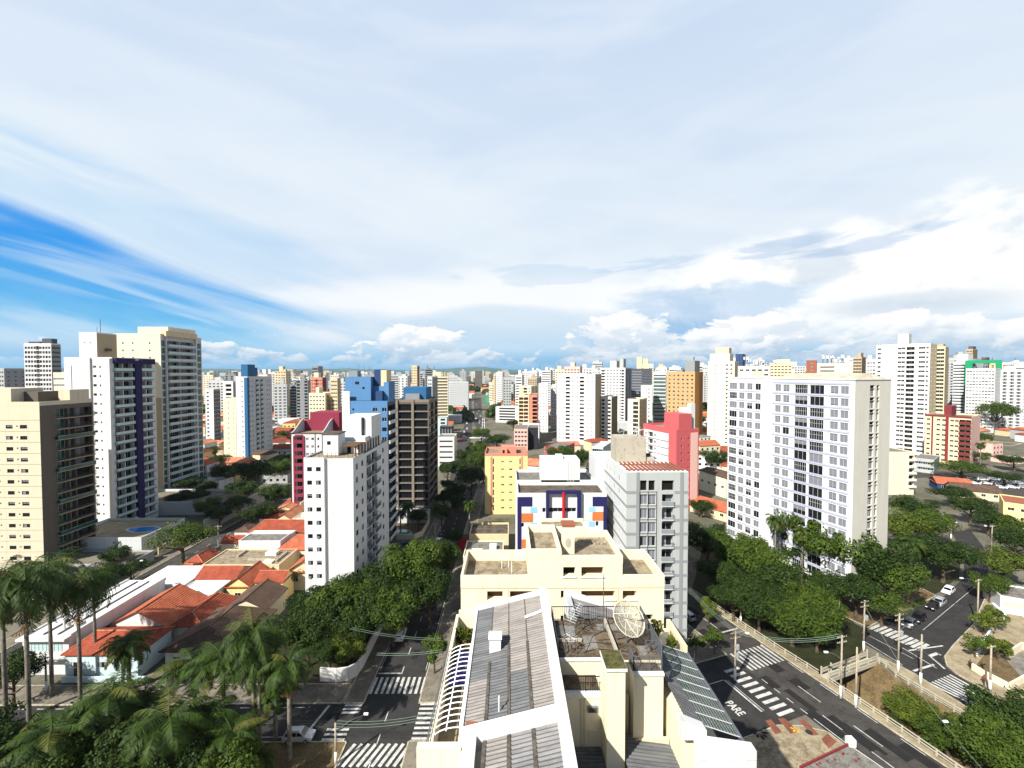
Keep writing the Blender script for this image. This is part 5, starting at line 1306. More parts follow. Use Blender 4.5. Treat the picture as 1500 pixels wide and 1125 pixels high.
# ------------------------------------------------------------------ trees
def crown_mesh(seed, n, size, flat_=.72, lobes=16, spread=.7):
    rnd = random.Random(seed); b = MB(); C = []
    for i in range(lobes):
        a = rnd.uniform(0, 2 * pi); r = math.sqrt(rnd.random()) * spread; z = rnd.uniform(-.42, .62) * (1 - r * .5)
        C.append((Vector((r * math.cos(a), r * math.sin(a), z * flat_)), rnd.uniform(.15, .42)))
    for i in range(n):
        c, r = rnd.choice(C)
        d = Vector((rnd.gauss(0, 1), rnd.gauss(0, 1), rnd.gauss(.25, 1))).normalized()
        p = c + Vector((d.x, d.y, d.z * .8)) * r * (1.06 - abs(rnd.gauss(0, .26)))
        nrm = (d + Vector((rnd.gauss(0, .55), rnd.gauss(0, .55), rnd.gauss(.25, .5)))).normalized()
        t = nrm.orthogonal().normalized(); t = Matrix.Rotation(rnd.uniform(0, 2 * pi), 3, nrm) @ t; w = nrm.cross(t)
        L = size * rnd.uniform(.5, 1.3); Wd = L * rnd.uniform(.45, .8)
        b.poly([p - t * L * .5, p - w * Wd * .5 + t * L * .05, p + t * L * .6 + nrm * L * -.12, p + w * Wd * .5])
    return b
def trunk_mesh(seed, R_=6.0, zc=7.5):
    rnd = random.Random(seed); b = MB()
    b.tube([(0, 0, -.1), (.05, 0, zc * .25), (rnd.uniform(-.3, .3), rnd.uniform(-.3, .3), zc * .55), (rnd.uniform(-.4, .4), rnd.uniform(-.4, .4), zc)], [.42, .3, .26, .12], 9)
    for i in range(7):
        a = 2 * pi * i / 7 + rnd.uniform(-.3, .3); z0 = zc * rnd.uniform(.32, .6); L = R_ * rnd.uniform(.45, .7)
        p1 = Vector((math.cos(a) * L * .5, math.sin(a) * L * .5, z0 + L * .35)); p2 = Vector((math.cos(a + .2) * L, math.sin(a + .2) * L, z0 + L * .5 + rnd.uniform(0, 1)))
        b.tube([(0, 0, z0), p1, p2], [.17, .11, .03], 6)
    return b
TREE = []
def make_tree(name, leaf, seed, n, size, flat_=.72, lobes=16):
    """prototype: crown radius 6 m, crown centre 7.5 m up"""
    t = thing(name, 'tree', 'tree', (0, -900, 0))
    trunk_mesh(seed).build('trunk', [M['bark']], t)
    b = crown_mesh(seed + 50, n, size, flat_, lobes); b.v = [(x * 6, y * 6, z * 6 + 7.5) for x, y, z in b.v]
    b.build('crown', [M[leaf]], t); return t
PROTO = {'a': make_tree('broadleaf_tree', 'leaf', 1, 9000, .07, .72, 24), 'b': make_tree('broadleaf_tree', 'leaf2', 2, 9000, .07, .66, 28), 'c': make_tree('broadleaf_tree', 'leaf', 3, 8500, .075, .8, 20),
         'd': make_tree('broadleaf_tree', 'leaf3', 4, 7000, .075, .7, 18), 'e': make_tree('broadleaf_tree', 'leaf2', 5, 8500, .075, .6, 30), 'u': make_tree('umbrella_tree', 'leaf', 6, 7000, .06, .36, 26), 's': make_tree('small_tree', 'leaf3', 7, 2200, .13, .85, 10), 't': make_tree('small_tree', 'leaf', 8, 2200, .13, .9, 10)}
USED = set()
def tree(kind, u, Y, h, r, label, group=None, z=0.0):
    x = ux(u, Y); hz = h / (7.5 + 6 * .62); s = (r / 6, r / 6, hz)
    rz = (u * 7.3 + Y * 3.1) % 6.28
    p = PROTO[kind]
    if kind not in USED:
        USED.add(kind); p.location = (x, Y, z); p.rotation_euler = (0, 0, rz); p.scale = s; p['label'] = label
        if group: p['group'] = group
        return p
    return copy_tree(p, (x, Y, z), rz, s, label, group)
SG, CGp, FG, RG = 'street trees left of the nearest building', 'trees between the canal roads', 'trees in front of the white slab', 'trees right of the white slab'
for a in (
    ('a', 602, 99, 15.5, 7.5, 'tallest broad tree against the white side of the plain tower', SG), ('b', 545, 93, 13, 7, 'dense tree at the front foot of the plain white tower', SG),
    ('c', 492, 86, 12.5, 6.5, 'big round tree left of the curved white wall', SG), ('b', 628, 92, 12, 5.5, 'dark tree leaning over the street beside the cream terraces', SG),
    ('a', 572, 85, 11, 6, 'spreading tree over the bend of the curved white wall', SG), ('d', 508, 77.5, 7.5, 3.6, 'small yellow green tree on the corner by the zebra crossing', SG),
    ('e', 646, 108, 13, 5.5, 'dark street tree behind the tallest broad tree by the plain tower', SG), ('e', 455, 90, 10, 5.5, 'dark tree between the palms and the foot of the plain white tower', SG),
    ('c', 530, 102, 9, 5, 'low tree hiding the lower side wall of the plain white tower', SG), ('e', 470, 83, 11, 5.5, 'dark tree left of the big round tree, behind the royal palms', SG), ('b', 446, 79, 9.5, 4.8, 'dark tree on the verge behind the dead frond palm', SG), ('a', 515, 90, 12, 6, 'tree filling the gap between the big round tree and the plain tower', SG), ('e', 540, 86, 11, 5.5, 'dark tree above the straight part of the curved white wall', SG), ('b', 478, 77, 7.5, 3.6, 'low dark tree at the left end of the curved white wall', SG), ('e', 425, 84, 8.5, 4.5, 'dark tree beside the brown roof, behind the palms', SG), ('c', 615, 104, 14, 6, 'tree behind the spreading one, over the street', SG),
    ('d', 590, 110, 10, 5, 'tree beneath the curved balconies of the plain white tower', SG),
    ('b', 520, 82, 10, 5, 'deep green tree whose trunk stands in front of the curved wall', SG), ('t', 657, 113, 6.5, 3, 'small street tree at the far left corner of the cream terraces', None), ('t', 634, 77, 7.5, 3.2, 'small tree beside the pergola terrace at the zebra crossing', None),
    ('e', 690, 186, 14, 8, 'large dark tree left of the yellow block', 'trees along the far street'), ('b', 670, 212, 12, 6, 'dark tree standing behind the largest one left of the yellow block', 'trees along the far street'), ('a', 703, 222, 14, 8, 'tree peeping over the left roof corner of the yellow block', 'trees along the far street'),
    ('c', 700, 262, 13, 9, 'tree at the near end of the distant avenue', 'trees along the far street'), ('b', 728, 300, 12, 10, 'wide tree right of the white lattice mast', 'trees along the far street'), ('a', 705, 330, 12, 9, 'tree in the middle of the distant avenue', 'trees along the far street'), ('e', 655, 192, 7, 4, 'low tree under the dark glass tower beside the street', 'trees along the far street'),
    ('u', 262, 123, 12.5, 9.5, 'wide umbrella shaped tree on the left street, below the indigo balcony tower', None), ('e', 372, 188, 17, 9, 'big dark tree behind the clay roofs, left of the magenta building', None), ('b', 400, 170, 11, 7, 'bushy green tree just left of the magenta building', None),
    ('e', 345, 160, 9, 6, 'dark tree over the left street, right of the pool wall', None), ('b', 318, 152, 8, 5, 'low dark tree on the left street beside the pale garden wall', None), ('e', 365, 150, 8, 5, 'dark tree on the pavement by the walled white yard', None), ('b', 330, 205, 12, 8, 'tree behind the grey garden wall below the green glass tower', None), ('t', 432, 108, 6, 3.2, 'small tree left of the plain tower beside the yellow house', None), ('b', 4, 70, 9, 4.2, 'dark round tree cut by the left edge below the palms', None), ('t', 178, 128, 6, 4, 'shrubby tree below the low wall of the cream tower', None), ('t', 200, 132, 5, 3.2, 'shrubby tree beside the pale yard wall under the pool', None), ('c', 420, 240, 10, 9, 'light green tree at the foot of the blue capped grey tower', None), ('e', 275, 190, 9, 7, 'dark tree at the foot of the green glass tower', None), ('e', 300, 186, 8, 5, 'dark tree right of the foot of the green glass tower', None),
    ('b', 1040, 121, 12, 8, 'dark tree in the shade of the grey banded building', CGp), ('a', 1085, 110, 13, 7, 'tall tree at the top of the park between the canal roads', CGp), ('a', 1118, 105, 12, 6.5, 'tree below the dark gap under the white slab', CGp),
    ('b', 1145, 99, 11, 6.5, 'tree in the middle of the park between the canal roads', CGp), ('e', 1058, 104, 9, 6, 'shaded tree beside the railing, right of the grey banded building', CGp), ('c', 1188, 91, 9.5, 6, 'round tree above the footbridge railing', CGp),
    ('b', 1128, 93, 9, 5, 'tree over the railing opposite the far zebra crossing', CGp), ('a', 1212, 87, 9, 5, 'tree at the near tip of the park by the footbridge', CGp), ('c', 1163, 88, 8, 4.5, 'low tree over the canal railing left of the footbridge', CGp), ('e', 1095, 98, 8.5, 5.5, 'dark low tree at the bend of the canal railing', CGp),
    ('a', 1168, 84.5, 8.5, 6.2, 'wide tree over the canal railing above the far zebra crossing', CGp), ('b', 1118, 89, 9.5, 6, 'dark tree over the railing left of the wide one', CGp), ('c', 1205, 82.5, 7.5, 4.6, 'tree touching the left end of the footbridge', CGp), ('e', 1080, 93, 9, 5.5, 'dark tree behind the lamp posts on the canal railing', CGp),
    ('a', 1192, 112, 18.5, 8.5, 'tall tree covering the left foot of the white slab', FG), ('c', 1232, 105, 19, 9, 'tallest tree in front of the white slab', FG), ('b', 1280, 101, 16.5, 8.5, 'tree covering the right foot of the white slab', FG), ('a', 1312, 98, 12, 7, 'tree beside the right road, past the gable of the slab', FG),
    ('e', 1262, 94, 10, 6, 'dark tree over the kerb of the far canal road', FG), ('c', 1300, 91, 8, 5, 'low tree above the parked black car', FG), ('e', 1165, 116, 10, 6, 'dark tree at the slab pillars, behind the white lamp post', FG), ('b', 1222, 97, 9, 5.5, 'tree over the far canal road, left of the pole with cables', FG),
    ('d', 1328, 127, 14, 7, 'loose tree against the gable of the white slab', RG), ('e', 1345, 116, 10, 6, 'very dark tree right of the gable of the white slab', RG), ('b', 1390, 110, 12, 7.5, 'broad tree over the white parked car', RG), ('a', 1370, 134, 11, 7, 'tree by the bend of the climbing road', RG), ('b', 1428, 152, 11, 7, 'tree at the top of the climbing road', RG), ('e', 1455, 142, 9, 6, 'dark tree right of the top of the climbing road', RG),
    ('d', 1478, 108, 10, 6, 'yellow green tree right of the climbing road', RG), ('b', 1497, 122, 10, 6, 'dark tree cut by the right edge beside the climbing road', RG), ('a', 1460, 100, 7, 4, 'tree beside the pavement above the white wall', RG), ('c', 1492, 135, 9, 6, 'tree in front of the yellow wall at the right edge', RG), ('e', 1400, 172, 9, 8, 'tree below the blue and orange roof', RG), ('b', 1345, 150, 11, 8, 'tree under the cream block with side balconies', RG),
    ('u', 1412, 214, 11, 13, 'very wide flat tree beside the car park', None), ('u', 1462, 380, 33, 16, 'dark flat crowned tree in front of the far white blocks', None), ('e', 1490, 235, 9, 9, 'dark tree at the right edge behind the car park', None), ('b', 1475, 205, 7, 7, 'tree at the right edge beside the car park', None), ('t', 1432, 250, 9, 7, 'tree in front of the peach and maroon block', None), ('b', 1352, 330, 22, 10, 'tree behind the peach and maroon block', None),
    ('s', 1452, 87.5, 5, 2.6, 'small tree inside the white walled garden, farther one', 'small trees in the walled garden'), ('t', 1441, 80.5, 4.6, 2.6, 'small tree beside the pole in the walled garden', 'small trees in the walled garden'), ('s', 1475, 79.5, 4.6, 2.4, 'small tree at the right end of the walled garden', 'small trees in the walled garden'), ('s', 1470, 89, 5, 2.4, 'small tree touching the far wall of the walled garden', 'small trees in the walled garden'),
    ('s', 1042, 92, 5.5, 2.6, 'small tree by the wires at the grey banded building', None), ('t', 1024, 82, 4, 2.2, 'shrub behind the nearest building, under the grey banded building', None), ('t', 1052, 82, 5, 2.4, 'small dark tree beside the pole with transformers', None),
    ('e', 792, 195, 11, 8, 'dark tree between the yellow block and the white roof house', None), ('b', 848, 232, 13, 10, 'dark tree behind the white roof house', None), ('e', 880, 214, 12, 9, 'dark tree left of the grey banded building', None), ('b', 1048, 232, 13, 9, 'dark tree left of the white slab, behind its lawn', None), ('a', 820, 250, 12, 9, 'tree behind the red roofed houses in the centre', None), ('b', 1030, 160, 7, 5, 'tree beside the orange roofed house near the slab', None)):
    tree(*a)
for a in (('d', 1352, 68.5, 4.6, 4.6, 'bushy tree growing from the canal bank below the footbridge'), ('a', 1405, 62.5, 5.2, 4.6, 'tree in the canal at the bottom right'), ('b', 1320, 66, 3.4, 2.6, 'low bush on the canal bank beside the near railing'), ('a', 1450, 60, 8, 4.6, 'dark tree past the thin lamp post at the bottom right'), ('b', 1495, 63, 10, 5.5, 'dark tree cut by the bottom right corner')):
    tree(a[0], a[1], a[2], a[3], a[4], a[5], 'trees along the canal bank', -3.2)
tree('a', 1475, 57, 9, 5, 'lowest tree at the bottom right corner', 'trees along the canal bank', -2)

# ------------------------------------------------------------------ palms
def frond(b, base, az, L, droop, rnd, m=0, leaf=.05, nl=40):
    """one arching frond with leaflets hanging either side of its rib"""
    d = Vector((math.cos(az), math.sin(az), 0)); pts = []; el = rnd.uniform(.3, 1.25) if droop is None else droop
    p = Vector(base); seg = L / 9
    for i in range(10):
        pts.append(p.copy()); p = p + (d * math.cos(el) + Vector((0, 0, 1)) * math.sin(el)) * seg; el -= .24
    b.tube(pts, [.05] * 4 + [.03] * 6, 4, m, False)
    for i in range(nl):
        t = .12 + .88 * i / nl; k = min(8, int(t * 9)); f = t * 9 - k; q = pts[k].lerp(pts[k + 1], f); tan = (pts[k + 1] - pts[k]).normalized()
        side = tan.cross(Vector((0, 0, 1))); side = side.normalized() if side.length > 1e-3 else Vector((1, 0, 0))
        ll = L * .23 * math.sin(pi * min(1, t * .85 + .12)) + .1
        for sg in (-1, 1):
            dirv = (side * sg + tan * .55 + Vector((0, 0, -.2 - rnd.random() * 1.1))).normalized()
            w = tan * leaf * .8
            b.poly([q - w, q + dirv * ll * .5 - w * 1.3 + Vector((0, 0, .02)), q + dirv * ll, q + dirv * ll * .5 + w * 1.3, q + w], m)
def make_palm(name, seed, h, L, n, mats=('frond', 'frondy'), dead=0, shaft=True):
    rnd = random.Random(seed); t = thing(name, 'palm', 'palm tree', (0, -900, 0))
    b = MB(); b.tube([(0, 0, -.1), (.02, 0, h * .1), (.05, .03, h * .45), (0, 0, h * .86)], [.36, .3, .29, .2], 10); b.build('trunk', [M['palmbark']], t, True)
    if shaft:
        c = MB(); c.tube([(0, 0, h * .86), (0, 0, h * .92), (0, 0, h)], [.23, .21, .1], 10); c.build('crownshaft', [M['crownshaft']], t, True)
    f = MB()
    for i in range(n): frond(f, (0, 0, h - .1), 2 * pi * i * .382 + rnd.uniform(-.2, .2), L * rnd.uniform(.85, 1.1), 1.3 - 1.75 * i / n, rnd, 1 if rnd.random() < .16 else 0)
    f.build('crown', [M[mats[0]], M[mats[1]]], t)
    if dead:
        g = MB()
        for i in range(dead): frond(g, (0, 0, h * .9), rnd.uniform(0, 6.28), L * .75, -1.0, rnd, 0, .06, 14)
        g.build('dead_fronds', [M['deadfrond']], t)
    return t
PP = {'tall': make_palm('royal_palm', 1, 20, 6.6, 36, dead=4), 'mid': make_palm('royal_palm', 2, 14, 5.6, 34), 'shag': make_palm('royal_palm', 3, 14, 4.6, 26, dead=9), 'low': make_palm('palm_tree', 4, 9, 4.2, 30, shaft=False), 'queen': make_palm('queen_palm', 5, 13, 3.6, 34, shaft=False), 'bush': make_palm('palm_bush', 6, 3.0, 4.2, 22, shaft=False)}
PUSED = set()
def palm(kind, u, Y, h, label, group=None, k=1.0):
    base = dict(tall=20, mid=14, shag=14, low=9, queen=13, bush=3.0)[kind]; loc = (ux(u, Y), Y, 0); s = (k, k, h / base); rz = (u * 1.7 + Y) % 6.28; p = PP[kind]
    if kind not in PUSED:
        PUSED.add(kind); p.location = loc; p.scale = s; p.rotation_euler = (0, 0, rz); p['label'] = label
        if group: p['group'] = group
    else: copy_tree(p, loc, rz, s, label, group)
for a in (('e', 262, 172, 8, 6, 'dark tree on the pale podium below the green glass tower'), ('b', 285, 176, 7, 5, 'low tree at the right end of the pale podium'), ('a', 300, 160, 8, 5, 'tree behind the pale garden wall with a curved end'), ('e', 350, 172, 12, 7, 'dark tree over the left street behind the big clay roofs'), ('b', 385, 152, 9, 5, 'dark tree at the far end of the left street pavement'), ('t', 235, 140, 5, 3.5, 'round shrub beside the blue pool'), ('b', 160, 118, 7, 4, 'dark tree in the yard right of the cream tower'), ('e', 185, 110, 7, 4.5, 'dark tree beside the gatehouse on the left street'), ('b', 140, 104, 8, 4.5, 'dark tree in front of the grey podium of the cream tower'), ('a', 405, 215, 12, 8, 'tree at the right foot of the blue capped tower'), ('e', 320, 235, 10, 8, 'dark tree at the left foot of the slim white block'), ('b', 300, 262, 10, 8, 'dark tree behind the green glass tower')):
    tree(a[0], a[1], a[2], a[3], a[4], a[5], 'trees along the left street')
LP = 'royal palms in the lower left corner'
for a in (('tall', 26, 62, 24.5, 'tall palm whose bare trunk stands at the left edge', LP), ('tall', 104, 69, 20.5, 'tall palm in front of the white flat roofed shop', LP, .95), ('tall', 62, 72, 21.5, 'palm crown between the two tall trunks at the left', LP, .95), ('tall', -8, 66, 22.5, 'palm half cut by the left edge', LP), ('mid', 128, 78, 17, 'palm behind the tallest ones, in front of the cream tower', LP, .85),
    ('low', 178, 70, 10, 'dark palm with hanging fronds in front of the pale blue house', LP, 1.05), ('low', 168, 72.5, 8.5, 'second trunk of the dark palms in front of the pale blue house', LP, .8), ('mid', 364, 61.5, 17, 'palm with a clean white trunk left of the silver car', LP), ('mid', 318, 62.5, 12.5, 'palm left of the clean white trunk', LP, 1.1), ('shag', 416, 59.5, 14, 'palm with a skirt of dead fronds beside the silver car', LP),
    ('mid', 372, 60.5, 14.5, 'slim palm touching the clean white trunk', LP, .8), ('mid', 236, 53, 11.5, 'lowest big palm at the bottom, seen from above', LP, 1.1), ('low', 296, 56.5, 9, 'palm behind the lowest big palm at the bottom', LP, 1.15), ('mid', 330, 54.5, 8.5, 'palm at the bottom edge right of the lowest big one', LP, .9), ('bush', 70, 58, 3.5, 'low palm bush at the bottom left by the hedge', LP, 1.1), ('bush', 118, 57, 4, 'low palm bush with upright fronds at the bottom left', LP, 1.1), ('bush', 30, 55.5, 4, 'low palm bush in the bottom left corner', LP, 1.1), ('bush', 370, 57.5, 2.5, 'bright low palm bush beneath the silver car', LP, .7), ('bush', 170, 54.5, 4, 'low palm bush left of the lowest big palm', LP), ('mid', 150, 58.5, 10.5, 'palm between the pale blue house palms and the lowest big palm', LP, 1.1), ('mid', 275, 64, 11, 'palm in front of the dark brown roof', LP, 1.1), ('low', 195, 60.5, 8, 'low palm with full fronds left of the lowest big palm', LP, 1.15), ('mid', 60, 54, 9, 'palm at the bottom left seen from above', LP, 1.1), ('low', 395, 63, 7.5, 'low palm on the verge left of the dead frond palm', LP, 1.0), ('bush', 20, 61, 3.5, 'low palm bush by the kerb at the left edge', LP)):
    palm(*a)
for a in (('e', 672, 158, 10, 4.5, 'dark tree on the right pavement of the street, before the yellow block'), ('b', 668, 172, 11, 5, 'dark tree on the right pavement of the street, left of the yellow block'), ('a', 646, 152, 8, 4, 'tree on the left pavement of the street by the bordered bed'), ('e', 650, 168, 9, 4.5, 'dark tree on the left pavement at the foot of the dark glass tower'), ('b', 664, 132, 7, 3.4, 'small dark tree on the right pavement behind the cream terraces'), ('t', 660, 121, 6.5, 3, 'small tree on the right pavement, second from the cream terraces'), ('e', 655, 210, 11, 6, 'dark tree on the left pavement past the dark glass tower'), ('b', 682, 240, 12, 7, 'dark tree over the far end of the street'), ('b', 612, 148, 8, 4, 'dark tree in the garden of the green blue pool')):
    tree(a[0], a[1], a[2], a[3], a[4], a[5], 'trees along the far street')
for i, (x, y, h, r, k, l) in enumerate(((-78, 55, 11, 5.5, 'e', 'broad dark tree at the bottom left edge, below the hedge palms'), (-68, 53, 12, 5.5, 'b', 'dark tree at the bottom left between the palm bushes'), (-58, 55, 10, 5, 'a', 'dark tree under the palm seen from above, bottom left'), (-49, 53.5, 10.5, 5, 'e', 'dark tree left of the lowest big palm at the bottom'), (-41, 52, 10.5, 4.6, 'b', 'dark tree below the silver car at the bottom edge'), (-88, 60, 8, 4.5, 'b', 'dark tree on the left edge of the cross street verge'), (-33.5, 50, 10.5, 4.5, 'c', 'tree at the bottom edge left of the skewed zebra crossing'), (-52, 60.2, 6, 3.2, 't', 'shrubby tree on the verge left of the silver car'))):
    tree(k, 745 + x / y * F, y, h, r, l, 'trees on the near side of the cross street')
for a in (('queen', 1140, 113, 15.5, 'queen palm with a drooping crown in front of the white slab'), ('queen', 1180, 109, 14, 'queen palm merging with the trees right of the first queen palm'), ('low', 1342, 108, 11, 'palm among the trees right of the slab gable'), ('low', 1113, 121, 6.5, 'small palm at the pillars of the white slab'), ('queen', 687, 136, 13, 'palm in front of the yellow block beside the street'), ('low', 596, 152, 7.5, 'small palm left of the green pool'), ('low', 585, 148, 6.5, 'smallest palm left of the green pool'), ('queen', 1440, 246, 13, 'palm in front of the far pale house on the right')):
    palm(a[0], a[1], a[2], a[3], a[4], 'palms farther off', .9)
# ------------------------------------------------------------------ houses, walls and yards
HFOOT = []
def house(label, x0, y0, x1, y1, eave, rise, roof='tile', wallm='white', ridge='y', hip=0.0, over=.4, name='house', group=None, wins='f', mono=None):
    """walls, openings and a pitched roof; ridge along x or y; hip = how far the ridge ends stand in; mono = side the single slope falls to"""
    W_, Dp = x1 - x0, y1 - y0; HFOOT.append((x0, y0, x1, y1))
    t = thing(name, label, 'house', (x0, y0, 0), 0, group)
    B = MB(); B.box(0, 0, 0, W_, Dp, eave); 
    R_ = MB(); a, b, c, d = -over, -over, W_ + over, Dp + over; z0, z1 = eave + .02, eave + rise; tk = .12
    if mono == 'l':
        q = [(a, b, z0), (c, b, z1), (c, d, z1), (a, d, z0)]; R_.poly(q); R_.poly([(x, y, z - tk) for x, y, z in reversed(q)]); R_.poly([(a, b, z0 - tk), (c, b, z1 - tk), (c, b, z1), (a, b, z0)]); R_.poly([(a, d, z0 - tk), (a, b, z0 - tk), (a, b, z0), (a, d, z0)]); B.poly([(0, 0, eave), (W_, 0, eave), (W_, 0, z1 - .2)]); B.poly([(W_, 0, eave), (W_, Dp, eave), (W_, Dp, z1 - .2), (W_, 0, z1 - .2)])
    elif mono == 'f':
        q = [(a, b, z0), (c, b, z0), (c, d, z1), (a, d, z1)]; R_.poly(q); R_.poly([(x, y, z - tk) for x, y, z in reversed(q)]); R_.poly([(a, b, z0 - tk), (c, b, z0 - tk), (c, b, z0), (a, b, z0)]); B.poly([(0, 0, eave), (0, Dp, z1 - .2), (0, Dp, eave)]); B.poly([(W_, 0, eave), (W_, Dp, eave), (W_, Dp, z1 - .2)])
    else:
        if ridge == 'y':
            m = (a + c) / 2; e0, e1 = (m, b + hip, z1), (m, d - hip, z1)
            R_.poly([(a, b, z0), e0, e1, (a, d, z0)][::-1]); R_.poly([(c, b, z0), (c, d, z0), e1, e0]); R_.poly([(a, b, z0), (c, b, z0), e0]) if hip else B.poly([(0, 0, eave), (W_, 0, eave), (W_ / 2, 0, z1 - .15)]); R_.poly([(c, d, z0), (a, d, z0), e1]) if hip else B.poly([(W_, Dp, eave), (0, Dp, eave), (W_ / 2, Dp, z1 - .15)])
        else:
            m = (b + d) / 2; e0, e1 = (a + hip, m, z1), (c - hip, m, z1)
            R_.poly([(a, b, z0), (c, b, z0), e1, e0]); R_.poly([(c, d, z0), (a, d, z0), e0, e1]); R_.poly([(a, d, z0), (a, b, z0), e0]) if hip else B.poly([(0, Dp, eave), (0, 0, eave), (0, Dp / 2, z1 - .15)]); R_.poly([(c, b, z0), (c, d, z0), e1]) if hip else B.poly([(W_, 0, eave), (W_, Dp, eave), (W_, Dp / 2, z1 - .15)])
        R_.box(a, b, z0 - .14, c, d, z0 - .01)
        rg = MB(); rg.tube([e0, e1], .13, 6, 0)
        if hip:
            for p, e in (((a, b, z0), e0), ((c, d, z0), e1)) : rg.tube([p, e], .11, 6)
            for p, e in (((c, b, z0), e0 if ridge == 'y' else e1), ((a, d, z0), e1 if ridge == 'y' else e0)): rg.tube([p, e], .11, 6)
    B.build('wall', [M[wallm]], t); ro = R_.build('roof', [M[roof]], t)
    if mono is None: rg.build('ridge_tiles', [M['tile3'] if roof != 'tilebrown' else M['tilebrown']], ro)
    rnd = random.Random(sum(map(ord, label)))
    n = max(1, int(W_ / 3.5))
    if 'f' in wins:
        for i in range(n):
            x = W_ * (i + .5) / n; w = MB(); st = 'dcw'[i % 3]; wm = window_mb(1.4, 1.1, st); wm.v = [(p[0] + x - .7, p[1] - .004, p[2] + eave * .45) for p in wm.v]; wm.build('window', [M['frame'], M['glass'], M['blind']], t)
    if 'd' in wins:
        w = MB(); w.box(W_ * .12, -.06, 0, W_ * .12 + 1, -.003, 2.1); w.build('door', [M['brownpanel']], t)
    return t
HG = 'clay roofed houses on the left'
def wallthing(label, pts, z0, h, mat='white', t=.22, name='garden_wall', cope=None):
    b = MB(); 
    for p, q in zip(pts, pts[1:]):
        p, q = Vector(p[:2]), Vector(q[:2]); d = (q - p).normalized(); n = Vector((-d.y, d.x)) * t / 2
        b.prism([p - n, q - n, q + n, p + n], z0, z0 + h)
    o = b.build(name, [M[mat]]); tag(o, label, 'wall'); return o
# flat roofed white shop in the left corner
def white_shop():
    t = thing('shop_building', 'long white flat roofed shop with a glazed upper window, left of the pale blue house', 'shop', (-88.2, 77.4, 0))
    b = MB(); b.box(0, .0, 0, 8.3, 22, 6.6); b.box(0.4, 22.01, 0, 12, 33, 5.0); b.box(8.31, 12, 0, 12, 22, 3.2); b.build('wall', [M['white']], t)
    p = MB(); p.box(-.3, -.9, 6.61, 8.4, .3, 7.0); p.box(8.05, .31, 6.61, 8.45, 22.2, 7.3); p.box(-.3, .31, 6.61, .0, 22, 7.0); p.box(.4, 22.02, 5.01, 12.2, 22.3, 5.5); p.build('parapet', [M['white']], t)
    r = MB(); r.box(0.01, .31, 6.602, 8.04, 21.9, 6.68, 0); r.box(.41, 22.31, 5.002, 11.9, 32.9, 5.06); r.build('roof', [M['roofwhite']], t)
    g = MB(); 
    for i, x in enumerate((2.6, 5.2)): g.box(x, 1.0, 6.69, x + .25, 21, 6.95)
    g.build('roof_gutter', [M['roofgrey']], t)
    w = window_mb(5.6, 1.6, 'm'); w.v = [(x + 1.5, y - .01, z + 4.3) for x, y, z in w.v]; w.build('window', [M['frame'], M['glass_blue'], M['blind']], t)
    a = MB(); a.box(-.2, -1.2, 3.2, 8.2, -.003, 3.5); a.build('awning', [M['white']], t)
    d = MB(); d.box(.8, -.08, 0, 5.4, -.004, 2.9); d.build('shutter', [M['white2']], t)
    k = MB(); k.tube([(4.5, 3, 6.68), (4.5, 3, 8.2)], .18, 8); k.build('chimney', [M['white']], t)
    l = MB(); l.box(6.3, 3.0, 6.69, 7.2, 4.4, 7.5); l.build('roof_hatch', [M['white2']], t)
white_shop()
house('pale blue house with an orange hipped roof behind the dark palms', -79.4, 76.2, -66.5, 84, 4.6, 1.9, 'tile2', 'cyan', 'x', 2.5, wins='fd')
house('orange roof sloping down from the long wall of the white shop', -79.5, 84.6, -68, 95.5, 4.6, 3.0, 'tile', 'white', 'y', 0, group=HG)
house('orange hipped roof between the pale blue house and the brown roof', -67.3, 84.8, -61.0, 95.5, 4.5, 2.0, 'tile2', 'cream', 'y', 2.0, group=HG)
house('low house with a dark brown tiled roof behind the royal palms', -62.6, 77.5, -50.0, 90, 4.4, 2.8, 'tilebrown', 'white', 'y', 3.5, over=.7, wins='fd')
house('brown tiled roof running back beside the yellow house', -60.6, 90.8, -52, 99.5, 4.4, 2.2, 'tilebrown', 'cream2', 'y', 0)
house('orange roof with a step, behind the white sheet roof', -76, 103.5, -66.6, 110.5, 4.6, 1.9, 'tile2', 'cream', 'x', 0, group=HG)
house('bright orange roof falling to the left of the yellow house', -66.3, 100.2, -61.0, 108.8, 4.6, 2.2, 'tile', 'yellow', 'y', 0, group=HG)
house('small yellow house with a red tiled roof left of the plain tower', -60.2, 101.2, -53.6, 106.2, 5.2, 1.6, 'tile2', 'yellow', 'x', 0, over=.3, wins='fd')
def flat_block(label, x0, y0, x1, y1, h, wallm='cream', roofm='roofwarm', par=.5, extra=(), wins=(), name='flat_roofed_house', cat='house', rz=0.0):
    t = thing(name, label, cat, (x0, y0, 0), rz); w, d = x1 - x0, y1 - y0; HFOOT.append((x0, y0, x1, y1))
    b = MB(); b.box(0, 0, 0, w, d, h); b.build('wall', [M[wallm]], t)
    r = MB(); r.box(.25, .25, h + .002, w - .25, d - .25, h + .05); r.build('roof', [M[roofm]], t)
    if par:
        p = MB(); p.box(-.03, -.03, h, w + .03, .22, h + par); p.box(-.03, d - .22, h, w + .03, d + .03, h + par); p.box(-.03, .22, h, .22, d - .22, h + par); p.box(w - .22, .22, h, w + .03, d - .22, h + par); p.build('parapet', [M[wallm]], t)
    for nm, mt, bx in extra: q = MB(); q.box(*bx); q.build(nm, [M[mt]], t)
    for x, z, ww, hh in wins: wm = window_mb(ww, hh, 'd'); wm.v = [(a + x, b_ - .004, c + z) for a, b_, c in wm.v]; wm.build('window', [M['frame'], M['glass'], M['blind']], t)
    return t
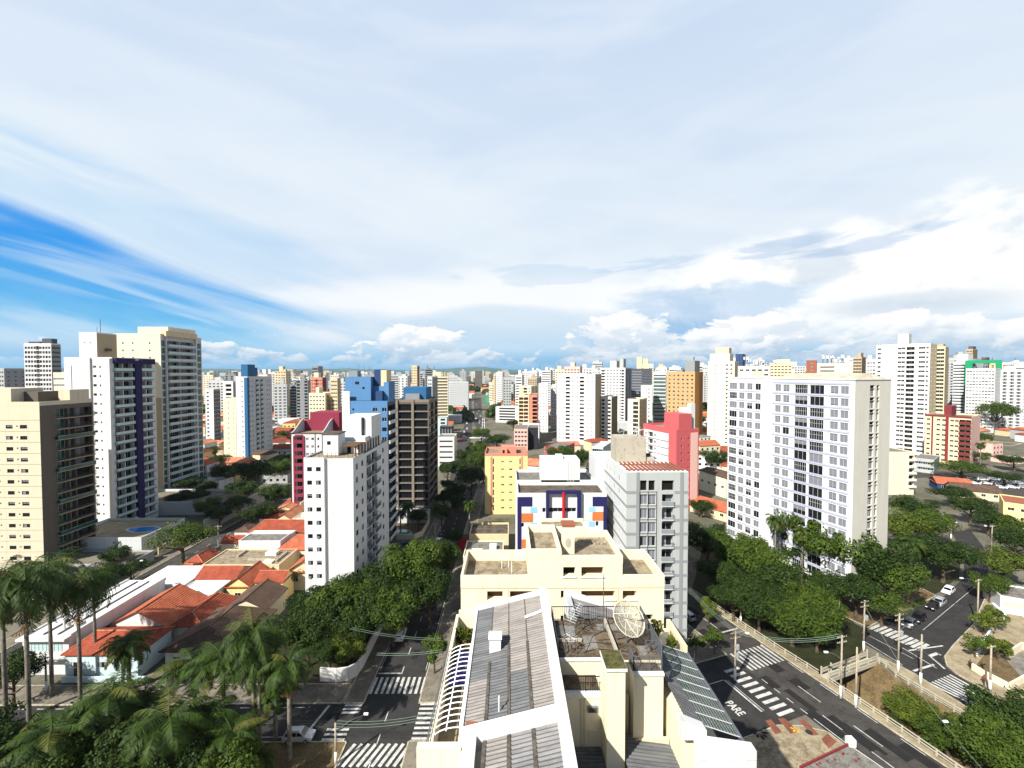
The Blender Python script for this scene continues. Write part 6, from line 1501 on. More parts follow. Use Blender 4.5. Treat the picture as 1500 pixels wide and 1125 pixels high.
flat_block('white sheet roofed shed between the white shop and the orange roofs', -75.5, 96.5, -67.0, 103, 4.6, 'white', 'roofwhite', .2)
flat_block('wide stained concrete roof with low brick walls left of the plain tower', -80, 111.5, -60, 121.5, 4.4, 'beige', 'roofwarm', .35, (('roof_wall', 'concrete', (6, 5, 4.46, 6.3, 9, 5.0)), ('roof_wall', 'concrete', (10, 3, 4.46, 16, 3.3, 4.95)), ('tank_slab', 'white', (13, 6, 4.46, 16, 8, 5.3)), ('roof_wall', 'concrete', (18, 2, 4.46, 18.3, 8, 5.0)), ('skylight', 'cream', (15, 1, 4.46, 17.5, 3, 4.9))))
flat_block('white block with a grey roof among the clay roofs', -78, 123.5, -66, 129.5, 6.0, 'white', 'roofgrey', .3)
flat_block('low white roofed block behind the white grey roofed one', -80, 130, -67, 134.5, 5.0, 'white', 'roofwhite', .25)
house('orange hipped roof reaching to the plain white tower, nearer row', -65.4, 121.5, -48, 132.5, 4.6, 2.2, 'tile', 'cream', 'x', 3.0, group=HG)
house('orange roof falling towards the small yellow house', -55.5, 107.5, -48.5, 120.5, 4.8, 2.6, 'tile', 'beige', 'y', 0, over=.5, group=HG)
house('long orange roof with a pale ridge across the row of clay roofs', -82, 135.2, -49, 145, 4.4, 2.3, 'tile2', 'white', 'x', 2.5, group=HG)
flat_block('pale house with a patched white roof among the orange roofs', -74, 146.5, -61, 153, 4.6, 'cream', 'concrete', .25, (('tank', 'white', (2, 2, 4.66, 4, 4, 5.8)), ('parapet_block', 'white', (8, 2, 4.66, 12.6, 4, 5.6))))
house('orange roof right of the patched white roof', -60.5, 146.5, -50, 154.5, 4.6, 2.0, 'tile2', 'white', 'y', 0, group=HG)
house('steep orange roof behind the patched white roof', -68, 154.5, -52, 164, 5.2, 2.6, 'tile', 'white', 'y', 0, group=HG)
house('narrow orange roof on the street side of the patched white roof', -80, 147, -75, 158, 4.4, 1.8, 'tile3', 'beige', 'y', 0, group=HG)
def yard():
    t = thing('walled_yard', 'open walled white yard in front of the magenta building', 'yard', (-78, 160, 0)); b = MB()
    b.box(0, 0, 0, .3, 13, 6.2); b.box(.31, 12.7, 0, 9.5, 13, 6.4); b.box(.31, 0, 0, 9.5, .3, 4.6); b.build('wall', [M['cream']], t)
    r = MB(); r.box(.31, .31, 0, 9.5, 12.69, 3.2); r.build('floor_slab', [M['white2']], t)
yard()
i = 0
for (x0, y0, x1, y1, rf, hip) in ((-88, 178, -74, 188, 'tile', 0), (-72, 180, -60, 189, 'tile2', 2), (-88, 190, -76, 200, 'tile2', 2), (-74, 192, -62, 202, 'tile', 2), (-59, 192, -48, 201, 'tile', 0), (-88, 204, -72, 214, 'tile', 0), (-70, 205, -58, 214, 'tile3', 2)):
    i += 1
    house(['orange roof', 'red hipped roof', 'red brown hipped roof', 'broad orange hipped roof', 'small orange gabled roof', 'long orange gabled roof', 'pale clay hipped roof'][i - 1] + ' behind the big dark tree left of the magenta building', x0, y0, x1, y1, 4.5, 2.2, rf, 'cream', 'x' if i % 2 else 'y', hip, group=HG)
SMALL = []
def small_roofs():
    r = random.Random(77); HFOOT.append((-79, 159, -68, 174))
    names = {'tile': 'orange', 'tile2': 'red brown', 'tile3': 'pale clay', 'tilebrown': 'dark brown', 'roofgrey': 'grey'}
    for i in range(1400):
        if len(SMALL) > 46: break
        w, d = r.uniform(4.5, 8), r.uniform(4.5, 7.5); x, y = r.uniform(-88, -48 - w), r.uniform(96, 212)
        if any(x < b[2] + .3 and x + w > b[0] - .3 and y < b[3] + .3 and y + d > b[1] - .3 for b in HFOOT): continue
        if x + w > -47.5 and y < 126: continue
        rf = r.choice(('tile', 'tile', 'tile2', 'tile2', 'tile3', 'tilebrown')); e = r.uniform(3.0, 4.6)
        h = house('small house', x, y, x + w, y + d, e, r.uniform(1.0, 1.8), rf, r.choice(('white', 'cream', 'cream2', 'beige')), r.choice('xy'), r.choice((0, 1.5)), over=.25, wins='', group='small roofs packed between the larger clay roofs')
        SMALL.append((h, f'small {names[rf]} roof in the packed rows', y, x))
small_roofs()
by_ = {}
for h, l, y, x in SMALL: by_.setdefault(l, []).append((y, x, h))
for l, its in by_.items():
    its.sort(key=lambda t: t[0])
    for k, (y, x, h) in enumerate(its): h['label'] = f'{l}, number {k + 1} counting back from the white shop' if len(its) > 1 else l
# pool terraces and walls along the left street
def pool_deck(label, c, r, z, mat, deck):
    t = thing('swimming_pool', label, 'pool', (c[0], c[1], z)); b = MB()
    pts = [(r[0] * math.cos(a) * (1 + .18 * math.cos(2 * a + 1)), r[1] * math.sin(a)) for a in [2 * pi * k / 28 for k in range(28)]]
    b.prism([(x * 1.15, y * 1.15) for x, y in pts], -.3, .05); b.build('coping', [M['white2']], t)
    w = MB(); w.poly([(x, y, .06) for x, y in pts]); w.build('water', [M[mat]], t)
flat_block('pale terrace wall holding the blue pool below the indigo balcony tower', -133, 126, -108, 143, 5.5, 'white2', 'pave', .9, name='pool_terrace', cat='terrace')
pool_deck('blue curved swimming pool on the terrace below the indigo balcony tower', (-114.2, 134.5), (4.6, 2.3), 5.62, 'pool', None)
flat_block('low green grey wall and yard under the pool terrace', -128, 116, -103.5, 125, 2.6, 'grey', 'pave_grey', .4, name='walled_yard', cat='yard')
flat_block('grey podium with a gate roof between the cream tower and the left street', -124, 103, -104, 114.5, 3.0, 'midgrey', 'roofdark', .3, (('gate_roof', 'roofgrey', (12, -3, 3.6, 20.5, -1, 3.9)), ('gate_post', 'cream', (12.2, -2.6, 0, 12.8, -2, 3.59)), ('gate_post', 'cream', (19.8, -2.6, 0, 20.3, -2, 3.59))), name='gatehouse', cat='gatehouse')
flat_block('long pale podium under the green glass tower', -150, 165, -104, 183, 4.2, 'white2', 'pave_grey', 1.0, name='podium', cat='podium')
wallthing('long grey sloping garden wall beside the left street below the green glass tower', [(-104, 146), (-104, 182)], 0, 4.6, 'grey')
wallthing('pale garden wall with a curved end along the left street', [(-104, 127), (-104, 144)], 0, 3.2, 'cream2')
# curved white wall round the garden of the plain white tower
cw = [(-33.5, 75.3), (-30.5, 75.0), (-28.6, 75.4), (-27.5, 76.6), (-27.2, 79), (-27.2, 84), (-27.2, 97)]
wallthing('white garden wall curving round the street corner under the trees', cw, 0.1, 2.4, 'white', .3)
flat('grass', rect(-50, 76.5, -28, 97), .05, M['shade_ground'])['kind'] = 'stuff'
flat('verge', rect(-90, 58, -28, 62), .16, M['earth'])
flat('grass', rect(-170, 40, -27, 57.4), .03, M['shade_ground'])['kind'] = 'stuff'
wallthing('low pale wall in front of the pale blue house', [(-79, 75.2), (-64, 75.2)], .14, 1.0, 'cyan')
# between the street and the tiled block
flat_block('low grey roofed house between the street and the tiled block', -12.5, 117, -1.5, 128, 4.0, 'cream', 'roofgrey', .4, (('skylight', 'white', (2, 3, 4.06, 5, 5, 4.5)), ('tank', 'white', (7, 5, 4.06, 9, 7, 5.2))))
house('curved red brown tiled roof left of the tiled block', -10.5, 104.5, -.5, 113, 4.2, 2.2, 'tile2', 'white', 'y', 2.0, wins='f')
flat_block('white gabled low roof in front of the curved red brown tiled roof', -10.2, 98, 0, 104, 3.6, 'white', 'roofgrey', .2)
flat_block('pale roofed shed between the yellow block and the street', -12, 130, 0, 140, 5.0, 'beige', 'roofdark', .6)
t = flat_block('red awning shop at the foot of the yellow block', -15.2, 131, -12.2, 136, 3.4, 'red2', 'roofdark', 0.0, name='kiosk', cat='kiosk')
pool_deck('green blue pool behind the garden wall beside the dark glass tower', (-27 - 10, 146), (3.2, 2.4), .2, 'pool2', None)
wallthing('garden wall round the green blue pool', [(-46, 140), (-31, 140), (-29, 143), (-29, 156)], 0, 1.8, 'cream2')
flat('pavement', rect(-46, 140, -29.2, 157), .04, M['earth'])
wallthing('white bordered pavement bed beside the street', [(-28.2, 118), (-25.2, 118), (-25.2, 127), (-28.2, 127)], .14, .5, 'white', .25, 'planter_wall')
# right side
o = G(1300, 728)
def right_side():
    B, w, d, H, r0, nf = quick('plain cream block with stacked balconies on its right end, behind the slab gable', 1296, 190, 0, 1343, None, 664, 'cream', [([.93], 3.0, 2.0, .3, 'do', 1.0)], None, par=.4, side='l')
    p = B.mb('roof_house', M['white']); p.box(1, 4, H + .02, 5, 9, H + 6); p = B.mb('balcony_slab', M['white'])
    for i in range(nf): p.box(w * .82, -.9, r0 + fl3 * i, w + .4, -.003, r0 + fl3 * i + .9)
    B.finish()
fl3 = 3.0
right_side()
def rot_house(label, u, Y, w, d, e, rise, roof, wallm, rz, **k):
    t = house(label, 0, 0, w, d, e, rise, roof, wallm, **k); t.location = (ux(u, Y), Y, 0); t.rotation_euler = (0, 0, rz); return t
rot_house('house with an orange and blue roof beside the very wide flat tree', 1378, 196, 12, 10, 3.6, 2.2, 'tile', 'blue2', -.5, hip=0, ridge='x')
rot_house('house with a brown roof right of the orange and blue roof', 1402, 186, 15, 9, 3.6, 2.2, 'tilebrown', 'beige', -.5, hip=0, ridge='x')
rot_house('orange roofed house beside the lawn of the white slab', 1013, 168, 15, 10, 3.6, 2.0, 'tile', 'beige', -1.0, hip=1.5, ridge='x')
rot_house('cream two storey house behind the orange roof near the slab', 1026, 200, 16, 10, 9, 1.2, 'tilebrown', 'cream', -1.25, hip=0, ridge='x')
B, *_ = quick('pale yellow block cut by the right edge', 1476, 150, R45, 1540, None, 738, 'yellow', [(3, 1.6, 1.0, 1.2, 'd')], None, par=.3, roof='brick'); B.finish()
flat_block('white walled building with red lettering panels at the right edge', ux(1476, 96), 96, ux(1476, 96) + 20, 104, 3.6, 'white', 'roofgrey', .4, (('panel', 'pink', (.6, -.06, 1.8, 4, -.004, 3.0)), ('ramp_wall', 'white', (-1.5, -5, 0, -.9, 0, 2.0))), rz=-.5, name='shop_building', cat='shop')
gw = [g2(*p)[:2] for p in ((1431, 962), (1448, 938), (1452, 930))]
wallthing('white end wall of the walled garden on the right corner', gw, .14, 1.6, 'white', .3)
gw = [g2(*p)[:2] for p in ((1424, 982), (1440, 992), (1478, 1012), (1500, 1000), (1530, 990))]
wallthing('low cream wall in front of the walled garden on the right corner', gw, .14, 1.2, 'cream', .3)
gw = [g2(*p)[:2] for p in ((1475, 966), (1497, 952), (1530, 960))]
wallthing('cream wall behind the walled garden, meeting the terraces', gw, .14, 1.4, 'cream', .3)
flat('earth', px((1426, 981), (1440, 990), (1477, 1010), (1500, 998), (1475, 968), (1450, 950)), .17, M['earth']); flat('grass', px((1452, 950), (1475, 964), (1495, 951), (1470, 938)), .18, M['grass'])['kind'] = 'stuff'
flat('pavement', px((1477, 968), (1499, 955), (1540, 990), (1540, 1012), (1500, 1000)), .19, M['roofgrey'])
# low building at the bottom, beside the canal road
def corner_shop():
    p = [G(1172, 1125, 3.6), G(1245, 1090, 3.6), G(1300, 1128, 3.6), G(1235, 1175, 3.6)]
    t = thing('shop_building', 'low grey flat roof with a red brown edge at the bottom, beside the canal road', 'shop', (p[0].x, p[0].y, 0)); q = [(a.x - p[0].x, a.y - p[0].y) for a in p]
    b = MB(); b.prism(q, 0, 3.5); b.build('wall', [M['white']], t); r = MB(); r.prism([(x * .97 + .12, y * .97) for x, y in q], 3.505, 3.56); r.build('roof', [M['roofgrey']], t)
    e = MB(); e.bar((q[0][0], q[0][1], 3.66), (q[1][0], q[1][1], 3.66), .22, .3); e.build('edge_wall', [M['maroon']], t)
    s = MB(); c = Vector(q[1]); s.box(c.x - .4, c.y - .5, 3.5, c.x + .5, c.y + .4, 4.5); s.build('corner_post', [M['white']], t)
    rnd = random.Random(4); g = MB()
    for i in range(10):
        a, c2 = rnd.random() * .8 + .1, rnd.random() * .8 + .1; P = Vector(q[0]).lerp(Vector(q[1]), a).lerp(Vector(q[3]).lerp(Vector(q[2]), a), c2 * .6); g.box(P.x, P.y, 3.565, P.x + .3, P.y + .25, 3.62)
    g.build('roof_debris', [M['maroon']], t)
corner_shop()
flat('concrete_apron', px((1106, 1090), (1128, 1083), (1151, 1079), (1162, 1083), (1178, 1084), (1194, 1090), (1215, 1112), (1190, 1160), (1120, 1160)), .17, M['roofwarm'])
def pavement_emblem():
    b = MB(); c = G(1112, 1075); n = 8
    for i in range(n):
        a = 2 * pi * i / n; d = Vector((math.cos(a), math.sin(a))); s = Vector((-d.y, d.x))
        P = [c.xy + d * .25 - s * .0, c.xy + d * .8 - s * .28, c.xy + d * (1.55 if i % 2 == 0 else 1.2), c.xy + d * .8 + s * .28]
        b.poly([(p.x, p.y, .158) for p in P])
    struct('pavement_emblem', b, M['charcoal'])
    e = MB(); c = G(1185, 1074); e.poly([(c.x + .5 * math.cos(a * pi / 8), c.y + .5 * math.sin(a * pi / 8), .158) for a in range(16)]); struct('manhole_cover', e, M['charcoal'])
    f = MB(); c = G(1165, 1070)
    for a in range(5):
        t = 2 * pi * a / 5; d = Vector((math.cos(t), math.sin(t))); s = Vector((-d.y, d.x)); f.poly([(p.x, p.y, .158) for p in (c.xy, c.xy + d * .45 - s * .18, c.xy + d * .7, c.xy + d * .45 + s * .18)])
    struct('pavement_flower', f, M['paint_yellow'])
pavement_emblem()
# ------------------------------------------------------------------ canal railings, footbridge, ends of the cut
def canal_things():
    for nm, pts, lab in (('canal_railing', [g2(*p)[:2] for p in ((1012, 868), (1039, 885), (1092, 921), (1150, 959), (1199, 990))], 'long pale railing of the canal running back beside the near carriageway'),
                         ('canal_railing', [g2(*p)[:2] for p in ((1213, 1000), (1260, 1032), (1321, 1073), (1400, 1128), (1440, 1156))], 'pale railing of the canal in front of the footbridge, near carriageway side'),
                         ('canal_railing', [g2(*p)[:2] for p in ((1288, 972), (1298, 978), (1312, 992), (1370, 1026), (1427, 1060), (1490, 1097))], 'pale railing of the canal on its far side, below the right road')):
        b = MB()
        for p, q in zip(pts, pts[1:]):
            p, q = Vector((*p, .14)), Vector((*q, .14)); L = (q - p).length; n = max(1, round(L / 2.2))
            for i in range(n + (q is pts[-1])): r = p.lerp(q, i / n); b.box(r.x - .09, r.y - .09, 0, r.x + .09, r.y + .09, 1.15)
            for h in (.45, .9): b.bar(p + Vector((0, 0, h)), q + Vector((0, 0, h)), .09, .14)
        o = Vector((*pts[0], 0)); b.v = [(x - o.x, y - o.y, z) for x, y, z in b.v]; ob = b.build(nm, [M['railc']]); ob.location = o; tag(ob, lab, 'railing')
    a, c, d, e = G(1203, 990), G(1270, 964.5), G(1285, 970.5), G(1214, 997)
    t = thing('footbridge', 'short pale concrete footbridge over the canal between the two roads', 'footbridge', a); b = MB(); L = lambda p: (p.x - a.x, p.y - a.y)
    b.prism([L(a), L(e), L(d), L(c)], -.5, .2); b.build('deck', [M['railc']], t)
    for p, q in ((a, c), (e, d)):
        r = MB(); P, Q = Vector((*L(p), .2)), Vector((*L(q), .2)); n = 5
        for i in range(n + 1): s = P.lerp(Q, i / n); r.box(s.x - .1, s.y - .1, .2, s.x + .1, s.y + .1, 1.75 if i in (0, 1, n) else 1.3)
        for h in (.5, 1.0): r.bar(P + Vector((0, 0, h)), Q + Vector((0, 0, h)), .1, .3)
        r.build('parapet', [M['railc']], t)
    w = MB()
    for p, q in ((WEST[0], EAST[0]), (EAST[-1], WEST[-1])): w.poly([(p[0], p[1], -4.6), (q[0], q[1], -4.6), (q[0], q[1], 0), (p[0], p[1], 0)])
    struct('canal_end_sheet', w, M['charcoal'])  # added charcoal sheets close the cut, standing for the dark beyond the bridge
canal_things()

# ------------------------------------------------------------------ poles, lamps, wires
def pole(label, u, v, vt, arms=1, lamp=None, trafo=0, white=True, r=.17, mat='polegrey', name='utility_pole', cat='utility pole'):
    p = G(u, v); h = D(u, vt, p.y).z
    t = thing(name, label, cat, (p.x, p.y, .1)); b = MB(); b.tube([(0, 0, 0), (0, 0, h)], [r, r * .72], 10); b.build('shaft', [M[mat]], t, True)
    if white: w = MB(); w.tube([(0, 0, 0), (0, 0, min(2.2, h * .3))], [r * 1.25, r * 1.1], 10); w.build('painted_base', [M['polewhite']], t, True)
    for k in range(arms):
        c = MB(); z = h - .35 - k * .9; c.bar((-1.0, -.25, z), (1.0, .25, z), .1, .12)
        for x in (-.9, -.45, .45, .9): c.tube([(x, x * .25, z), (x, x * .25, z + .22)], .045, 6)
        c.build('crossarm', [M['polegrey']], t)
    if lamp:
        dx, dy, zz = lamp; l = MB(); l.tube([(0, 0, h * zz), (dx * .5, dy * .5, h * zz + .7), (dx, dy, h * zz + .8)], [.05, .04, .035], 6); l.build('lamp_arm', [M['steel']], t)
        q = MB(); q.box(dx - .32, dy - .14, h * zz + .72, dx + .32, dy + .14, h * zz + .92); q.build('lamp_head', [M['whitesteel']], t)
    for k in range(trafo):
        q = MB(); q.lathe([(0, 0), (.3, 0), (.33, .1), (.33, .85), (.2, .95), (0, .95)], 12, 0, (.42, .1 * k, h * .62 - k * 1.6)); q.build('transformer', [M['midgrey']], t)
    return Vector((p.x, p.y, h))
tops = {}
for k, a in dict(
    p1=('whitewashed pole with crossarms left of the footbridge, canal near side', 1231.5, 1023.5, 931, 2, (-2.2, .6, .62)), p2=('thin pole with a white box at its foot, right of the crossarm pole', 1253.5, 1037.5, 949, 0), p3=('tall pole with crossarms at the far end of the footbridge', 1265, 956, 880, 2, None, 1),
    p4=('tall pole with a lamp arm between the canal and the zebra of the climbing road', 1315.5, 985.5, 899, 2, (2.6, .5, .70), 1), p5=('bare pole on the far canal pavement beside the zebra crossing', 1348.5, 1004, 930, 0), p6=('tall white based pole on the right corner where the roads part', 1431.5, 917.5, 849, 1, (-3.2, .5, .92)), p7=('pole standing in front of the walled garden on the right', 1450, 1015, 946, 1),
    p8=('thin lamp post over the canal trees at the bottom right', 1407, 1101, 1062, 0, (-1.8, .5, .8)), p9=('pole with two transformers at the corner of the side street, left of PARE', 1076.5, 997, 925, 2, (2.4, .6, .82), 2), pa=('white lamp post under the trees in front of the white slab', 1183, 881, 833, 0, (-1.5, 0, .9)), pb=('grey lamp post on the far canal kerb below the trees', 1223.5, 900, 862, 1, (-1.6, 0, .95)), pc=('thin pole right of the grey lamp post on the far canal kerb', 1229, 902, 870, 0),
    pd=('pole on the left street by the gatehouse', 196, 858, 824, 1, (1.8, .4, .9)), pe=('dark pole in front of the white shop', 68, 1013.5, 962, 1), pf=('thin pole with a long lamp arm on the corner at the bottom', 492, 1120, 1060, 0, (3.6, 2.0, .8)), pg=('thin pale pole beside the green blue pool', 637.5, 804, 767, 1), ph=('pole on the pavement behind the yellow house palms', 320, 800, 770, 1), pi_=('pole at the street corner left of the cream terraces', 623, 858, 800, 1), pj=('lamp post at the top of the climbing road', 1393, 790, 767, 0, (1.5, 0, .9)), pk=('pole on the right pavement of the climbing road', 1452, 818, 770, 1, (-2, 0, .9)), pl=('lamp post by the railing behind the grey banded building', 1073, 905, 880, 0, (1.6, .3, .9)), pm=('lamp post on the railing right of the grey banded building', 1085, 912, 884, 0, (1.4, .6, .9))).items():
    tops[k] = pole(*a)
def wire(label, a, c, n=3, sag=.8, gap=.4, mat='wire', r=.022):
    b = MB(); a, c = Vector(a), Vector(c); side = (c - a).cross(Vector((0, 0, 1))).normalized() * gap
    for k in range(n):
        o = side * (k - (n - 1) / 2); b.tube([a + o + (c - a) * (i / 10) - Vector((0, 0, sag * (1 - (2 * i / 10 - 1) ** 2))) for i in range(11)], r, 4, 0, False)
    m0 = a.copy(); b.v = [(x - m0.x, y - m0.y, z - m0.z) for x, y, z in b.v]; o = b.build('overhead_cable', [M[mat]]); o.location = m0; tag(o, label, 'cable')
wire('cables from the transformer pole across to the crossarm pole by the footbridge', tops['p9'], tops['p1'], 3, 1.2, .5, 'wirelight', .03)
wire('cables between the two crossarm poles at the footbridge', tops['p1'], tops['p3'], 3, .5)
wire('cables from the footbridge pole to the lamp armed pole', tops['p3'], tops['p4'], 4, .6)
wire('cables running back from the footbridge pole to the grey lamp post', tops['p3'], tops['pb'], 4, .8)
wire('long cable from the lamp armed pole to the right corner pole', tops['p4'], tops['p6'], 2, 1.0)
wire('cables climbing from the right corner pole along the side road', tops['p6'], tops['pk'], 3, 1.0)
wire('pale cable falling from the footbridge pole over the canal trees', tops['p3'] - Vector((0, 0, 1)), G(1440, 1128, 4.0), 1, 1.5, .4, 'wirelight', .03)
wire('cables from the transformer pole to the grey banded building', tops['p9'], Vector((37, 88, 10.5)), 3, .5, .4, 'wirelight')
wire('cables from the transformer pole over the side street to the nearest building', tops['p9'], Vector((14.5, 52, 12)), 3, .8)
wire('cables across the street from the corner to the pergola side', G(552, 958, 7.5), G(648, 953, 7.5), 2, .3, .5, 'wirelight', .03)
wire('cables crossing the zebra at the street corner', Vector((-29, 78, 8)), Vector((-12, 74.5, 8)), 2, .5, .5, 'wirelight')
wire('cables over the silver car along the cross street', Vector((-62, 61, 8.2)), tops['pf'], 3, 1.0)
wire('cables from the thin corner pole across the crossing', tops['pf'], Vector((-8, 58, 8.5)), 3, .8, .5, 'wirelight')

# ------------------------------------------------------------------ cars
def car_proto(paint, kind):
    t = thing('parked_car', 'car', 'car', (0, -900, 0))
    L, W_, H1, H2 = (4.3, 1.75, .95, 1.62) if kind == 'suv' else (4.1, 1.68, .82, 1.42)
    b = MB(); hw = W_ / 2
    lo = [(-L / 2, .35), (-L / 2, H1 - .05), (-L / 2 + .1, H1)]; hood = L * .20 if kind == 'suv' else L * .17
    prof = [(-L / 2, .3), (-L / 2 - .02, .62), (-L / 2 + .06, H1), (hood + .1, H1 + .03), (L / 2 - .18, H1 - .14), (L / 2, .62), (L / 2 - .02, .3)]
    n = len(prof)
    def shell(pr, w0, w1, m):
        A = [(x, -w0 if z < H1 * .75 else -w1, z) for x, z in pr]; B_ = [(x, w0 if z < H1 * .75 else w1, z) for x, z in pr]
        for i in range(len(pr)):
            j = (i + 1) % len(pr); b.poly([A[i], A[j], B_[j], B_[i]][::-1], m)
        b.poly(A[::-1], m); b.poly(B_, m)
    shell(prof, hw, hw - .05, 0)
    rb, rf = -L / 2 + .16, hood - .35
    roof = [(rb - .02, H1), (rb + .28, H2 - .06), (rb + .5, H2), (rf - .25, H2), (rf, H2 - .07), (hood + .32, H1 + .02)]
    wr = hw - .2; A = [(x, -(hw - .07) if z < H1 + .1 else -wr, z) for x, z in roof]; C_ = [(x, -y, z) for x, y, z in A]
    for i in range(len(roof) - 1): b.poly([A[i + 1], A[i], C_[i], C_[i + 1]][::-1], 0)
    b.poly(A, 0); b.poly(C_[::-1], 0)
    b.build('body', [M[paint]], t)
    g = MB()
    def inset(a, c, d, e, off): g.poly([Vector(p) + Vector(off) for p in (a, c, d, e)])
    for s in (-1, 1):
        y0, y1 = s * (hw - .07), s * wr
        q = lambda x, f: (x, (y0 + (y1 - y0) * f) + s * .012, H1 + (H2 - H1) * f)
        for xa, xb, xc, xd in ((rb + .28, L * -.02, L * -.02, rb + .45), (L * .0, hood + .08, rf - .15, L * .0)):
            w = [q(xa, .16), q(xb, .16), q(xc, .86), q(xd, .86)]; gg = MB(); gg.poly(w if s < 0 else w[::-1]); gg.build('side_window', [M['carglass']], t)
    f = .15; x0, z0, x1, z1 = hood + .32, H1 + .02, rf, H2 - .07; ww = MB(); nx, nz = .02, .015
    P = lambda k, y: (x0 + (x1 - x0) * k + nx, y, z0 + (z1 - z0) * k + nz)
    ww.poly([P(.12, -(hw - .16)), P(.12, hw - .16), P(.9, wr - .05), P(.9, -wr + .05)]); ww.build('windscreen', [M['carglass']], t)
    x0, z0, x1, z1 = rb - .02, H1, rb + .28, H2 - .06; nx = -.02; rw = MB(); rw.poly([P(.9, -wr + .05), P(.9, wr - .05), P(.15, hw - .16), P(.15, -(hw - .16))]); rw.build('rear_window', [M['carglass']], t)
    for x in (-L * .30, L * .31):
        for s in (-1, 1):
            w = MB(); w.tube([(x, s * (hw - .2), .32), (x, s * (hw + .01), .32)], .32, 16); wo = w.build('wheel', [M['tyre']], t)
            r = MB(); r.tube([(x, s * (hw + .011), .32), (x, s * (hw + .03), .32)], .2, 12); r.build('rim', [M['rim']], wo)
    for s in (-1, 1):
        h = MB(); h.box(L / 2 - .1, s * (hw - .3) - .2, .62, L / 2 + .015, s * (hw - .3) + .2, .76); h.build('headlight', [M['lamp']], t)
        k = MB(); k.box(-L / 2 - .03, s * (hw - .22) - .12, .66, -L / 2 + .05, s * (hw - .22) + .12, .86); k.build('taillight', [M['tail']], t)
    if kind == 'suv':
        for s in (-1, 1): rr = MB(); rr.bar((rb + .4, s * (wr - .08), H2 + .06), (rf - .2, s * (wr - .08), H2 + .06), .05, .05); rr.build('roof_rail', [M['blacksteel']], t)
    return t
CARS = {}
def car(paint, kind, p, rz, label, group=None, z=.02):
    key = (paint, kind)
    if key not in CARS:
        o = CARS[key] = car_proto('car_' + paint, kind); o.location = (p[0], p[1], z); o.rotation_euler = (0, 0, rz); o['label'] = label
        if group: o['group'] = group
        return
    copy_tree(CARS[key], (p[0], p[1], z), rz, None, label, group)
car('silver', 'suv', G(438, 1083), 0.02, 'silver off road car waiting at the stop line on the cross street')
ang = lambda a, c: math.atan2(g2(*c)[1] - g2(*a)[1], g2(*c)[0] - g2(*a)[0])
ra = ang((1345, 905), (1395, 866))
PC = 'cars parked along the climbing road'
for pt, c, u, v, lab in (('white', 'hatch', 1389, 868, 'white car parked farthest up the climbing road, under a tree'), ('silver', 'hatch', 1376, 885, 'silver car parked behind the black ones on the climbing road'), ('black', 'hatch', 1366, 891, 'black car parked between the silver and the nearest black one'), ('black', 'suv', 1345, 909, 'large black car nearest the zebra of the climbing road'), ('grey', 'hatch', 1332, 917, 'dark grey car half hidden by the tree at the zebra')):
    car(pt, c, G(u, v), ra + pi, lab, PC)
rc = math.atan2(CD.y, CD.x)
for pt, s, n, lab in (('white', 27, -9.6, 'white car beside the base of the grey banded building'), ('silver', 21.5, -9.6, 'silver car in front of the white one by the grey banded building'), ('black', 33, -9.4, 'black car behind the white one by the grey banded building')):
    car(pt, 'hatch', cs(s, n), rc, lab, 'cars beside the grey banded building')
for pt, x, y, rz, lab in (('white', -22.6, 138, pi / 2, 'white car at the kerb by the bordered pavement bed'), ('black', -22.6, 143.5, pi / 2, 'black car behind the white one by the bordered pavement bed'), ('blue', -32, 134.5, .3, 'dark blue car in the yard beside the green blue pool'), ('grey', -16.6, 104, -pi / 2, 'grey car in the tree shade left of the cream terraces'), ('white', -22.4, 88, pi / 2, 'pale car in the street under the big trees'), ('red', -93.0, 112, pi / 2, 'dark red car on the left street'), ('black', -74, 61, 0, 'black car half hidden by the lower left palms')):
    car(pt, 'hatch', (x, y), rz, lab)
lot = G(1462, 712); rnd = random.Random(21); k = 0
for r_ in range(3):
    for c_ in range(5):
        k += 1; p = lot.xy + Vector((-9 + c_ * 5.6 + r_ * 1.2, -4 + r_ * 7.5)); nth = ('first', 'second', 'third', 'fourth', 'fifth')[c_]; rw = ('nearest', 'middle', 'farthest')[r_]
        car('white' if rnd.random() < .8 else 'silver', 'hatch', p, -.5 + rnd.uniform(-.06, .06), f'{nth} car from the left in the {rw} row of the right car park', 'cars in the right car park')
flat('car_park', px((1440, 728), (1432, 700), (1490, 688), (1560, 700), (1560, 735)), .012, M['asphalt2'])
# small far vehicles on the avenue
def far_car(paint, x, y, rz, label):
    b = MB(); b.box(-2.1, -.85, .3, 2.1, .85, .9); b.box(-1.6, -.75, .9, .9, .75, 1.45, 1, 0); o = b.build('distant_car', [M['car_' + paint], M['carglass']]); o.location = (x, y, .02); o.rotation_euler = (0, 0, rz); tag(o, label, 'car', 'cars on the distant avenue')
cnt = {}
for i in range(44):
    left = i % 2 == 0; t = rnd.random() ** .8; v = 588 + 55 * t; u = ((684 + 5 * rnd.random()) - (6 * t if left else 0)) if left else (697 + 7 * rnd.random() + 14 * max(0, t - .55))
    p = G(u, v); c = rnd.choice(('white', 'silver', 'black', 'grey', 'red', 'white')); key = (c, left, int(t * 4)); cnt[key] = cnt.get(key, 0) + 1
    where = ('far end', 'upper stretch', 'middle', 'near end')[min(3, int(t * 4))]
    far_car(c, p.x, p.y, pi / 2 + .06, f'tiny {c} car on the {"left" if left else "right"} carriageway, {where} of the distant avenue')

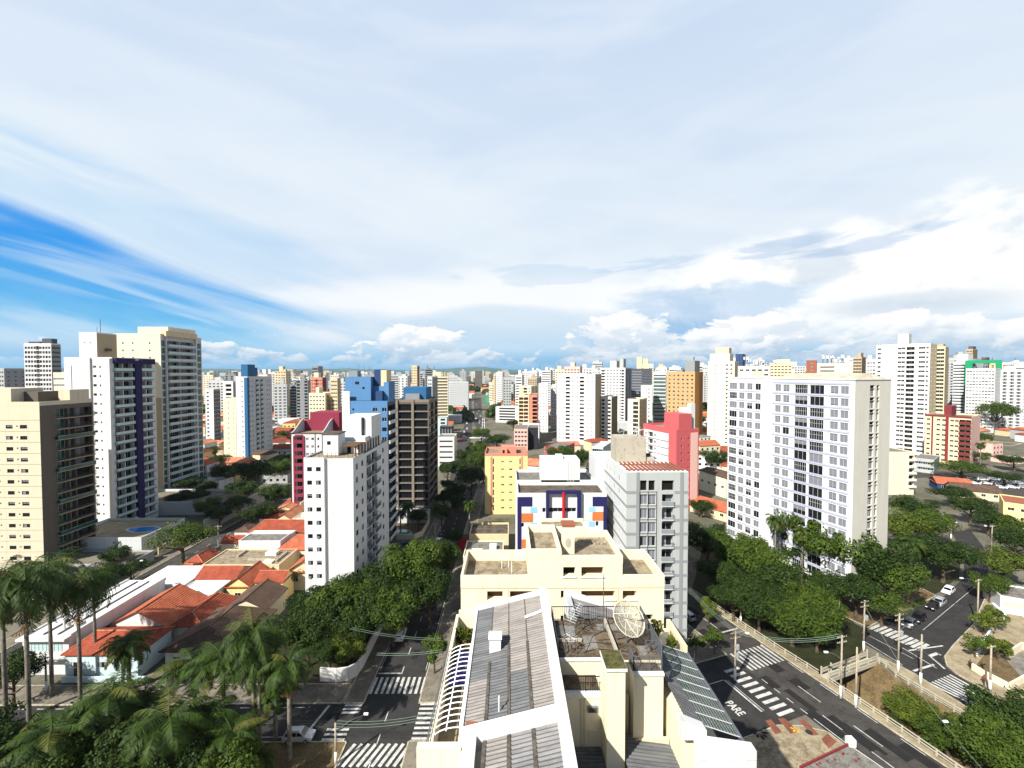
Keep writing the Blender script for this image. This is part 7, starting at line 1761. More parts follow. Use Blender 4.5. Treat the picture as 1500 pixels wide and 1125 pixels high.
# ------------------------------------------------------------------ people on the right corner
def person(loc, rz, stride, top, legs, label):
    t = thing('person', label, 'person', (loc.x, loc.y, .15), rz)
    me = bpy.data.meshes.new('body')
    s = stride
    V = [(0, 0, .95), (0, 0, 1.2), (0, 0, 1.42), (0, .02, 1.52), (0, .05, 1.64), (0, .05, 1.74),
         (-.19, 0, 1.40), (-.25, -.10 * s, 1.12), (-.24, .10 * s, .86), (.19, 0, 1.40), (.25, .10 * s, 1.12), (.24, .16 * s, .88),
         (-.1, 0, .88), (-.11, .20 * s, .48), (-.11, .12 * s, .06), (-.11, .28 * s, .03), (.1, 0, .88), (.11, -.10 * s, .48), (.11, -.36 * s, .10), (.11, -.22 * s, .03)]
    E = [(0, 1), (1, 2), (2, 3), (3, 4), (4, 5), (2, 6), (6, 7), (7, 8), (2, 9), (9, 10), (10, 11), (0, 12), (12, 13), (13, 14), (14, 15), (0, 16), (16, 17), (17, 18), (18, 19)]
    Rr = [.15, .14, .15, .055, .10, .07, .06, .045, .035, .06, .045, .035, .09, .065, .045, .04, .09, .065, .045, .04]
    me.from_pydata(V, E, []); o = link('body', me, t); m = o.modifiers.new('skin', 'SKIN'); m.use_smooth_shade = True
    for i, v in enumerate(me.skin_vertices[0].data): v.radius = (Rr[i] * 1.15, Rr[i]); v.use_root = (i == 0)
    o.modifiers.new('sub', 'SUBSURF').levels = 1; o.modifiers['sub'].render_levels = 1
    mt, N, b = new_mat('clothes of ' + label[:20]); tc = N.node('ShaderNodeTexCoord'); sp = N.node('ShaderNodeSeparateXYZ'); N.put(sp.inputs[0], tc.outputs['Object'])
    c = N.mix(N.m('GREATER_THAN', sp.outputs[2], .93), legs, top); c = N.mix(N.m('GREATER_THAN', sp.outputs[2], 1.49), c, rgb(150, 104, 78)); c = N.mix(N.m('GREATER_THAN', sp.outputs[2], 1.68), c, rgb(26, 20, 16))
    N.put(b.inputs['Base Color'], c); me.materials.append(mt)
    h = MB(); h.lathe([(.0, .13), (.07, .11), (.11, .03), (.115, -.04), (.10, -.05)], 10, 0, (0, .03, 1.68)); h.build('hair', [M['charcoal']], t, True)
person(G(1421, 981), -1.2, 1.0, rgb(60, 34, 34), rgb(30, 30, 36), 'person in a dark top walking past the low cream wall')
person(G(1418, 1037), .4, .4, rgb(34, 44, 84), rgb(28, 34, 60), 'person in blue standing by the kerb beside the right zebra crossing')
person(G(1441, 1004), 2.0, .8, rgb(120, 52, 50), rgb(40, 40, 60), 'person in a red top on the pavement by the right zebra crossing')
# ------------------------------------------------------------------ middle distance towers
OCC = []
def far(label, u0, Y0, rz, u1, u2, vtop, mat, fspec=None, sspec=None, smat=None, side='r', **k):
    a = math.atan((u1 - 745) / F)
    if u0 > 745 and u2:
        if u2 - u1 < 4: rz = -a - .02
        else:
            for q in range(60):
                if 8 < fit(u0, Y0, rz, u1, u2)[2] < 22: break
                rz = -a - .04 - q * .02
    B, w, d, H, r0, nf = quick(label, u0, Y0, rz, u1, u2, vtop, mat, fspec, sspec, smat, side=side, **k)
    B.finish(); c = B.loc + Matrix.Rotation(rz, 3, 'Z') @ Vector((w / 2, d / 2, 0)); OCC.append((c.x, c.y, max(w, d) * .75)); return B
wn = lambda n, w=1.2, h=1.2, lo=.9, st='d': (n, w, h, lo, st)
lg = lambda n, w=3.0, st='do': (n, w, 2.2, .3, st, 1.0)
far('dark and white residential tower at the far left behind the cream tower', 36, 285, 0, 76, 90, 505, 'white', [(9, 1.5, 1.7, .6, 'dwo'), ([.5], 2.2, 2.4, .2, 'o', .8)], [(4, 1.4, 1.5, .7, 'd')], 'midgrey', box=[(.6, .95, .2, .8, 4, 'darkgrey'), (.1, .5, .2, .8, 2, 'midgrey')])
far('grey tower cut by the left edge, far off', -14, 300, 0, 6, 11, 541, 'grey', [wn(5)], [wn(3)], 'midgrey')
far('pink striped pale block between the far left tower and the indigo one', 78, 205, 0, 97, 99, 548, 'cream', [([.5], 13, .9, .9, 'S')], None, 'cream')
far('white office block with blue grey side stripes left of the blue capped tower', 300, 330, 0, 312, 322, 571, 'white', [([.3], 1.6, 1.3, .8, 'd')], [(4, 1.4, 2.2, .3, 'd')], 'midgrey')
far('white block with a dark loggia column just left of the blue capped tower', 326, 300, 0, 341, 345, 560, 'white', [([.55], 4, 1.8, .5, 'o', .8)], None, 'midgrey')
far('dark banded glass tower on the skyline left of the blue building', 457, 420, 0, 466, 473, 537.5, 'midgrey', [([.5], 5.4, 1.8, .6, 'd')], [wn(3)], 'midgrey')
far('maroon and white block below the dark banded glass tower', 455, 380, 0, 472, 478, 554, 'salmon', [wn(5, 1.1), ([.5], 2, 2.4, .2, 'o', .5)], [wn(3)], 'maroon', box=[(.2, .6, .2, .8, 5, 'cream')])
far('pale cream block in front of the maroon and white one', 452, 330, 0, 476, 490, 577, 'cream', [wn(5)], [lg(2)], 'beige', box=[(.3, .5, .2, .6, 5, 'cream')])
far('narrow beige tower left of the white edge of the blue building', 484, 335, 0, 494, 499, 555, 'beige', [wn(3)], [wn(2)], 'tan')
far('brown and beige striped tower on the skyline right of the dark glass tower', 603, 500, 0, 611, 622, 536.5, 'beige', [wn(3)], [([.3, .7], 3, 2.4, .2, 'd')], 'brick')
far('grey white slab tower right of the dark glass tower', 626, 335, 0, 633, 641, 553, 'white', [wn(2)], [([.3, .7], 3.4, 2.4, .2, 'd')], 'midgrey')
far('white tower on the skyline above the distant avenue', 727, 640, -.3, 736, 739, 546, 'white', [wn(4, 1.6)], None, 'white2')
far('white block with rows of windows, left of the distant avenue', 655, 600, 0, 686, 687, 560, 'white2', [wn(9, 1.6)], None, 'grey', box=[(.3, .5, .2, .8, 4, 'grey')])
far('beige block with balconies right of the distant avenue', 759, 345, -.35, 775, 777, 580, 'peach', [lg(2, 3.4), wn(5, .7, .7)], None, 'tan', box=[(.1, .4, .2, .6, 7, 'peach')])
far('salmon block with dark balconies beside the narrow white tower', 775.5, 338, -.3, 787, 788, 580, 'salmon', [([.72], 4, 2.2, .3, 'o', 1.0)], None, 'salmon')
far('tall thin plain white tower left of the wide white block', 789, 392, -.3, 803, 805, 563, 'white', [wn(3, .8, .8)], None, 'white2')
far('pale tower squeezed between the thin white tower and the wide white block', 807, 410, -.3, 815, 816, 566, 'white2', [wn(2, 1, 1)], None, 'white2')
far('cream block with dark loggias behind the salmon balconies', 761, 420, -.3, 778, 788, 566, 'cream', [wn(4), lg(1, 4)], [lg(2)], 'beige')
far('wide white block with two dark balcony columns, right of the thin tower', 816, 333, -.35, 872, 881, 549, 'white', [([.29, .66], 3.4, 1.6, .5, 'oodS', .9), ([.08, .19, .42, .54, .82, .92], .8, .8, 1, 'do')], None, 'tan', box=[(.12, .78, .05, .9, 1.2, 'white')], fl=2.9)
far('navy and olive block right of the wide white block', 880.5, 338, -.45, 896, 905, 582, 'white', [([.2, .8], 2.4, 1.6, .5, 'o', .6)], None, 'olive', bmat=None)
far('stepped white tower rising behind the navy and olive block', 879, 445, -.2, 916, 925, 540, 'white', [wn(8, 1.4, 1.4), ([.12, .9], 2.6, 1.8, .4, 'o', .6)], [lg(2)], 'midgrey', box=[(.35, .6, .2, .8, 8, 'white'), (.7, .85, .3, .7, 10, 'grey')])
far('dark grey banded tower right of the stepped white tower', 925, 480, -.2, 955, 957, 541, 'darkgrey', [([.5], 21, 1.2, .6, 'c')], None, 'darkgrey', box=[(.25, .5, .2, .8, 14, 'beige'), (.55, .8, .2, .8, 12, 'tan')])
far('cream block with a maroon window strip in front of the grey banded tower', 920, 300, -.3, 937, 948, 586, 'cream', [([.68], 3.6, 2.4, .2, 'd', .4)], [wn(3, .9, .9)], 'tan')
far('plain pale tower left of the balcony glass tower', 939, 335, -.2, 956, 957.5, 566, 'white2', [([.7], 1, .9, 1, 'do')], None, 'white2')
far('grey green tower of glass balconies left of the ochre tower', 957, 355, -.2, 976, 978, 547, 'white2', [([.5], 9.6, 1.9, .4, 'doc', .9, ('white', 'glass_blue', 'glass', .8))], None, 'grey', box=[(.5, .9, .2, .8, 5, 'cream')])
far('tall ochre brick tower with rows of square windows', 977, 328, -.5, 1018, 1030, 546, 'ochre', [(6, 1.5, 1.4, .8, 'dc')], [([.7], 1, 1, 1, 'd')], 'ochre_shade', box=[(.62, .96, .1, .7, 9, 'midgrey'), (.25, .5, .2, .6, 2, 'cream')])
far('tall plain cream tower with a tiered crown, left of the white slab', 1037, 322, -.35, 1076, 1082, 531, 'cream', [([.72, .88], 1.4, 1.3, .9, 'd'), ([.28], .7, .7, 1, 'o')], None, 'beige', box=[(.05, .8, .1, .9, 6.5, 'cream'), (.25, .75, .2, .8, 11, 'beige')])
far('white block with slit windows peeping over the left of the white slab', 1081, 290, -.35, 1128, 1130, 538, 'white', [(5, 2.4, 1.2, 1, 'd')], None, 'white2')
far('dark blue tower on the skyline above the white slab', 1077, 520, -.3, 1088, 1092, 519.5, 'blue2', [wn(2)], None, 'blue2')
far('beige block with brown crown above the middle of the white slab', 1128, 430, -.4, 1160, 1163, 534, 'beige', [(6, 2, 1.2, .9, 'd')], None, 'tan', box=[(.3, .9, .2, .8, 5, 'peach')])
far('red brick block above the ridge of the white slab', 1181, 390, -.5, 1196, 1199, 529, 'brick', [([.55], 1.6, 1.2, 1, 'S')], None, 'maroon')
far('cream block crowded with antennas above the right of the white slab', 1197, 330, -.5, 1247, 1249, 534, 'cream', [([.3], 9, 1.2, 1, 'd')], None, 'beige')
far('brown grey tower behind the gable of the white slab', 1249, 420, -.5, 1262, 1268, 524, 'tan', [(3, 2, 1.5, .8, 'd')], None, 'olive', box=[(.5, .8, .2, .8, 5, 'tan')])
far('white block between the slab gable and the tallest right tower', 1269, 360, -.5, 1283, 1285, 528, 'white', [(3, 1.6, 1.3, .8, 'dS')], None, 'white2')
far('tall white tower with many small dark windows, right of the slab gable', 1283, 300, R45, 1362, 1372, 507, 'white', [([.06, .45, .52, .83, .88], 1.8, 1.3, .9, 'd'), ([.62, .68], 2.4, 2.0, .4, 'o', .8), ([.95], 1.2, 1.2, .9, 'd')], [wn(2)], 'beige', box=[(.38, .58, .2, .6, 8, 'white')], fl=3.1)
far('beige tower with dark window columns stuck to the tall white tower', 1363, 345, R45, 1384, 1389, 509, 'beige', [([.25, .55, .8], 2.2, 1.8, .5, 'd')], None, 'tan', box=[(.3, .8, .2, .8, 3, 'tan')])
def peach_block():
    B, w, d, H, r0, nf = quick('peach block with maroon balconies and a maroon lift shaft', 1357, 262, math.radians(-56), 1425, 1438, 609, 'peach', [([.08, .3, .42, .60, .70], 1.6, 1.1, .9, 'd'), ([.82, .94], 2.6, 2.1, .3, 'o', .9, ('maroon', 'maroon', 'solid', .8))], None, 'pink')
    p = B.mb('lift_shaft', M['maroon']); p.box(w * .46, -.3, 2, w * .53, -.004, H + .81); p.box(w * .42, .3, H + .82, w * .58, d * .5, H + 6.5)
    p = B.mb('strip', M['maroon']); p.box(w * .15, -.2, 2.5, w * .19, -.004, H - .4); q = B.mb('fascia', M['maroon']); q.box(-.1, -.25, H - .2, w * .455, -.004, H + .85); q.box(w * .535, -.25, H - .2, w + .1, -.004, H + .85)
    B.finish(); c = B.loc; OCC.append((c.x + 20, c.y, 40))
peach_block()
far('green and white glass tower behind the peach block', 1396, 430, R45, 1428, 1440, 532, 'white2', [([.2], 6, 1.2, .8, 'd'), ([.75], 12, 1.6, .6, 'd', .4)], None, 'white2', box=[(.1, .6, .2, .8, 9, 'white')])
B = Bld('facade_fin', 'green vertical fin frame on the white glass tower behind the peach block', 'fin frame', (ux(1404, 424), 424 - 6), R45); p = B.mb('fin', M['green']); H_ = zt(528, 424); p.box(0, 0, 0, 5, 1.5, H_); p.box(5.01, 0, H_ - 3, 24, 1.5, H_); p.box(20, 0, H_ - 16, 24, 1.5, H_ - 3.01); B.finish()
far('brown tower with a dark crown behind the green and white glass tower', 1414, 500, R45, 1424, 1431, 512, 'tan', [wn(2, 2)], None, 'olive', box=[(.2, .9, .2, .8, 4, 'darkgrey')])
far('slim mauve tower on the skyline at the right', 1437, 560, R45, 1444, 1449, 524, 'taupe', [wn(2, 2)], None, 'taupe')
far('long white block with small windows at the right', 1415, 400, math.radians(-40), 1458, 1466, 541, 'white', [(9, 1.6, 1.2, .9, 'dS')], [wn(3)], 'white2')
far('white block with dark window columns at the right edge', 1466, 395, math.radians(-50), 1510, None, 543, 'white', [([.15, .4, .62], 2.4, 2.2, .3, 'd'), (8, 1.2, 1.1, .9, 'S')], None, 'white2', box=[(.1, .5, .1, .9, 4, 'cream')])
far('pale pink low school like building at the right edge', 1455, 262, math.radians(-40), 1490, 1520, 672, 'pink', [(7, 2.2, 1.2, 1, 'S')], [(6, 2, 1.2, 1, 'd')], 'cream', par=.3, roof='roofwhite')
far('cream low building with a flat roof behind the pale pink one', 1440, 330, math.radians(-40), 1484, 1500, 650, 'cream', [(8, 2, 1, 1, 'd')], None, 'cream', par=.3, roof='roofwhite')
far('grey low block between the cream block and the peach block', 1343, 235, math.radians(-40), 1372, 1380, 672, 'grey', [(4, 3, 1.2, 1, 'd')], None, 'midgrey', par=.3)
far('turquoise shop front left of the distant avenue', 640, 372, 0, 654, 656, 612, 'cyan', [([.6], 4, 2, 1, 'd')], None, 'cyan', par=.3)
far('dark framed glass showroom left of the distant avenue', 644, 330, 0, 662, 664, 625, 'charcoal', [(4, 2, 4, 1, 'C')], None, 'darkgrey', par=.3, fl=6)
far('coral and white building among the red roofs in the centre', 797, 258, -.4, 824, 842, 655, 'red', [(5, 2.4, 1.6, .8, 'S')], [(3, 2, 1.4, .8, 'd')], 'red', par=.4)
far('pink shop with purple trim in the centre', 753, 300, -.3, 773, 774, 629, 'pink', [(4, 1.6, 1.4, .9, 'd')], None, 'pink', par=.3)
far('black cube showroom beside the pink shop', 774, 305, -.3, 788, 790, 627, 'charcoal', None, None, 'charcoal', par=.3)
far('white flat shed behind the pink shop', 765, 330, -.3, 790, 791, 622, 'white', None, None, 'white2', par=.2, roof='roofwhite')
far('turquoise and grey store left of the grey banded building', 868, 240, -.3, 884, 896, 655, 'cyan', [(2, 4, 2.4, .3, 'd')], None, 'grey', par=.4, roof='roofwhite')
far('long white shed with a dark glazed front right of the distant avenue', 726, 470, -.25, 760, 762, 596, 'white', [([.5], 18, 2.0, 1, 'd')], None, 'white2', par=.3, roof='roofwhite')
far('green box store at the end of the distant avenue', 709, 760, -.2, 722, 723, 581, 'green', [([.5], 10, 1.5, .5, 'S')], None, 'green', par=.3)
def rotantenna(label, u, Y, vb, n, seed):
    t = thing('antenna_cluster', label, 'antennas', (ux(u, Y), Y, zt(vb, Y))); rr = random.Random(seed); b = MB(); c = MB()
    for i in range(n):
        x, y, h = rr.uniform(-6, 6), rr.uniform(-3, 3), rr.uniform(4, 9); b.tube([(x, y, -.2), (x, y, h)], .16, 6)
        for k in range(3): a = rr.uniform(0, 6.28); c.box(x + .6 * math.cos(a) - .25, y + .6 * math.sin(a) - .25, h * .6, x + .6 * math.cos(a) + .25, y + .6 * math.sin(a) + .25, h * .6 + 2)
    b.build('masts', [M['steel']], t)['kind'] = 'stuff'; c.build('panels', [M['whitesteel']], t)['kind'] = 'stuff'
rotantenna('cluster of phone antennas above the left part of the white slab', 1103, 290, 537, 9, 1)
rotantenna('cluster of phone antennas on the cream block above the right of the slab', 1212, 332, 533, 8, 2)
rotantenna('second cluster of phone antennas, right one on the cream block', 1234, 332, 533, 7, 3)
def lattice_mast():
    y = 345.0; t = thing('lattice_mast', 'white lattice mast with splayed legs over the avenue trees', 'mast', (ux(708, y), y, 0)); h = zt(613, y); b = MB()
    for s in (-1, 1): b.tube([(s * 2.6, 0, 0), (s * 1.0, 0, h * .45), (s * .8, 0, h)], .22, 6)
    for k in range(6): z = h * (.3 + k * .13); b.bar((-1, 0, z), (1, 0, z), .2, .2)
    b.build('legs', [M['whitesteel']], t); c = MB(); c.bar((-11, 0, h * .12), (6, 0, h * .12), .7, .7); c.build('crossbeam', [M['whitesteel']], t)
lattice_mast()

# ------------------------------------------------------------------ the rest of the city: single houses and towers, each its own
LAND = [(0, 'cream tower'), (110, 'indigo balcony tower'), (240, 'green glass tower'), (312, 'striped office'), (362, 'blue capped tower'), (400, 'clay roofed row'), (450, 'magenta building'), (500, 'plain white tower'), (540, 'blue building'), (605, 'dark glass tower'), (652, 'ribbon windowed block'), (695, 'distant avenue'), (740, 'yellow block'), (766, 'beige balcony block'), (796, 'thin white tower'), (845, 'wide white block'), (892, 'olive block'), (935, 'grey banded tower'), (966, 'balcony glass tower'), (1000, 'ochre tower'), (1050, 'tiered cream tower'), (1100, 'slab left half'), (1190, 'slab right half'), (1272, 'slab gable'), (1322, 'tallest tower'), (1375, 'beige tower'), (1400, 'peach block'), (1440, 'long white block'), (1490, 'right edge')]
LAB = {}
def far_label(first, u, depth):
    k = min(LAND, key=lambda l: abs(l[0] - u)); rel = 'behind' if abs(u - k[0]) < 7 else ('left of' if u < k[0] else 'right of')
    return f'{first} {depth}, {rel} {k[1]}'
PENDING = []
def settle():
    by = {}
    for o, l, u in PENDING: by.setdefault(l, []).append((u, o))
    nth = ['first', 'second', 'third', 'fourth', 'fifth', 'sixth', 'seventh', 'eighth', 'ninth', 'tenth']
    for l, its in by.items():
        its.sort(key=lambda t: t[0])
        for i, (u, o) in enumerate(its): o['label'] = l if len(its) == 1 else (f'{nth[i]} from left, {l}' if i < 10 else l)
def free(x, y, r):
    for a, b_, c in OCC:
        if (a - x) ** 2 + (b_ - y) ** 2 < (c + r) ** 2: return False
    if abs(x + 95.5) < 5 + r and y < 330: return False
    if y > 170:
        xa = ux(664, y) if y < 260 else ux(697, y)
        if abs(x - xa) < (13 if y < 260 else 17) + r: return False
    return True
for o_ in list(SC.objects):
    if o_.parent is None and o_.get('category') in ('apartment building', 'office tower', 'house', 'podium', 'yard') and o_.location.y > 120: OCC.append((o_.location.x + 8, o_.location.y + 7, 16))
OCC += [(62, 100, 60), (85, 125, 50), (-97, 190, 10), (-97, 215, 10), (-120, 160, 40), (110, 120, 40), (150, 130, 30), (lot.x, lot.y, 30), (20, 120, 35), (15, 165, 25)]
def tower_mesh(w, d, h, fl, n, m, rnd, style):
    """one far tower: walls, real recessed window bands or openings, roof house"""
    b = MB(); b.box(0, 0, 0, w, d, h, 0, 2)
    nf = max(1, int(h / fl))
    for i in range(nf):
        z = i * fl + 1.0
        if style == 'band':
            for x0, x1, y0, y1 in ((.6, w - .6, -.05, -.003), (w + .003, w + .05, .6, d - .6), (-.05, -.003, .6, d - .6)): b.box(x0, y0, z, x1, y1, z + 1.3, 1)
        else:
            p = w / n
            for k in range(n):
                if style == 'col' and k % 2: continue
                x = p * (k + .5); ww = p * (.28 if style != 'col' else .4); b.box(x - ww, -.05, z, x + ww, -.003, z + (1.2 if style != 'col' else 1.9), 1, skip='urltb'[:0] + 'u')
            q = max(1, int(d / 5))
            for k in range(q):
                y = d / q * (k + .5)
                b.box(w + .003, y - .7, z, w + .05, y + .7, z + 1.2, 1, skip='u'); b.box(-.05, y - .7, z, -.003, y + .7, z + 1.2, 1, skip='u')
    rx = rnd.uniform(.15, .45); b.box(w * rx, d * .25, h, w * (rx + rnd.uniform(.25, .4)), d * .75, h + rnd.uniform(2.5, 6), 0, 2)
    if rnd.random() < .4: b.box(w * .6, d * .3, h, w * .85, d * .6, h + 2, 0, 2)
    for q in range(rnd.choice((0, 0, 1, 2))): ax_ = rnd.uniform(.2, .8) * w; b.box(ax_, d * .5, h, ax_ + .35, d * .5 + .35, h + rnd.uniform(5, 10), 1)
    if rnd.random() < .5: qx = rnd.uniform(.05, .7) * w; b.box(qx, .5, h, qx + 2.5, 3, h + 1.8, 3)
    b.box(-.05, -.05, h - .6, w + .05, d + .05, h - .003, 3, 3, skip='tu')
    return b
rnd = random.Random(99)
COLS = [('white', 'white')] * 11 + [('cream', 'cream')] * 2 + [('white2', 'pale grey')] * 8 + [('grey', 'grey'), ('grey', 'grey'), ('midgrey', 'slate grey'), ('cream', 'cream'), ('beige', 'beige'), ('white2', 'pale grey'), ('peach', 'peach'), ('grey', 'grey'), ('brick', 'red brown'), ('tan', 'tan'), ('pink', 'pink'), ('midgrey', 'slate grey')]
def add_tower(u, Y, vtop, ww, col=None):
    x = ux(u, Y); h = zt(vtop, Y); dd = ww * rnd.uniform(.6, 1.1)
    if h < 9 or not free(x, Y, ww * .6): return
    m, cn = col or rnd.choice(COLS); st = rnd.choice(('grid', 'grid', 'band', 'col')); sn = {'grid': 'with dotted windows', 'band': 'with window bands', 'col': 'with window columns'}[st]
    b = tower_mesh(ww, dd, h, 3.1 if Y < 700 else 4.2, max(3, int(ww / 3.2)), m, rnd, st)
    o = b.build('high_rise', [M[m], M['glass'], M['roofgrey'], M[rnd.choice((m, m, 'white', 'tan'))]]); o.location = (x - ww / 2, Y, 0); o.rotation_euler = (0, 0, rnd.uniform(-.5, .15) if u > 745 else rnd.uniform(-.1, .35))
    tag(o, None, 'high rise', 'far high-rises on the skyline'); OCC.append((x, Y + dd / 2, ww * .6))
    PENDING.append((o, far_label(f'{cn} high-rise {sn}', u, 'far off' if Y > 700 else 'midway'), u))
for u, Y, v, w in ((305, 620, 549, 14), (321, 640, 548, 15), (337, 620, 549, 14), (350, 560, 551, 12), (385, 540, 548, 12), (395, 560, 545, 12), (411, 520, 543.5, 13), (409, 440, 562, 12), (420, 450, 563, 12), (431, 455, 563, 10), (442, 430, 557, 11), (372, 520, 552, 10), (575, 600, 549, 16), (590, 700, 551, 16), (613, 640, 546, 12), (628, 620, 541, 10), (636, 640, 546, 10), (648, 900, 549, 14), (664, 800, 550, 16), (678, 1000, 544, 14), (696, 1100, 549, 18), (743, 500, 552, 9), (753, 480, 548, 10), (760, 495, 549, 8), (770, 900, 544, 14), (781, 700, 544, 14), (788, 720, 543, 12), (800, 600, 543, 13), (808, 640, 541, 12), (822, 520, 541, 14), (838, 480, 537, 18), (858, 540, 539, 14), (870, 600, 542, 16), (905, 700, 536, 18), (948, 620, 533, 16), (968, 560, 540, 14), (988, 620, 538, 16), (1022, 520, 534, 14), (1030, 640, 536, 16), (1066, 480, 524, 14), (1115, 560, 533, 18), (1142, 600, 531, 18), (1170, 560, 536, 18), (1224, 560, 530, 18), (1240, 640, 529, 16), (1275, 600, 526, 16), (1300, 560, 530, 18), (1342, 560, 523, 18), (1395, 560, 524, 18), (1405, 640, 520, 18), (1455, 620, 534, 24), (1480, 560, 530, 26), (1496, 640, 536, 22), (1463, 800, 531, 26), (15, 700, 546, 20), (28, 520, 549, 18), (98, 420, 556, 16), (560, 900, 548, 20), (545, 800, 549, 18), (520, 700, 547, 14), (490, 700, 549, 14), (470, 800, 550, 14), (440, 760, 551, 16), (425, 900, 548, 18)):
    add_tower(u, Y, v, w)
for i in range(260):
    u = rnd.uniform(290, 1500); Y = rnd.uniform(420, 1500)
    hi = 553 - 9 * max(0, min(1, (u - 740) / 300)) if u > 640 else 556
    v = rnd.gauss(hi + 4, 5)
    if Y < 600 and rnd.random() < .45: continue
    add_tower(u, Y, v, rnd.uniform(12, 24))
print('towers', len(PENDING))
for i in range(150):
    u = rnd.uniform(800, 1500); Y = rnd.uniform(430, 1000)
    if len(PENDING) > 285: break
    add_tower(u, Y, rnd.gauss(543 - 8 * (u - 800) / 700, 6), rnd.uniform(12, 20))
ROOFS = [('tile', 'orange roofed'), ('tile2', 'red roofed'), ('tile3', 'pale clay roofed'), ('roofgrey', 'grey roofed'), ('roofwhite', 'white roofed'), ('roofwarm', 'stained flat roofed'), ('tilebrown', 'brown roofed')]
WALLS = ['white', 'white', 'cream', 'cream2', 'beige', 'pink', 'grey', 'yellow', 'white2', 'salmon']
nh = 0
def add_house(x, y):
    global nh
    p = pix((x, y, 4))
    if p is None or not (-10 < p[0] < 1510): return
    u = p[0]; w, d = rnd.uniform(9, 16), rnd.uniform(8, 14)
    if y > 420: w *= 1.5; d *= 1.3
    if not free(x, y, max(w, d) * .52): return
    left = u < 745
    rf, rn = rnd.choice(ROOFS[:3] * 3 + ROOFS) if left or rnd.random() < .45 else rnd.choice(ROOFS[3:6] * 2 + ROOFS)
    wl = rnd.choice(WALLS); e = rnd.uniform(3.2, 6.5) if rnd.random() < .75 else rnd.uniform(7, 11)
    t = thing('house', None, 'house', (x - w / 2, y - d / 2, 0), rnd.uniform(-.2, .2) if left else rnd.choice((-.35, -.3, R72 + pi / 2)) + rnd.uniform(-.1, .1), 'houses and sheds of the middle distance')
    b = MB(); b.box(0, 0, 0, w, d, e, skip='u')
    n = max(2, int(w / 3))
    q = MB()
    r = MB()
    if rf.startswith('tile'):
        o = .4; z1 = e + rnd.uniform(1.6, 2.6); hp = rnd.choice((0, 2.5))
        A, B_, C_, D_ = (-o, -o, e), (w + o, -o, e), (w + o, d + o, e), (-o, d + o, e)
        if w > d: E0, E1 = (-o + hp, d / 2, z1), (w + o - hp, d / 2, z1); r.poly([A, B_, E1, E0]); r.poly([C_, D_, E0, E1]); r.poly([B_, C_, E1]); r.poly([D_, A, E0])
        else: E0, E1 = (w / 2, -o + hp, z1), (w / 2, d + o - hp, z1); r.poly([A, E0, E1, D_][::-1]); r.poly([B_, C_, E1, E0]); r.poly([A, B_, E0]); r.poly([C_, D_, E1])
        r.poly([D_, C_, B_, A])
    else:
        r.box(.2, .2, e, w - .2, d - .2, e + .06); r.box(-.05, -.05, e, w + .05, .2, e + .5); r.box(-.05, d - .2, e, w + .05, d + .05, e + .5); r.box(-.05, .2, e, .2, d - .2, e + .5); r.box(w - .2, .2, e, w + .05, d - .2, e + .5)
        if rnd.random() < .5: tx = rnd.uniform(1, w - 3); r.box(tx, d * .4, e + .06, tx + 1.8, d * .4 + 1.8, e + 2.0)
    for k in range(n):
        xx = w / n * (k + .5)
        for z in ([1.2] if e < 6.6 else [1.2, 4.4, 7.4]):
            if z + 1.3 < e: b.box(xx - .6, -.05, z, xx + .6, -.003, z + 1.2, 1, skip='u')
    b.build('wall', [M[wl], M['glass']], t); r.build('roof', [M[rf]], t)
    if rnd.random() < .35 and not rf.startswith('tile'): q.lathe([(0, 0), (.9, 0), (1.05, 1.2), (.6, 1.5), (0, 1.55)], 10, 0, (w * .7, d * .6, e + .06)); q.build('water_tank', [M[rnd.choice(('lightblue', 'white2'))]], t)
    OCC.append((x, y, max(w, d) * .5)); nh += 1
    band = 'near' if p[1] > 640 else ('halfway out' if p[1] > 590 else 'far out')
    PENDING.append((t, far_label(f'{rn} house', u, band), u))
for i in range(500):
    if nh >= 62: break
    p = G(rnd.uniform(290, 470), rnd.uniform(650, 715)); add_house(p.x, p.y)
for i in range(9000):
    if nh >= 278: break
    v = 578 + 130 * rnd.random() ** 1.25; u = rnd.uniform(285, 800) if rnd.random() < .62 else rnd.uniform(800, 1500); p = G(u, v)
    if p.y < 205 and u < 1290: continue
    add_house(p.x, p.y)
print('houses', nh)
# single trees of the middle distance
nt_ = 0
for i in range(1500):
    if nt_ >= 130: break
    v = 560 + 140 * rnd.random() ** 1.5; u = rnd.uniform(285, 1500); p = G(u, v)
    if p.y < 200 or not free(p.x, p.y, 2.5): continue
    r = rnd.uniform(3.5, 8) * (1 if p.y < 500 else 1.5); k = rnd.choice('abcde'); o = tree(k, u, p.y, rnd.uniform(7, 14), r, None, 'single trees of the middle distance'); nt_ += 1
    OCC.append((p.x, p.y, r * .6)); band = 'near' if v > 640 else ('halfway out' if v > 590 else 'far out')
    PENDING.append((o, far_label(f'{"wide" if r > 7 else "small"} {dict(a="green", b="dark green", c="round green", d="yellow green", e="deep green")[k]} tree', u, band), u))
settle()

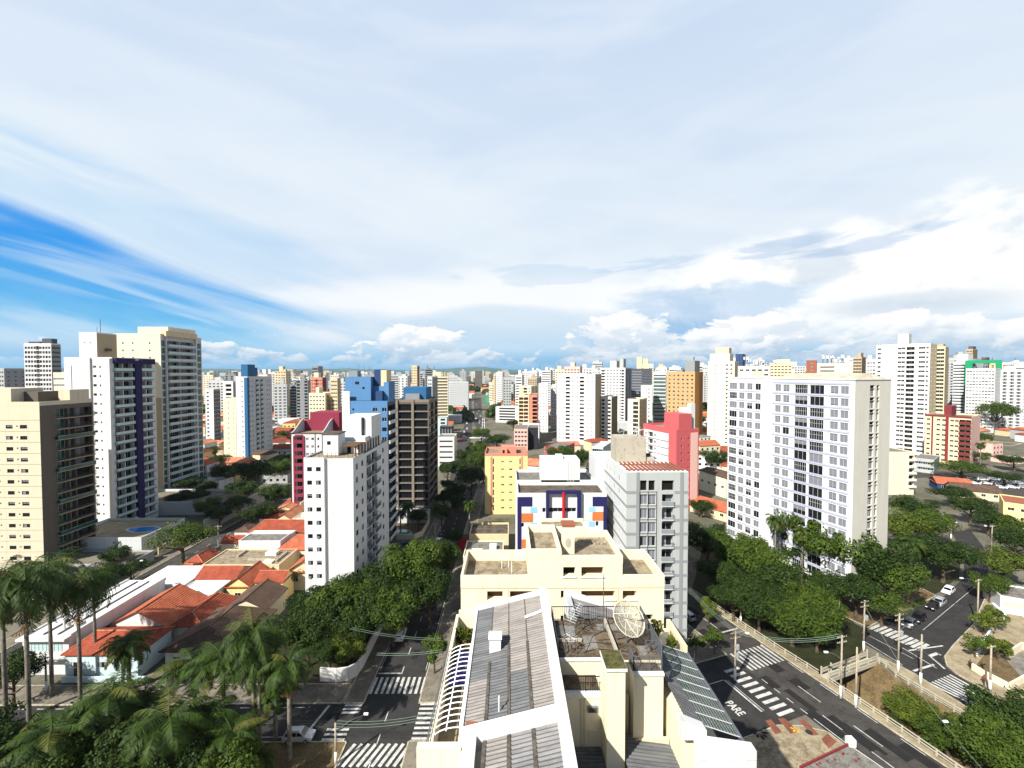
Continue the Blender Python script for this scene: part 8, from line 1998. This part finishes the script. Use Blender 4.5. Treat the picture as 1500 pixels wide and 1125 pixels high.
# ------------------------------------------------------------------ the mass beyond: far roofs, woods and hills
def beyond():
    r = random.Random(31); mats = [M[k] for k in ('white', 'white2', 'beige', 'grey', 'white', 'tile', 'roofgrey', 'white2', 'tile2', 'tile3', 'roofwhite', 'glass')]; b = MB()
    for i in range(9000):
        Y = 330 + 3000 * r.random() ** 1.7; x = r.uniform(-1.25, 1.25) * Y
        u = pix((x, Y, 0))[0]
        if abs(u - 697) < 14 and Y < 1100 or u < -40 or u > 1540 or (Y < 1000 and not free(x + 6, Y + 5, 8)): continue
        s = r.uniform(8, 20) * (1 + Y / 3000); h = r.uniform(4, 10); k = r.randrange(8)
        if Y > 1100 and r.random() < .16 + (.12 if u > 745 else 0): h = r.uniform(25, 62); s = r.uniform(14, 24)
        if Y < 1000: OCC.append((x + s / 2, Y + s * .4, s * .45))
        if h < 12 and r.random() < .5:
            z1 = h + s * .16; A = [(x - .5, Y - .5), (x + s + .5, Y - .5), (x + s + .5, Y + s * .8 + .5), (x - .5, Y + s * .8 + .5)]; b.box(x, Y, 0, x + s, Y + s * .8, h, k if k != 5 else 0, skip='ubt'); E0, E1 = (x, Y + s * .4, z1), (x + s, Y + s * .4, z1); t_ = (5, 8, 9)[r.randrange(3)]
            b.poly([(*A[0], h), (*A[1], h), E1, E0], t_); b.poly([(*A[2], h), (*A[3], h), E0, E1], t_); b.poly([(*A[1], h), (*A[2], h), E1], t_); b.poly([(*A[3], h), (*A[0], h), E0], t_)
        else: b.box(x, Y, 0, x + s, Y + s * .8, h, k if k != 5 else 0, r.choice((6, 6, 10, 7)), skip='ub')
        if h > 20:
            for q in range(int(h / 3.4)): b.box(x - .05, Y - .05, q * 3.4 + 1.2, x + s + .05, Y - .003, q * 3.4 + 2.4, 11, skip='ubrl')
    tag(b.build('far_buildings', mats), 'far roofs and towers running together below the skyline', 'city mass', None, 'stuff')
    b = MB()
    def clump(x, y, rad, h):
        for i in range(26):
            d = Vector((r.gauss(0, 1), r.gauss(0, 1), abs(r.gauss(0, .8)))).normalized(); p = Vector((x + d.x * rad * r.uniform(.3, 1), y + d.y * rad * r.uniform(.3, 1), h * (.35 + .65 * d.z * r.uniform(.6, 1)))); t = d.orthogonal().normalized(); w = d.cross(t); s = rad * .42
            b.poly([p - t * s, p - w * s, p + t * s, p + w * s])
    for i in range(2600):
        Y = 480 + 3200 * r.random() ** 1.2; x = r.uniform(-1.25, 1.25) * Y; u = pix((x, Y, 0))[0]
        if abs(u - 697) < 14 and Y < 1100: continue
        clump(x, Y, r.uniform(5, 11) * (1 + Y / 2500), r.uniform(9, 15) * (1 + Y / 6000))
    for (u0, v0, u1, v1, n) in ((646, 566, 690, 578, 90), (690, 558, 735, 574, 90), (300, 556, 345, 562, 40), (560, 556, 600, 566, 50), (470, 552, 540, 560, 60)):
        for i in range(n): p = G(r.uniform(u0, u1), r.uniform(v0, v1)); clump(p.x, p.y, r.uniform(9, 16), r.uniform(10, 17))
    tag(b.build('far_woods', [M['leaf2']]), 'far trees running together between the far roofs', 'woods', None, 'stuff')
    hb = MB(); N_ = 160
    for ring, (D0, hh) in enumerate(((3600, 62), (5200, 92), (7200, 140))):
        rows_ = []
        for i in range(N_ + 1):
            a = -1.05 + 2.1 * i / N_; q = noise.fractal(Vector((a * 5 + ring * 9, ring, 0)), 1.0, 2.0, 5); h = hh * (.75 + .5 * q)
            rows_.append([(math.sin(a) * D0, math.cos(a) * D0, -2), (math.sin(a) * (D0 + 300), math.cos(a) * (D0 + 300), h * .7), (math.sin(a) * (D0 + 600), math.cos(a) * (D0 + 600), h), (math.sin(a) * (D0 + 1200), math.cos(a) * (D0 + 1200), h * .4)])
        for i in range(N_):
            for k in range(3): hb.poly([rows_[i][k], rows_[i][k + 1], rows_[i + 1][k + 1], rows_[i + 1][k]][::-1])
    struct('hills', hb, M['hill'])
M['hill'] = groundmat('far wooded hills', rgb(60, 92, 84), rgb(44, 74, 70), .004, .05, rgb(96, 116, 104))
beyond()
# ------------------------------------------------------------------ light haze over the city
def haze():
    b = MB(); b.box(-5600, -450, -9, 5600, 9100, 190)
    m = bpy.data.materials.new('haze air'); m.use_nodes = True; nt = m.node_tree; nt.nodes.clear()
    o = nt.nodes.new('ShaderNodeOutputMaterial'); v = nt.nodes.new('ShaderNodeVolumePrincipled')
    v.inputs['Color'].default_value = (.72, .86, 1.0, 1); v.inputs['Density'].default_value = .00004; v.inputs['Anisotropy'].default_value = .2
    nt.links.new(v.outputs[0], o.inputs['Volume'])
    tag(b.build('haze', [m]), 'thin pale haze over the far city', 'haze', None, 'stuff')
haze()
